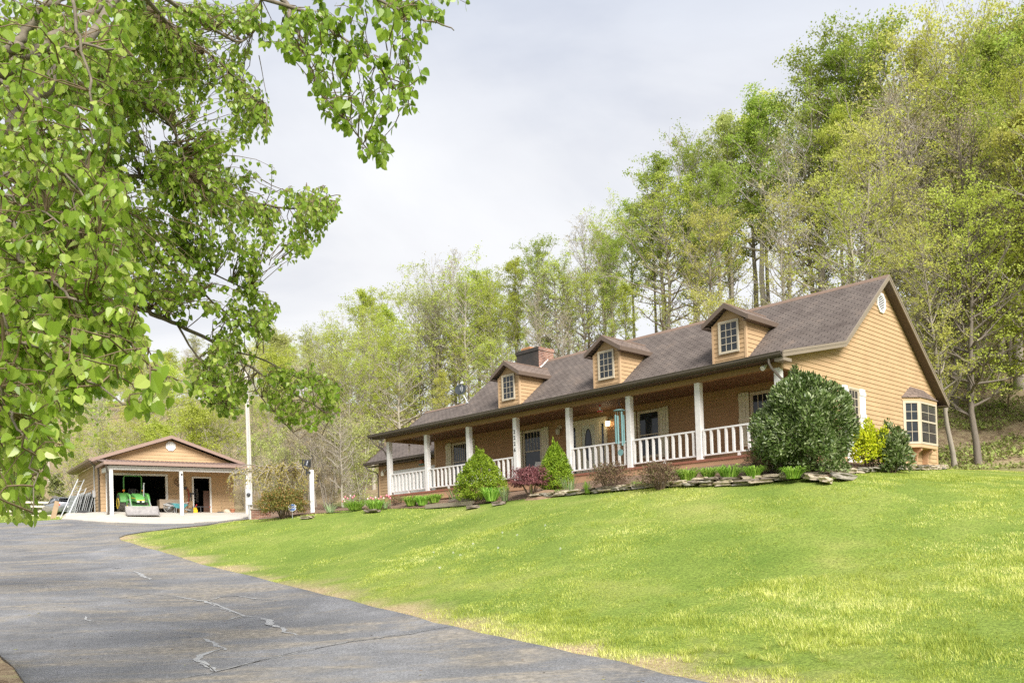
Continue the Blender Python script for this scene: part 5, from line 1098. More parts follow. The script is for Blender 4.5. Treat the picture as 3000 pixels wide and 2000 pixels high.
# dandelions
W_ = plain('dandelion_fluff', (.82,.82,.78), .9)
for i, (x, y) in enumerate(((437,487),(608,512),(165,540),(298,545),(348,565),(740,425),(932,357),(207,652),(1037,523),(638,403))):
    p = ground(1200+x/2.352, 1400+y/2.352+8); t = thing('dandelion', 'white dandelion seed head standing in the middle of the lawn', 'flower', p, 0, 'dandelion clocks in the lawn')
    hz = .16; mb = MB(); mb.tube([(0,0,0),(.01,.005,hz)], .005, 4); mb.build('stem', STEM, t)
    c = rand_dirs(60)*.024+np.array([.01,.005,hz+.02]); np_mesh('seed_head', leaf_quads(c, .010, .6), 4, W_, t)
# stone edging --------------------------------------------------------------------
ST = [paint('fieldstone_%d' % i, c, .9, .35, 9, .3) for i, c in enumerate(((.42,.35,.26), (.30,.27,.22), (.50,.42,.31), (.22,.18,.14)))]
def stone(loc, sx, sy, sz, rot, mat, label, group, seed, name='edging_stone', cat='stone', tilt=0):
    bm = bmesh.new(); bmesh.ops.create_cube(bm, size=1); bmesh.ops.subdivide_edges(bm, edges=bm.edges[:], cuts=3, use_grid_fill=True)
    for q in bm.verts:
        n_ = mnoise.noise_vector(q.co*1.7+Vector((seed*5.1, seed*2.3, 0))); q.co = Vector((q.co.x, q.co.y, q.co.z)); l = q.co.copy(); l.x *= 1-.35*abs(l.y); l.y *= 1-.3*abs(l.x)
        q.co = Vector((l.x*sx, l.y*sy, l.z*sz))+Vector((n_.x*sx*.22, n_.y*sy*.22, n_.z*sz*.22))
    me = bpy.data.meshes.new(name); bm.to_mesh(me); bm.free(); me.materials.append(mat); o = bpy.data.objects.new(name, me); COL.objects.link(o); o.location = loc; o.rotation_euler = (tilt, tilt*.4, rot)
    return tag(o, label, cat, group)
edge_line = [hw(x, y) for x, y in ((11.6,-2.78),(13,-2.80),(14.5,-2.82),(16,-2.85),(17.3,-2.85),(18.6,-2.75),(19.7,-2.4),(20.5,-1.5),(20.95,0),(21.0,2.2),(20.95,4.5),(20.6,6.8),(20.2,8.2))]
pl2 = densify([(p.x, p.y) for p in edge_line], .05); k = 0; j = 0; r5 = random.Random(5)
while k < len(pl2)-8:
    ln = r5.uniform(.28, .62); st_ = max(1, int(ln/.05)); a = pl2[k]; b = pl2[min(len(pl2)-1, k+st_)]; mx_, my_ = (a[0]+b[0])/2, (a[1]+b[1])/2; ang = math.atan2(b[1]-a[1], b[0]-a[0]); f = k/len(pl2)
    for c in range(3 if .22 < f < .5 else 2):
        if c == 2 and r5.random() < .45: continue
        hz = r5.uniform(.05, .085); ox, oy = r5.uniform(-.05, .05), r5.uniform(-.04, .04)
        stone(Vector((mx_+ox+math.cos(ang)*.12*c, my_+oy+math.sin(ang)*.12*c, gz(mx_, my_)+.045+c*.072)), ln*r5.uniform(.85, 1.1), r5.uniform(.22, .36), hz, ang+r5.uniform(-.15, .15), ST[r5.randrange(4) if c else r5.randrange(3)], 'flat tan stone stacked in the low dry edging of the flower bed', 'flat stones edging the flower bed', j, tilt=r5.uniform(-.06, .06)); j += 1
    k += st_
for i, (u, v, s_) in enumerate(((2390,1402,.55),(2470,1400,.6),(2420,1412,.4))):
    p = bedpx(u, v); stone(p+Vector((0,0,.05)), s_, s_*.7, .12, .5*i, ST[i % 3], ('slanting slab of stone in front of the big laurel', 'broad flat stone below the white leaning boards', 'small flat stone at the lawn edge by the big laurel')[i], None, 80+i, tilt=.2)
for i, (u, v, s_, lab) in enumerate(((1330,1468,.42,'dark flat rock at the end of the timber edging'), (1386,1486,.5,'dark flat rock lying in the lawn edge below the larger dwarf spruce'), (1462,1476,.5,'thin dark rock at the lawn edge below the tall daylily'), (1090,1497,.7,'flat dark rock at the lawn edge below the leftmost daylilies'), (900,1516,.6,'flat pale rock at the lawn edge below the bell post'))):
    p = bedpx(u, v); stone(p+Vector((0,0,.02)), s_, s_*.5, .10, -.6, ST[3] if i < 4 else ST[0], lab, None, 90+i)
TIM = paint('grey_landscape_timber', (.30,.25,.19), .9, .25, 5, .1, stretch=(.4,3,3))
for i, ((ua, va), (ub, vb), lab) in enumerate((((1343,1467),(1422,1461),'upper grey landscape timber behind the larger dwarf spruce bed edge'), ((1250,1486),(1386,1475),'long lower grey landscape timber at the lawn edge'))):
    a, b = bedpx(ua, va), bedpx(ub, vb); t = MB(); c = a; t.bar(Vector((0,0,.03)), b-a+Vector((0,0,.03)), .16, .14); o = t.build('landscape_timber', TIM); o.location = c; tag(o, lab, 'timber')
# soil mound, bowl, low brick wall ------------------------------------------------
p = bedpx(1600, 1450); mb = MB(); n = 26
v_, f_ = [], []
for i in range(n):
    for j in range(n):
        x, y = (i/(n-1)-.5)*1.9, (j/(n-1)-.5)*1.1; r = math.hypot(x/.95, y/.55); z = max(0, 1-r*r)*.22+mnoise.noise((x*3, y*3, 1))*.05*(r < 1)-.03*(r >= 1)-.06
        q = Matrix.Rotation(HYAW, 3, 'Z') @ Vector((x, y, 0)); v_.append((q.x, q.y, z+gz(p.x+q.x, p.y+q.y)-gz(p.x, p.y)))
for i in range(n-1):
    for j in range(n-1): f_.append((i*n+j, i*n+j+1, (i+1)*n+j+1, (i+1)*n+j))
mb.add(v_, f_); o = mb.build('soil_mound', paint('bare_soil', (.27,.18,.11), .95, .3, 5, .4), smooth='all'); o.location = p+Vector((0,.1,0)); tag(o, kind='structure')
p = bedpx(1221, 1462); t = thing('birdbath', 'shallow tan bowl standing low in front of the second porch post', 'birdbath', p); hz = at_depth(1221, 1448, p.y).z-p.z
mb = MB(); mb.lathe([(.08,0),(.05,.1),(.06,hz-.05),(.12,hz-.02)], 14); mb.build('pedestal', plain('tan_stoneware', (.50,.38,.20), .7), t); mb = MB(); mb.lathe([(.0,hz-.03),(.14,hz-.01),(.27,hz+.06),(.28,hz+.07),(.25,hz+.06),(.1,hz+.01),(0,hz)], 22); mb.build('basin', plain('tan_stoneware_b', (.56,.43,.22), .6), t, smooth=True)
p = at_depth(758, 1500, 41.5); p.z = gz(p.x, p.y); t = thing('brick_planter', 'low brick wall with a timber cap between the meter pole and the nandina', 'wall', p, .25); mb = MB(); mb.box(-.35,.55,-.15,.15,-.4,.45); mb.build('brickwork', M['brick'], t); mb = MB(); mb.box(-.4,.6,-.19,.19,.45,.52); mb.build('cap', TIM, t)
# bell on its post -------------------------------------------------------------------
p = bedpx(915, 1500); p.z = gz(p.x, p.y); k = p.y/FPX; t = thing('dinner_bell', 'black cast iron dinner bell on a tall white square post', 'bell', p, .45)
ztop = at_depth(915, 1376, p.y).z-p.z
mb = MB(); mb.box(-.085,.085,-.085,.085,-.2,ztop,.006); mb.build('post', M['white_w'], t)
zb_ = ztop-.02; IRON = plain('cast_iron', (.022,.022,.024), .45)
mb = MB(); mb.tube([(-.22,-.1,zb_+.06),(-.22,-.1,zb_-.22)], .03, 6); mb.tube([(-.22+.17*math.cos(a),-.1,zb_+.24+.22*math.sin(a)) for a in [math.radians(q) for q in range(180,361,20)]], .022, 6); mb.box(-.26,-.05,-.12,-.07,zb_-.15,zb_-.05).tube([(-.40,-.1,zb_+.42),(-.04,-.1,zb_+.42)], .025, 6).tube([(-.39,-.1,zb_+.24),(-.39,-.1,zb_+.45)], .022, 6).tube([(-.05,-.1,zb_+.24),(-.05,-.1,zb_+.45)], .022, 6); mb.build('yoke', IRON, t)
mb = MB(); mb.lathe([(.0,.26),(.06,.25),(.10,.20),(.115,.10),(.14,.03),(.18,.0),(.17,-.008),(.0,.02)], 22); bl_ = mb.build('bell_cup', plain('bell_grey', (.05,.052,.056), .3, .5), t, smooth=True); bl_.location = (-.22,-.1,zb_+.17); bl_.rotation_euler = (.15,.25,0)
mb = MB(); mb.tube([(-.05,-.1,zb_+.42),(.03,-.1,zb_+.50),(.06,-.1,zb_+.58),(-.02,-.1,zb_+.64)], .018, 6); mb.build('crank', IRON, t)
# yard sign -----------------------------------------------------------------------
p = bedpx(857, 1514); p.z = gz(p.x, p.y); zc = at_depth(857, 1486, p.y).z-p.z; t = thing('yard_sign', 'small blue octagonal security sign with white letters in front of the nandina', 'sign', p, .38)
oc = [(.165*math.cos(a), zc+.165*math.sin(a)) for a in [PI/8+PI/4*i for i in range(8)]]; o2 = [(.148*math.cos(a), zc+.148*math.sin(a)) for a in [PI/8+PI/4*i for i in range(8)]]
mb = MB(); mb.prism(oc, -.008, 0, 'y'); pl_ = mb.build('plate', plain('sign_white', (.75,.76,.78), .5), t); mb = MB(); mb.prism(o2, -.011, -.008, 'y'); mb.build('blue_face', plain('sign_blue', (.03,.12,.42), .45), pl_)
SW = plain('sign_lettering', (.85,.85,.87), .5)
text_mesh('ADT', .155, SW, 'lettering', t, Matrix.Translation((0, -.013, zc+.005)) @ UPR, .001, .92, .15, offset=.006)
text_mesh('Security Services', .03, SW, 'small_lettering', t, Matrix.Translation((0, -.013, zc-.085)) @ UPR, .001)
mb = MB(); mb.tube([(0,.01,-.1),(0,.01,zc)], .012, 6); mb.build('stake', M['galv'], t)
# utility pole with meter ------------------------------------------------------------
p = at_depth(735, 1508, 46.5); p.z = gz(p.x, p.y); zt_ = at_depth(731, 1088, 46.5).z-p.z; t = thing('utility_pole', 'tall pale utility pole with a meter box standing beside the garage', 'utility pole', p)
mb = MB(); mb.tube([(0,0,-.5),(-.02,0,zt_*.5),(-.06,0,zt_)], [.135,.12,.10], 12); mb.build('pole', paint('pale_pole_wood', (.62,.57,.50), .85, .15, 4, .1, stretch=(6,6,.3)), t)
mb = MB(); mb.box(-.16,.16,-.28,-.12,.75,1.5,.02); bx_ = mb.build('meter_box', paint('meter_grey', (.55,.55,.54), .5, .05, 3), t); mb = MB(); mb.lathe([(.10,0),(.10,-.07),(.06,-.11),(0,-.12)], 14, (0,-.28,1.32), 'y'); mb.build('meter_glass', M['dgrey'], bx_)
mb = MB(); mb.tube([(0,-.2,.75),(0,-.2,-.2)], .03, 6).tube([(0.05,-.14,1.5),(0.02,-.14,zt_-.8)], .025, 6); mb.build('conduit', M['galv'], t)
mb = MB(); mb.tube([(-.05,-.1,zt_-.55),(-.45,-.35,zt_-.45),(-.62,-.45,zt_-.47)], .02, 6).lathe([(.0,0),(.12,-.02),(.10,-.14),(0,-.15)], 12, (-.66,-.48,zt_-.44)); mb.build('yard_light', M['galv'], t)
for i, (e, lab) in enumerate((((-46,80,17), 'upper overhead wire running left from the utility pole'), ((-46,80,15.6), 'lower overhead wire running left from the utility pole'))):
    a = p+Vector((-.06,0,zt_-.2-.5*i)); b = Vector(e); mb = MB(); pts = [a.lerp(b, s/12)-Vector((0,0,1.2*(1-(2*s/12-1)**2))) for s in range(13)]; mb.tube([q-a for q in pts], .012, 4); o = mb.build('overhead_wire', M['dgrey']); o.location = a; tag(o, lab, 'wire')
# on the porch ------------------------------------------------------------------------
def hthing(name, label, cat, x, y, z, rot=0, group=None): return thing(name, label, cat, mat=HM @ Matrix.Translation((x, y, z)) @ Matrix.Rotation(rot, 4, 'Z'), group=group)
CHM = plain('verdigris_green', (.16,.30,.30), .45)
t = hthing('wind_chime', 'large green wind chime hanging beside a white porch post', 'wind chime', 13.25, -.22, 0)
mb = MB(); mb.lathe([(.0,1.93),(.10,1.925),(.19,1.90),(.195,1.885),(.18,1.875),(.0,1.89)], 24); mb.build('chime_top', CHM, t, smooth=True)
for i, (a, z0, z1) in enumerate(((3.4,.86,1.72),(4.4,.80,1.74),(5.0,.78,1.70),(5.9,.73,1.83),(1.2,.82,1.75))): mb = MB(); x, y = .15*math.cos(a), .15*math.sin(a); mb.lathe([(.03,z0),(.03,z1),(.026,z1),(.026,z0)], 10, (x,y,0)); mb.tube([(x,y,z1),(x,y,1.89)], .003, 4); mb.build('chime_tube', CHM, t, smooth=True)
mb = MB(); mb.tube([(0,0,1.9),(0,0,.50)], .004, 4).lathe([(0,-.006),(.11,-.006),(.11,.006),(0,.006)], 20, (0,0,.52), 'y'); mb.build('sail', CHM, t)
mb = MB()
for a in (0, 2.1, 4.2): mb.tube([(.12*math.cos(a),.12*math.sin(a),1.92),(0,0,2.12)], .004, 4)
mb.tube([(0,0,2.12),(0,0,2.22),(.06,.12,2.30),(.16,.24,2.28)], .01, 5); mb.build('hanger', M['black'], t)
t = hthing('hummingbird_feeder', 'small red and clear hummingbird feeder hanging from the porch ceiling', 'bird feeder', 11.76, .6, 0); RED = plain('feeder_red', (.60,.03,.03), .35)
mb = MB(); mb.lathe([(0,2.13),(.10,2.13),(.11,2.15),(.09,2.17),(0,2.17)], 16); mb.build('feeder_base', RED, t); mb = MB(); mb.lathe([(.0,2.17),(.03,2.17),(.035,2.30),(0,2.31)], 12); mb.build('bottle', plain('feeder_clear', (.7,.65,.6), .15), t); mb = MB(); mb.lathe([(0,2.30),(.035,2.31),(.03,2.37),(0,2.38)], 12).tube([(0,0,2.37),(0,0,2.5)], .004, 4); mb.build('cap', RED, t)
for i in range(6): a = i*PI/3; mb = MB(); mb.lathe([(0,0),(.024,.01),(.02,.02),(0,.022)], 8, (.09*math.cos(a),.09*math.sin(a),2.155)); mb.build('port', M['white'], t)
t = hthing('hanging_chime', 'small copper and glass wind chime hanging in the left end of the porch', 'wind chime', .07, 1.2, 0); mb = MB(); mb.tube([(0,0,2.42),(0,0,2.3)], .006, 4).lathe([(0,2.29),(.06,2.27),(.02,2.33),(0,2.34)], 8); mb.build('copper_top', plain('copper', (.45,.2,.1), .4, .6), t)
for i in range(4): mb = MB(); a = i*PI/2; mb.tube([(.03*math.cos(a),.03*math.sin(a),2.28),(.03*math.cos(a),.03*math.sin(a),2.02-.03*i)], .008, 5); mb.build('chime_tube', plain('pale_brass%d' % i, (.6,.52,.35), .3, .5), t)
t = hthing('wall_ornament', 'small copper and teal flower ornament above the white garage door of the house', 'wall ornament', -2.56, 3.93, 1.86); mb = MB()
for i in range(7): a = PI*i/6; mb.tube([(0,0,.0),(.14*math.cos(a),-.02,.16*math.sin(a)+.06)], [.02,.035], 5)
mb.build('petals', plain('copper_petals', (.45,.16,.08), .5), t); mb = MB()
for x in (-.12,.02,.16): mb.lathe([(0,-.10),(.045,-.07),(.03,-.01),(0,0)], 8, (x,-.03,-.02))
mb.build('teal_bells', plain('teal_glass', (.12,.36,.33), .3), t)
t = hthing('porch_chair', 'white mesh garden chair with a sling back in front of the porch window', 'chair', 7.76, 1.55, 0, .25); SL = plain('sling_white', (.66,.65,.60), .7)
mb = MB(); mb.add([(-.26,.12,.44),(.26,.12,.44),(.27,.30,.86),(-.27,.30,.86),(-.26,.135,.44),(.26,.135,.44),(.27,.315,.86),(-.27,.315,.86)], [(0,1,2,3),(7,6,5,4),(0,4,5,1),(3,2,6,7),(1,5,6,2),(0,3,7,4)]); mb.build('backrest', SL, t); mb = MB(); mb.box(-.26,.26,-.36,.12,.42,.44); mb.build('seat', SL, t)
for x in (-.28,.28):
    for y in (-.34,.18): mb = MB(); mb.tube([(x,y,0),(x,y+.02,.44)], .015, 6); mb.build('leg', M['white'], t)
    mb = MB(); mb.tube([(x,-.36,.44),(x,-.34,.64),(x,.16,.66)], .016, 6); mb.build('arm', M['white'], t); mb = MB(); mb.tube([(x,.12,.42),(x,.32,.88)], .016, 6); mb.build('back_rail', M['white'], t)
for i, (y, z1, lab) in enumerate(((3.45,.32,'narrower white board leaning behind the big laurel by the gable wall'), (3.95,.55,'wider white board leaning beside the big laurel by the gable wall'))):
    p = hw(19.25, y); p.z = bedz(p.x, p.y)-.02; t = MB(); t.bar((0,0,0), (-.12*math.cos(HYAW),-.12*math.sin(HYAW),.95), .16+.06*i, .03, up=(0,1,0)); o = t.build('leaning_board', M['white_w']); o.location = p; tag(o, lab, 'board')
# ------------------------------------------------------------------ tree kinds
BARK = paint('grey_bark', (.30,.26,.21), .9, .3, 6, .2, stretch=(3,3,.5)); BARK_L = paint('pale_bark', (.40,.355,.295), .9, .25, 6, .2, stretch=(3,3,.5)); BARK_D = paint('dark_bark', (.18,.15,.12), .9, .3, 6, .2, stretch=(3,3,.5))
LF = dict(green=leaf_mat('spring_green_leaf', (.26,.36,.055), (.42,.52,.095), (.57,.65,.17), .5, .58),
          lime=leaf_mat('lime_leaf', (.40,.48,.06), (.56,.63,.12), (.72,.76,.21), .5, .58),
          yellow=leaf_mat('yellow_green_leaf', (.50,.52,.11), (.66,.67,.17), (.72,.71,.26), .55, .55),
          olive=leaf_mat('olive_bud_leaf', (.36,.39,.11), (.48,.51,.17), (.58,.60,.25), .6, .45),
          tan=leaf_mat('tan_bud_leaf', (.34,.28,.16), (.46,.39,.24), (.54,.50,.26), .7, .4),
          dark=leaf_mat('cedar_leaf', (.14,.17,.05), (.24,.27,.09), (.35,.36,.15), .6, .3))
def gen_tree(name, seed, h, base, spread, nl, leaves, lsize, r0, prof='oval', wander=.25, rise=.55, stems=1, sub=6, cl=.55, twigs=True):
    """returns (trunk mesh, crown mesh): trunk with limbs and twigs, crown of folded leaves round the twig ends"""
    r = random.Random(seed); rs = np.random.RandomState(seed); mb = MB(); ends = []
    for s in range(stems):
        a0 = r.uniform(0, 2*PI); lean = 0 if stems == 1 else r.uniform(.12, .28); n = 9; pts = []; ox = oy = 0
        for i in range(n+1):
            t = i/n; ox += r.uniform(-1, 1)*wander*h/60; oy += r.uniform(-1, 1)*wander*h/60
            pts.append(Vector((ox+math.cos(a0)*lean*t*h*.9, oy+math.sin(a0)*lean*t*h*.9, -.4+t*(h*.97+.4))))
        R0 = r0/math.sqrt(stems); rad = [R0*(1.25 if i == 0 else 1)*(1-.93*(i/n)**.9)+.012 for i in range(n+1)]
        mb.tube(pts, rad, 7, cap=False)
        def tp_(t):
            k = min(n-1, int(t*n)); return pts[k].lerp(pts[k+1], t*n-k), rad[k]*(1-(t*n-k))+rad[k+1]*(t*n-k)
        m_ = nl//stems
        for i in range(m_):
            t = base+(1-base)*((i+r.random()*.7)/m_)**.85*.97; p, rr = tp_(min(.985, t)); q = (t-base)/(1-base)
            L_ = spread*{'oval': math.sin(PI*min(1, .16+.80*q))**.8, 'vase': .45+.75*q if q < .85 else .8, 'cone': 1.05-.85*q, 'flat': .9}[prof]*r.uniform(.6, 1.12)
            az = i*2.399+r.uniform(-.5, .5); up = rise*(.55+.9*q)+r.uniform(-.15, .25); d = Vector((math.cos(az), math.sin(az), up)).normalized()
            P = [p]; c = p.copy(); dd = d.copy(); ns = 5
            for k in range(ns):
                dd = (dd+Vector((r.uniform(-.28, .28), r.uniform(-.28, .28), r.uniform(-.12, .30)))).normalized(); c = c+dd*(L_/ns); P.append(c.copy())
            lr = min(rr*.72, .042*L_+.012); mb.tube(P, [lr*(1-.85*k/ns) for k in range(ns+1)], 4, cap=False)
            ends.append((P[-1], .7))
            for j in range(sub):
                k = r.randint(1, ns); b0 = P[k-1].lerp(P[k], r.random()); l2 = L_*r.uniform(.22, .48); d2 = (dd+Vector((r.uniform(-1, 1), r.uniform(-1, 1), r.uniform(-.35, .75)))).normalized(); e = b0+d2*l2; mid = b0.lerp(e, .55)+Vector((r.uniform(-1, 1), r.uniform(-1, 1), r.uniform(-.3, 1)))*l2*.10
                if twigs: mb.tube([b0, mid, e], [lr*.42, lr*.28, .006], 3, cap=False)
                ends.append((e, 1.0))
                for w_ in range(2):
                    e2 = mid.lerp(e, r.random())+Vector((r.uniform(-1, 1), r.uniform(-1, 1), r.uniform(-.2, .9)))*l2*.45
                    if twigs: mb.tube([mid, e2], [lr*.2+.004, .005], 3, cap=False)
                    ends.append((e2, .9))
    tm = bpy.data.meshes.new(name+'_trunk'); tm.from_pydata(mb.v, [], mb.f); tm.polygons.foreach_set('use_smooth', [True]*len(mb.f))
    E_ = np.array([tuple(e) for e, w_ in ends]); E_ = E_[rs.rand(len(E_)) < .55]; ix = rs.randint(0, len(E_), leaves)
    c = E_[ix]+rs.normal(size=(leaves, 3))*np.array([cl, cl, cl*.62])*.72*rs.uniform(.3, 1.1, (leaves, 1))
    dirs = rand_dirs(leaves, rs)+np.array([0, 0, -.25]); v = leaf_quads(c, lsize*rs.uniform(.6, 1.35, leaves), .75, up=np.tile(np.array([0, 0, .7]), (leaves, 1)), dirs=dirs, rs=rs)
    o = np_mesh(name+'_crown', v, 4, LF['green'], None, tone=np.clip(rs.rand(len(E_))[ix]*.55+rs.rand(leaves)*.45, 0, 1)); cm = o.data; bpy.data.objects.remove(o)
    return tm, cm
TREES = {
 'tall1': gen_tree('tall1', 1, 20, .42, 3.9, 36, 11500, .145, .24, 'oval', rise=.8, cl=.45),
 'tall2': gen_tree('tall2', 2, 20, .50, 3.3, 32, 9500, .145, .20, 'oval', rise=.9, cl=.42),
 'tall3': gen_tree('tall3', 3, 20, .36, 4.5, 38, 12500, .15, .27, 'vase', rise=.85, cl=.5, wander=.5),
 'airy1': gen_tree('airy1', 4, 16, .25, 4.4, 42, 7500, .125, .17, 'vase', rise=.8, cl=.36, sub=7, wander=.5),
 'airy2': gen_tree('airy2', 5, 16, .20, 4.8, 44, 8500, .13, .19, 'oval', rise=.5, cl=.42, sub=7, wander=.6),
 'bare1': gen_tree('bare1', 6, 17, .28, 4.0, 38, 2200, .11, .19, 'vase', rise=.85, cl=.3, sub=8, wander=.6),
 'bare2': gen_tree('bare2', 7, 15, .2, 4.2, 38, 2600, .11, .16, 'oval', rise=.6, cl=.35, sub=8, wander=.8),
 'round': gen_tree('round', 8, 10, .22, 3.8, 36, 14000, .15, .16, 'oval', rise=.5, cl=.5),
 'thicket': gen_tree('thicket', 9, 6, .12, 2.4, 40, 5000, .12, .10, 'oval', rise=.7, stems=5, cl=.35, wander=.8),
 'thicket2': gen_tree('thicket2', 10, 6, .1, 2.0, 36, 2000, .11, .10, 'vase', rise=.9, stems=6, cl=.3, wander=.9, sub=8),
 'cedar': gen_tree('cedar', 12, 8, .04, 2.4, 46, 10000, .16, .14, 'cone', rise=.15, cl=.35),
 'broad': gen_tree('broad', 13, 17, .26, 6.0, 44, 21000, .115, .30, 'oval', rise=.55, cl=.55, sub=8, wander=.5)}
DESC = dict(tall='tall', airy='airy', bare='bare', round='round', thicket='bushy', cedar='dense', broad='spreading')
CDESC = dict(green='fresh green', lime='lime green', yellow='pale yellow', olive='olive', tan='brownish', dark='dark olive')
LAND = ((130,'behind the parked car'),(280,'behind the garage eave'),(440,'above the garage peak'),(560,'above the garage roof end'),(690,'left of the utility pole'),(780,'beside the utility pole'),(880,'behind the weeping tree'),(960,'behind the bell post'),(1080,'left of the wing'),(1200,'above the wing'),(1320,'left of the dish'),(1430,'behind the dish'),(1530,'behind the left dormer'),(1640,'behind the chimney'),(1750,'right of the chimney'),(1860,'behind the middle dormer'),(2010,'past the middle dormer'),(2170,'behind the right dormer'),(2330,'past the right dormer'),(2480,'left of the roof peak'),(2610,'behind the roof peak'),(2720,'behind the gable slope'),(2830,'right of the bay window'),(2940,'near the wood edge'),(9999,'at far right'))
FOREST = []
def plant(kind, col, u, d, height, rowname, bark=BARK, loc=None, label=None, lean=0.0, group=True):
    p = loc if loc is not None else at_depth(u, 1500, d); p = Vector((p.x, p.y, gz(p.x, p.y)-.1)); tm, cm = TREES[kind]; h0 = {'tall': 20, 'airy': 16, 'bare': 17 if kind == 'bare1' else 15, 'round': 10, 'thicket': 6, 'cedar': 8, 'broad': 17}[kind.rstrip('0123456789')]
    k = kind.rstrip('0123456789'); s = height/h0
    t = bpy.data.objects.new('shrub' if k == 'thicket' else ('cedar_tree' if k == 'cedar' else 'tree'), None); COL.objects.link(t); t.location = p; t.rotation_euler = (lean, 0, rnd.uniform(0, 6.28)); w_ = s*rnd.uniform(.9, 1.12) if s > .5 else s; w_ = max(w_, .75*s); t.scale = (w_, w_, s)
    a = bpy.data.objects.new('trunk', tm); b = bpy.data.objects.new('crown', cm)
    for o, m_ in ((a, bark), (b, LF[col])):
        COL.objects.link(o); o.parent = t
        if not o.data.materials: o.data.materials.append(m_)
        o.material_slots[0].link = 'OBJECT'; o.material_slots[0].material = m_
    t['category'] = 'shrub' if k == 'thicket' else 'tree'
    if label: t['label'] = label
    else: t['group'] = rowname; FOREST.append((t, k, col, u, d, rowname, bark is BARK_L, height))
    return t
SKY_U = np.array([-200,400,500,700,855,1000,1110,1237,1290,1371,1416,1467,1531,1645,1747,1850,1964,2092,2168,2258,2360,2513,2602,2678,2755,2870,2934,3100,3400]); SKY_V = np.array([1180,1160,1135,1090,1030,985,1000,990,900,835,785,805,745,715,665,590,450,430,320,270,215,120,110,160,90,70,0,-120,-200])
def skyv(u): return float(np.interp(u, SKY_U, SKY_V))
def h_for(u, d, v):  # height that brings a tree at depth d up to v in the photograph's terms
    p = at_depth(u, v, d); return p.z-gz(p.x, p.y)
rT = random.Random(21)
def pick(ch): return rT.choice(ch)
CREST, MID, FOOT, FAR, FARM, VAL = 'trees along the crest of the hill behind the house', 'trees on the hillside behind the house', 'small trees at the foot of the hillside', 'trees on the far ridge to the left', 'trees on the far slope to the left', 'trees in the hollow behind the garage'
dcrest = lambda u: float(np.interp(u, [980,1100,1300,1700,2100,2400,2750,3000,3300], [118,105,88,72,66,60,56,52,48]))
# crest row
u = 985.0
while u < 3330:
    d = dcrest(u)*rT.uniform(.93, 1.10); v = skyv(u)+rT.uniform(-15, 130)*(.5 if u < 1300 else 1)
    zone = pick(('green','lime','lime','lime','olive') if u < 2000 else ('green','lime','lime','yellow','green','green'))
    kind = pick(('tall1','tall2','tall3','airy1','tall2','bare1') if u < 2100 else ('tall1','tall3','tall2','airy2','tall1'))
    if kind.startswith('bare'): zone = 'tan'
    h = max(7, h_for(u, d, v)); plant(kind, zone, u, d, h, CREST, pick((BARK, BARK, BARK_D, BARK_L)))
    u += ((2.5 if u < 2150 else 3.4)/d*FPX)*rT.uniform(.75, 1.35)
# exact skyline leaders
for u, v, kind, col in ((1290,850,'tall2','green'),(1416,783,'tall1','green'),(1531,742,'tall2','lime'),(1600,720,'tall3','green'),(1740,672,'bare1','tan'),(1790,640,'airy1','lime'),(1964,448,'tall1','green'),(2060,432,'tall3','green'),(2168,318,'tall2','olive'),(2258,272,'tall1','green'),(2440,175,'tall3','green'),(2520,112,'tall1','green'),(2600,108,'tall3','green'),(2740,92,'airy2','yellow'),(2860,60,'airy1','yellow')):
    d = dcrest(u)*.94; plant(kind, col, u, d, h_for(u, d, v), CREST, pick((BARK, BARK_L)))
# hillside rows
for f, dv, st, kinds, cols in ((.93, (30,150), 4.6, ('airy2','tall3','airy1','tall1'), ('lime','green','olive','lime')), (.86, (90,230), 4.2, ('tall1','tall2','airy1','airy2','airy2','bare1'), ('green','lime','yellow','lime','yellow')), (.74, (210,380), 4.6, ('airy1','airy2','airy2','airy1','tall2','bare2'), ('yellow','lime','yellow','lime')), (.64, (330,520), 5.0, ('airy1','airy2','airy2','airy1','bare2'), ('yellow','lime','lime','yellow'))):
    u = 990.0
    while u < 3300:
        d = dcrest(u)*f*rT.uniform(.95, 1.05); v = skyv(u)+rT.uniform(*dv)*float(np.interp(u, [1000,1500,2200,2800], [.45,.6,.9,1.0])); roof = float(np.interp(u, [1100,1320,2603,2700,2790], [1250,1110,805,1000,1200])) if 1100 < u < 2790 else 1400
        if v < roof-25:
            kind = pick(kinds); col = 'tan' if kind.startswith('bare') else pick(cols); h = h_for(u, d, v)
            if h > 4: plant(kind, col, u, d, min(h, 21), MID, pick((BARK, BARK_L, BARK, BARK_D)))
        u += (st/d*FPX)*rT.uniform(.7, 1.4)
# foot of the slope, right of the house and left of the wing
for u, d, kind, col, h, bark in ((2715,42,'airy2','yellow',9,BARK_L),(2770,44,'airy2','yellow',9,BARK_L),(2850,42,'airy1','yellow',10,BARK),(2900,50,'airy2','yellow',12,BARK),(2960,40,'thicket','green',2.2,TWIG),(2980,45,'airy2','lime',13,BARK_D),(3090,38,'broad','green',14,BARK_D),(3120,43,'airy2','yellow',12,BARK),(2660,45,'airy2','yellow',11,BARK_L),(2690,52,'airy1','yellow',14,BARK_L),(3180,36,'round','lime',9,BARK),
    (2830,48,'airy2','lime',9,BARK_L),(2890,44,'airy2','lime',8,BARK),(2955,47,'airy2','lime',15,BARK),(3010,42,'broad','lime',15,BARK),(2980,52,'airy1','yellow',17,BARK),(2880,50,'airy1','yellow',14,BARK),(3060,47,'airy2','green',18,BARK_D),(2730,47,'bare1','tan',13,BARK_L),(2930,56,'airy1','yellow',15,BARK),(2860,62,'broad','olive',16,BARK)): plant(kind, col, u, d, h, FOOT, bark)
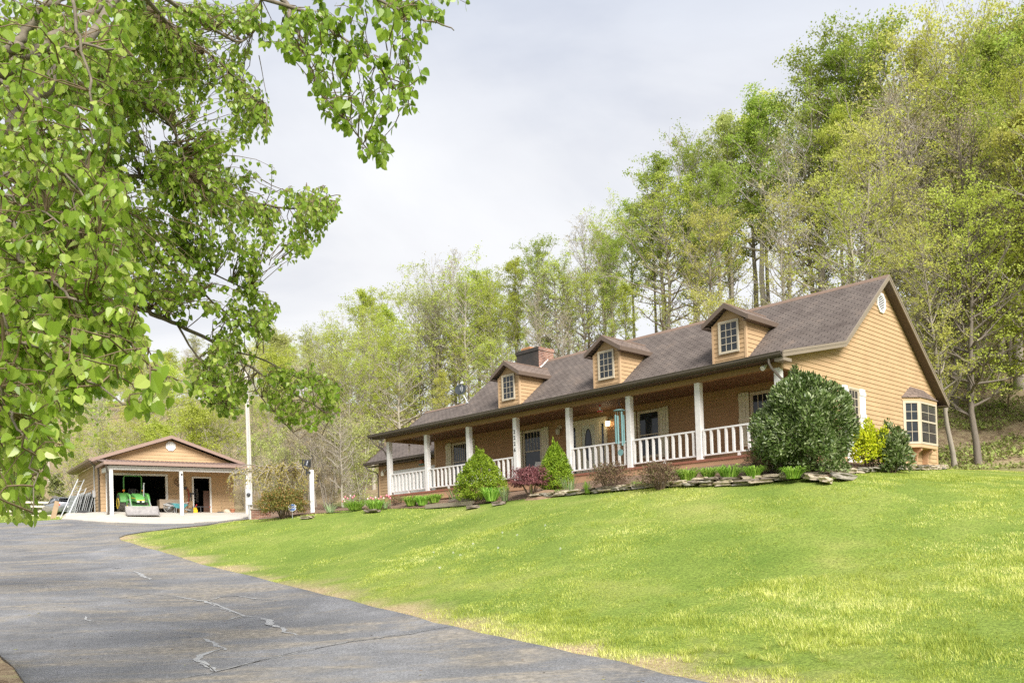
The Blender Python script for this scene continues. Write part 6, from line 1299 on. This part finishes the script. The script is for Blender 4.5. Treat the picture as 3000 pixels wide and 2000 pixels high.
for u, d, kind, col, h in ((960,58,'thicket2','tan',5.5),(1010,56,'bare2','tan',7),(1060,60,'thicket','olive',6),(1040,66,'airy1','lime',11),(985,70,'airy2','olive',11),(1100,70,'airy1','lime',13),(1150,76,'tall2','lime',15),(930,64,'bare2','tan',8),(1020,80,'airy2','lime',14),(1080,88,'tall1','lime',18),(1190,70,'airy2','lime',13),(1240,84,'airy1','lime',16),(1290,76,'airy1','olive',15),(960,84,'airy1','olive',13),(900,72,'thicket','olive',7),(870,80,'bare2','tan',9),(1350,80,'bare1','tan',17),(1390,74,'airy1','lime',15),(1120,96,'tall3','lime',17),(1000,100,'airy1','lime',15),(925,100,'tall3','olive',15)): plant(kind, col, u, d, h, VAL, pick((BARK, BARK_L)))
# left: hollow behind the garage and the far ridge
for u, d, kind, col, h in ((60,78,'cedar','dark',5.5),(110,74,'cedar','dark',5),(165,80,'cedar','dark',6),(20,84,'cedar','olive',6),(215,76,'airy2','lime',8),(-40,80,'cedar','dark',6),(240,90,'airy2','lime',11),(330,82,'airy2','lime',10),(420,86,'airy2','lime',10),(480,84,'round','lime',9.5),(592,80,'round','lime',10.2),(540,92,'airy2','olive',11),(650,80,'airy1','lime',9),(680,88,'airy2','lime',10),(720,76,'thicket2','tan',5),(770,72,'thicket','olive',6),(800,80,'airy1','lime',10),(830,88,'airy1','olive',10),(700,100,'airy1','olive',12),(620,100,'airy2','lime',13),(745,90,'airy1','olive',10),(855,66,'thicket2','tan',5.5),(380,98,'airy2','yellow',12),(300,100,'airy1','olive',12),(820,66,'thicket','olive',4.5),(790,64,'thicket2','tan',4.2)): plant(kind, col, u, d, h, VAL, pick((BARK, BARK_L)))
for f, hh, g in ((118,(9,13),FARM), (142,(9,13),FARM), (165,(9,14),FARM), (186,(9,13),FAR), (198,(8,12),FAR)):
    u = -160.0
    while u < 960:
        d = f*rT.uniform(.95, 1.05); kind = pick(('airy2','round','tall3','airy2','round','bare2')); col = 'tan' if kind.startswith('bare') else pick(('olive','lime','lime','yellow','lime'))
        plant(kind, col, u, d, rT.uniform(*hh)*1.15, g, BARK_L); u += (7.2/d*FPX)*rT.uniform(.7, 1.35)
# particular trees
plant('bare1', 'tan', 2640, 47, 14.5, None, BARK_L, label='big pale trunked tree forking behind the gable peak', lean=-.03)
t_ = plant('airy1', 'yellow', 2806, 34.5, 9.5, None, BARK, label='slender pale trunk leaning left just right of the bay window')
t_.rotation_euler = (0, -.13, .3)
plant('bare2', 'tan', 1030, 47, 2.6, None, BARK_L, label='bare grey sapling right of the bell post')
# labels for the forest: kind, colour, landmark, then order among look-alikes
def land(u):
    for q, s in LAND:
        if u < q: return s
ROWW = {CREST: 'on the crest', MID: 'on the hillside', FOOT: 'below the hillside', FAR: 'on the far ridge', FARM: 'on the far slope', VAL: 'in the hollow'}
from collections import defaultdict
bk = defaultdict(list)
for rec in FOREST:
    t, k, col, u, d, row, pale, h = rec; bk[(k, col, row, land(u), pale)].append(rec)
ORD = {1: ('',), 2: ('left ', 'right '), 3: ('left ', 'middle ', 'right ')}
for (k, col, row, ld, pale), rec in bk.items():
    rec.sort(key=lambda r: r[3]); n = len(rec)
    for i, r in enumerate(rec):
        if n <= 3: pre = ORD[n][i]
        else: pre = ('leftmost ', 'second from left ', 'third from left ', 'fourth from left ', 'fifth from left ', 'sixth from left ', 'seventh from left ')[min(i, 6)]
        what = 'shrub' if k == 'thicket' else 'tree'
        r[0]['label'] = f"{pre}{DESC[k]} {CDESC[col]} {'pale trunked ' if pale else ''}{what} {ROWW[row]} {ld}"
# low undergrowth on the hillside: one uncountable mass
n = 9000; ux = rT.random; gr = np.random.RandomState(5)
uu = gr.uniform(2640, 3250, n); dd = gr.uniform(33, 56, n); px_ = (uu-CX)/FPX*dd; py_ = dd
wp = inside_np(px_, py_, woods_poly) & (vnoise(px_, py_, .5, 9) > .47); px_, py_ = px_[wp], py_[wp]; pz_ = gz_np(px_, py_)
k = 5; c = np.repeat(np.stack([px_, py_, pz_], 1), k, 0)+gr.normal(size=(len(px_)*k, 3))*np.array([.18, .18, .05])+np.array([0, 0, .10])
v = leaf_quads(c, gr.uniform(.08, .2, len(c)), .6, up=np.tile(np.array([0, 0, 1.0]), (len(c), 1)), rs=gr)
UG = leaf_mat('undergrowth_leaf', (.34,.26,.16), (.30,.37,.09), (.44,.52,.14), .7, .3)
tag(np_mesh('undergrowth', v, 4, UG, None, tone=gr.rand(len(c))), kind='stuff')
# weeping tree beside the bell ----------------------------------------------------------
p = at_depth(826, 1500, 41.0); p.z = gz(p.x, p.y); wt = thing('weeping_tree', 'umbrella shaped weeping tree with yellow buds between the utility pole and the bell', 'tree', p)
zc = at_depth(826, 1385, 41).z-p.z; mb = MB(); mb.tube([(0,0,-.2),(.02,0,zc*.5),(.0,0,zc)], [.13,.11,.10], 8); r6 = random.Random(6); ends = []
for i in range(46):
    a = r6.uniform(0, 2*PI); L_ = r6.uniform(.7, 1.75)*(1.6 if math.cos(a) < -.55 and i % 3 == 0 else 1); rise = r6.uniform(.05, .45); P = []
    drop = r6.uniform(.5, 1.6); az = a
    for s in range(9):
        f = s/8; az += r6.uniform(-.12, .12); rr = L_*min(1, f*1.35)**.8; z = zc+rise*math.sin(min(1, f*1.6)*PI*.62)-drop*max(0, f-.42)**1.5*2.0+r6.uniform(-.03, .03); P.append(Vector((rr*math.cos(az), rr*math.sin(az), z)))
    mb.tube(P, [.035*(1-.9*s/8)+.005 for s in range(9)], 4, cap=False); ends += [P[s].lerp(P[s+1], r6.random()) for s in range(2, 8) for _ in range(9)]
    for j in range(4):
        k = r6.randint(3, 7); q = P[k]; e = q+Vector((r6.uniform(-.25, .25), r6.uniform(-.25, .25), -r6.uniform(.3, .9))); mb.tube([q, q.lerp(e, .5)+Vector((r6.uniform(-.06, .06),)*2+(.06,)), e], [.009, .006, .003], 3, cap=False); ends += [q.lerp(e, r6.random()) for _ in range(7)]
mb.build('trunk', TWIG_G, wt); c = np.array([tuple(e) for e in ends])+np.random.RandomState(3).normal(size=(len(ends), 3))*.05
np_mesh('crown', leaf_quads(c, np.random.RandomState(4).uniform(.05, .12, len(c)), .6, dirs=rand_dirs(len(c))+np.array([0, 0, -.8])), 4, L_GOLDTW, wt, tone=np.random.RandomState(5).rand(len(c)))
# ------------------------------------------------------------------ the big tree overhead on the left
L_POP = leaf_mat('broadleaf', (.15,.28,.025), (.28,.44,.048), (.48,.60,.14), .28, .55, (.488, .488), .5)
TR = Vector((-6.3, 8.2, 0)); TR.z = gz(TR.x, TR.y)
big = thing('overhanging_tree', 'big leafy tree whose branches hang over the driveway at the upper left', 'tree', TR)
def LP(pts): return [at_depth(u, v, d)-TR for u, v, d in pts]
T0 = Vector((0.15, -.1, 4.0)); T1 = Vector((.25, -.2, 5.4)); T2 = Vector((.0, 0, 2.6))
limbs = [([T1]+LP(((0,410,6.2),(43,350,6.2),(94,290,6.3),(141,243,6.4),(250,120,7),(400,-60,8),(560,-60,8.5))), .075, .03),
 ([T1]+LP(((0,222,6.6),(51,180,6.7),(141,120,7),(205,73,7.2),(252,47,7.5),(380,-30,8))), .065, .03), ([T1]+LP(((0,180,6.0),(43,128,6.1),(107,43,6.2),(141,9,6.3),(205,-10,6.5))), .045, .02),
 ([T0]+LP(((-100,800,8),(100,850,8.8),(240,873,9.5),(300,880,9.8),(397,900,10.3),(461,925,10.6),(520,953,11),(620,1000,11.3),(690,1045,11.5),(760,1090,11.6),(860,1150,11.8),(960,1210,12))), .055, .010),
 (LP(((100,850,8.8),(180,720,9.3),(270,630,9.8),(367,643,10.3),(432,672,10.8),(504,724,11),(600,790,11.3),(740,850,11.5))), .045, .008), ([T0]+LP(((100,600,8),(270,600,9),(342,680,10),(460,750,11),(560,830,11.3),(680,930,11.5),(780,960,11.6))), .04, .008),
 ([T1]+LP(((0,520,7),(200,520,9),(410,517,10.5),(577,530,11.2),(700,580,11.6),(850,610,12),(965,600,12))), .05, .008), (LP(((141,243,6.4),(295,250,8.5),(410,290,9.5),(504,376,10),(534,453,10.1),(547,513,10))), .03, .008),
 (LP(((560,-60,8.5),(812,-5,8.5),(850,50,8.4),(880,115,8.3),(905,190,8.2),(930,260,8.1),(970,310,8),(1030,380,7.9),(1095,455,7.9))), .028, .005), (LP(((560,-60,8.5),(830,10,8.4),(930,60,8.4),(1000,110,8.3),(1080,170,8.2),(1140,230,8.1),(1195,310,8.1))), .022, .005), (LP(((560,-60,8.5),(1000,-30,8.4),(1150,20,8.3),(1260,60,8.2),(1330,90,8.2))), .022, .005),
 (LP(((215,-10,5.5),(232,120,5.5),(258,220,5.5),(265,330,5.5),(262,440,5.5),(225,560,5.5),(213,680,5.5))), .012, .004), (LP(((400,-60,8),(480,60,9.5),(600,150,10.5),(700,230,11),(770,300,11))), .03, .008), (LP(((400,-60,8),(560,40,10),(690,120,11),(740,100,11.3))), .03, .008),
 (LP(((690,1045,11.5),(740,1120,11.3),(800,1210,11.2),(880,1290,11.1),(985,1385,11))), .012, .004), (LP(((520,953,11),(600,1080,11),(640,1160,11),(680,1210,11))), .016, .005), (LP(((620,1000,11.3),(780,1060,11.8),(900,1120,12),(970,1150,12))), .016, .005),
 ([T2]+LP(((-60,700,5.2),(60,760,5),(140,820,4.9),(230,880,4.8),(330,960,4.8),(420,1050,4.7),(480,1110,4.7))), .016, .004), ([T2]+LP(((-80,950,5),(20,980,4.8),(120,1030,4.7),(250,1120,4.7),(380,1185,4.7))), .014, .004), ([T2]+LP(((-80,1150,4.7),(20,1190,4.6),(60,1270,4.5),(100,1360,4.5),(95,1500,4.4))), .012, .003),
 (LP(((0,222,6.6),(100,380,6),(180,500,5.6),(260,600,5.4))), .016, .005), ([T1]+LP(((-50,560,5.6),(60,600,5.4),(160,640,5.2),(280,700,5.1))), .015, .004), (LP(((51,180,6.7),(160,150,6),(280,140,5.8),(390,165,5.7))), .02, .005)]
mb = MB(); mb.tube([Vector((0,0,-.3)), T2*1.0, T0, T1, T1+Vector((.1,0,1.6))], [.33,.26,.22,.18,.10], 12); samples = []; r7 = random.Random(17)
for pts, ra, rb in limbs:
    Q = []
    for i in range(len(pts)-1):
        for s in range(4):
            t = s/4; p0, p1, p2, p3 = pts[max(0, i-1)], pts[i], pts[i+1], pts[min(len(pts)-1, i+2)]
            Q.append(.5*((2*p1)+(p2-p0)*t+(2*p0-5*p1+4*p2-p3)*t*t+(3*p1-p0-3*p2+p3)*t**3)+Vector((r7.uniform(-1, 1), r7.uniform(-1, 1), r7.uniform(-1, 1)))*.02)
    Q.append(pts[-1]); n = len(Q); rr = [ra+(rb-ra)*(i/(n-1))**.8 for i in range(n)]; mb.tube(Q, rr, 7); samples += [(q, r_) for q, r_ in zip(Q, rr)]
mb.build('trunk', paint('mottled_bark', (.18,.15,.11), .85, .45, 9, .35, stretch=(2,2,2)), big, smooth='all')
SP = np.array([tuple(q) for q, r_ in samples])
k_ = 1.2755
Zmid = [(x*k_, y*k_) for x, y in ((200,0),(600,0),(590,60),(556,150),(608,200),(625,280),(612,330),(636,372),(608,440),(700,432),(782,470),(745,540),(700,588),(640,560),(585,600),(602,640),(640,700),(612,740),(625,790),(680,830),(770,862),(774,950),(720,978),(650,950),(600,925),(530,955),(480,935),(440,900),(428,850),(432,790),(420,740),(370,700),(310,690),(250,600),(200,400))]
Znear = [(x*k_, y*k_) for x, y in ((-40,0),(330,0),(310,150),(260,260),(300,400),(290,520),(330,640),(320,730),(340,800),(300,860),(230,880),(200,960),(150,1040),(90,1100),(80,1190),(-40,1190))]
Zhang = [(x*k_, y*k_) for x, y in ((555,0),(1080,0),(1062,40),(1062,85),(1020,90),(1000,130),(965,120),(972,180),(930,170),(945,215),(968,235),(930,262),(900,275),(880,250),(885,320),(897,372),(850,375),(800,345),(790,300),(745,260),(725,200),(690,150),(640,170),(600,80))]
Zlow = [(x*k_, y*k_) for x, y in ((300,905),(330,880),(375,862),(385,890),(345,925),(290,960),(270,950))]
def half_leaf(side, n6=True):
    return [(0,0),(side*.22,-.05),(side*.43,.14),(side*.45,.40),(side*.28,.74),(0,1.0)]
def big_leaves(base, d, nrm, size, rs):
    """two six-sided halves folded along the midrib"""
    n = len(base); s = np.cross(d, nrm); s /= np.maximum(np.linalg.norm(s, axis=1, keepdims=True), 1e-9); m_ = np.cross(s, d); out = []
    fold = rs.uniform(.05, .5, (n, 1)); curl = rs.uniform(-.15, .35, (n, 1)); size = size[:, None]
    for side in (1, -1):
        for x, y in half_leaf(side): out.append(base+(s*x+d*y+m_*(abs(x)*fold-curl*y*y))*size)
    o = np.stack(out, 1); o[:, 6:] = o[:, 6:][:, ::-1]; return o.reshape(-1, 3)
rsb = np.random.RandomState(23); tw = MB(); LB, LD, LN, LS, LT = [], [], [], [], []
def leafy(poly, n, dep, nleaf, size, droop, maxlen, gap=.0, gs=.01, tone=(0, 1), seed=1):
    xs = [p[0] for p in poly]; ys = [p[1] for p in poly]; r = random.Random(seed); made = 0; tries = 0
    while made < n and tries < n*30:
        tries += 1; u, v = r.uniform(min(xs), max(xs)), r.uniform(min(ys), max(ys))
        if not inside(u, v, poly): continue
        if mnoise.noise((u*gs, v*gs, seed*3.3)) < gap: continue
        made += 1; e = at_depth(u, v, dep(u, v)+r.gauss(0, .55))-TR; dd = np.linalg.norm(SP-np.array(tuple(e)), axis=1)
        i = int(np.argmin(dd)); st = samples[i][0]; vec = e-st; L_ = vec.length
        if L_ > maxlen: st = e-vec.normalized()*maxlen*r.uniform(.6, 1)+Vector((0, 0, .15*maxlen)); L_ = maxlen
        mid = st.lerp(e, .5)+Vector((r.uniform(-.12, .12), r.uniform(-.12, .12), droop*L_+r.uniform(-.05, .08)*L_)); P = [st, st.lerp(mid, .5)+Vector((r.uniform(-.05, .05)*L_,)*3), mid, mid.lerp(e, .5)+Vector((0, 0, droop*L_*.35)), e]
        tw.tube(P, [.0065, .0052, .0042, .0032, .002], 4, cap=False)
        for k in range(nleaf):
            f = 1-(k/nleaf)*min(.75, .55/max(L_, .2))*r.uniform(.8, 1.1); f = max(0, min(.999, f)); q = P[int(f*4)].lerp(P[int(f*4)+1], f*4-int(f*4)); tang = (P[int(f*4)+1]-P[int(f*4)]).normalized()
            side = Vector((r.uniform(-1, 1), r.uniform(-1, 1), r.uniform(-1.1, .35))); g = (tang*.35+side+Vector((0, 0, -.35))).normalized(); pet = q+g*r.uniform(.02, .05)
            tw.tube([q, pet], [.0016, .0012], 3, cap=False); LB.append(tuple(pet)); LD.append(tuple((g+Vector((r.uniform(-.5, .5), r.uniform(-.5, .5), -r.uniform(.1, 1.0)))).normalized())); LN.append((r.gauss(0, .6), r.gauss(0, .6)-.25, r.gauss(0, .4)+.75)); LS.append(size*r.uniform(.62, 1.2)); LT.append(r.uniform(*tone))
leafy(Zmid, 2000, lambda u, v: 9.6+(u-250)/700*2.3, 9, .063, .10, .9, gap=-.14, gs=.011, seed=2)
leafy(Zmid, 40, lambda u, v: 12.2, 9, .078, .10, .9, gap=-.1, gs=.013, seed=12)
leafy(Znear, 430, lambda u, v: 5.3+max(0, (600-v))/600*1.2, 8, .060, .12, .7, gap=-.42, gs=.008, seed=3)
leafy(Znear, 950, lambda u, v: 8.2+max(0, (600-v))/600*.6, 9, .080, .10, .8, gap=-.40, gs=.010, seed=13)
Zll = [(-40,640),(330,700),(395,800),(410,930),(380,1040),(300,1120),(215,1180),(150,1280),(95,1400),(-40,1420)]
leafy(Zll, 190, lambda u, v: 5.2, 8, .060, .10, .6, gap=-.5, gs=.008, seed=6)
leafy(Zhang, 165, lambda u, v: 8.2, 8, .078, .10, .6, gap=-.12, gs=.014, seed=4, tone=(0, .75))
leafy(Zlow, 12, lambda u, v: 4.7, 4, .08, .08, .4, gap=-.9, seed=5)
tw.build('twig', paint('young_twig', (.17,.12,.07), .8, .2, 8), big, fix=False)['kind'] = 'stuff'
B_, D_, N_ = np.array(LB), np.array(LD), np.array(LN); N_ /= np.linalg.norm(N_, axis=1, keepdims=True)
v = big_leaves(B_, D_, N_, np.array(LS), rsb); np_mesh('crown', v, 6, L_POP, big, tone=np.repeat(np.array(LT), 2))
# second tree further back at the lower left
T2p = Vector((-13.5, 19, 0)); T2p.z = gz(-13.5, 19); bt = thing('broadleaf_tree', 'leafy tree further back behind the hanging branches at the left edge', 'tree', T2p)
mb = MB(); mb.tube([(0,0,-.3),(.1,0,2),(.2,.1,4.5),(.1,0,7)], [.2,.17,.12,.05], 8); cc = []; r8 = random.Random(8)
for i in range(120):
    u, v = r8.uniform(-120, 315), r8.uniform(1085, 1290)
    if u > 250 and v > 1230: continue
    e = at_depth(u, v, 18.5+r8.gauss(0, .8))-T2p; b0 = Vector((.15, 0, r8.uniform(3, 6))); m_ = b0.lerp(e, .5)+Vector((0, 0, .5)); mb.tube([b0, m_, e], [.03, .016, .004], 4, cap=False); cc += [e.lerp(m_, r8.random()*.35)+Vector((r8.gauss(0, .18), r8.gauss(0, .18), r8.gauss(0, .15))) for _ in range(26)]
mb.build('trunk', BARK, bt); c = np.array([tuple(q) for q in cc]); np_mesh('crown', leaf_quads(c, np.random.RandomState(6).uniform(.06, .11, len(c)), .8, dirs=rand_dirs(len(c))+np.array([0, 0, -.6])), 4, L_POP, bt, tone=np.random.RandomState(7).rand(len(c))**.7)
# ------------------------------------------------------------------ grass
gr = np.random.RandomState(31); lawn = near_edge+edge+tip+far_r
BL = leaf_mat('grass_blade', (.27,.345,.045), (.56,.61,.12), (.90,.87,.37), .5, .42, (.5, .5))
def grass(n, y0, y1, x0f, x1f, hmin, hmax, wid):
    d = np.sqrt(gr.uniform(y0*y0, y1*y1, n)); u = gr.uniform(x0f, x1f, n); x = (u-CX)/FPX*d; y = d
    q = np.array(HMI)[:3, :3] @ np.stack([x, y, 0*x])+np.array(HMI)[:3, 3:4]
    ok = ~inside_np(x, y, drive) & ~inside_np(x, y, bed) & ~inside_np(x, y, ap) & ~inside_np(x, y, woods_poly) & ~((x < -3) & (y < 15)) & ~((q[0] > -6.5) & (q[0] < 19) & (q[1] > 0) & (q[1] < 12))
    de_ = dist_line(x, y, near_edge+edge+tip); dryk = np.clip(1.0-de_/.75+(vnoise(x, y, 1.3, 5, 4)-.5)*2.6, 0, 1)*(de_ < 3)
    right = (x*0 == 0); ok &= gr.rand(n) > dryk*.80
    x, y, dryk = x[ok], y[ok], dryk[ok]; n = len(x); z = gz_np(x, y)
    tall = np.clip(vnoise(x, y, .9, 8, 4)*1.5-.25+(vnoise(x, y, 3.4, 18, 2)-.5)*.9, .15, 1.7); h = gr.uniform(hmin, hmax, n)*tall; a = gr.uniform(0, 2*PI, n); ln = h*gr.uniform(.2, .9, n)
    mow = np.sin((x*.62+y*.78)*2*PI/1.15+vnoise(x, y, .25, 4)*5)
    tn = np.clip(.45+(vnoise(x, y, .45, 14, 3)-.5)*.7+(vnoise(x, y, 4.2, 19, 2)-.5)*.75+mow*.10+gr.normal(0, .22, n)+dryk*.4, 0, 1)
    b = np.stack([x, y, z-.01], 1); tip_ = b+np.stack([np.cos(a)*ln, np.sin(a)*ln, h], 1); ph = a+PI/2+gr.uniform(-.5, .5, n); s = np.stack([np.cos(ph), np.sin(ph), 0*ph], 1)*(wid*gr.uniform(.6, 1.3, n))[:, None]
    v = np.stack([b-s, b+s, tip_], 1).reshape(-1, 3); return v, tn
parts = [grass(230000, 8.5, 15, -200, 3300, .055, .12, .0045), grass(240000, 15, 24, -100, 3200, .045, .085, .0055), grass(200000, 24, 44, 100, 3150, .04, .075, .009), grass(12000, 40, 75, -300, 450, .08, .16, .02)]
v = np.concatenate([p[0] for p in parts]); tn = np.concatenate([p[1] for p in parts])
tag(np_mesh('grass', v, 3, BL, None, tone=tn), kind='stuff')
# a few coarse tufts near the drive
for i in range(26):
    k = rnd.random(); q = edge[min(len(edge)-2, int(k*5))]; q2 = edge[min(len(edge)-1, int(k*5)+1)]; f = rnd.random(); x, y = q[0]+(q2[0]-q[0])*f+rnd.uniform(.4, 3.2), q[1]+(q2[1]-q[1])*f+rnd.uniform(.2, 1.2)
    clump('grass_tuft', 'coarse grass tuft in the thin turf beside the driveway', 'grass', onground(x, y), .14, .15, 45, BL, .006, .5, 200+i, 'coarse grass tufts beside the driveway')

# fallen leaves and twigs on the driveway
n = 170; fl = np.random.RandomState(77); d_ = fl.uniform(9, 34, n); u_ = fl.uniform(-50, 1900, n); x_, y_ = (u_-CX)/FPX*d_, d_; ok = inside_np(x_, y_, drive); x_, y_ = x_[ok], y_[ok]
c = np.stack([x_, y_, gz_np(x_, y_)+DZ+.006], 1); dv_ = rand_dirs(len(c), fl)*np.array([1, 1, .05]); up_v = np.tile(np.array([0, 0, 3.0]), (len(c), 1))
tag(np_mesh('fallen_leaves', leaf_quads(c, fl.uniform(.03, .075, len(c)), .6, up=up_v, dirs=dv_, rs=fl, fold=.06), 4, leaf_mat('dead_leaf', (.16,.09,.05), (.30,.20,.11), (.35,.42,.10), .7, .1), None, tone=fl.rand(len(c))), kind='stuff')
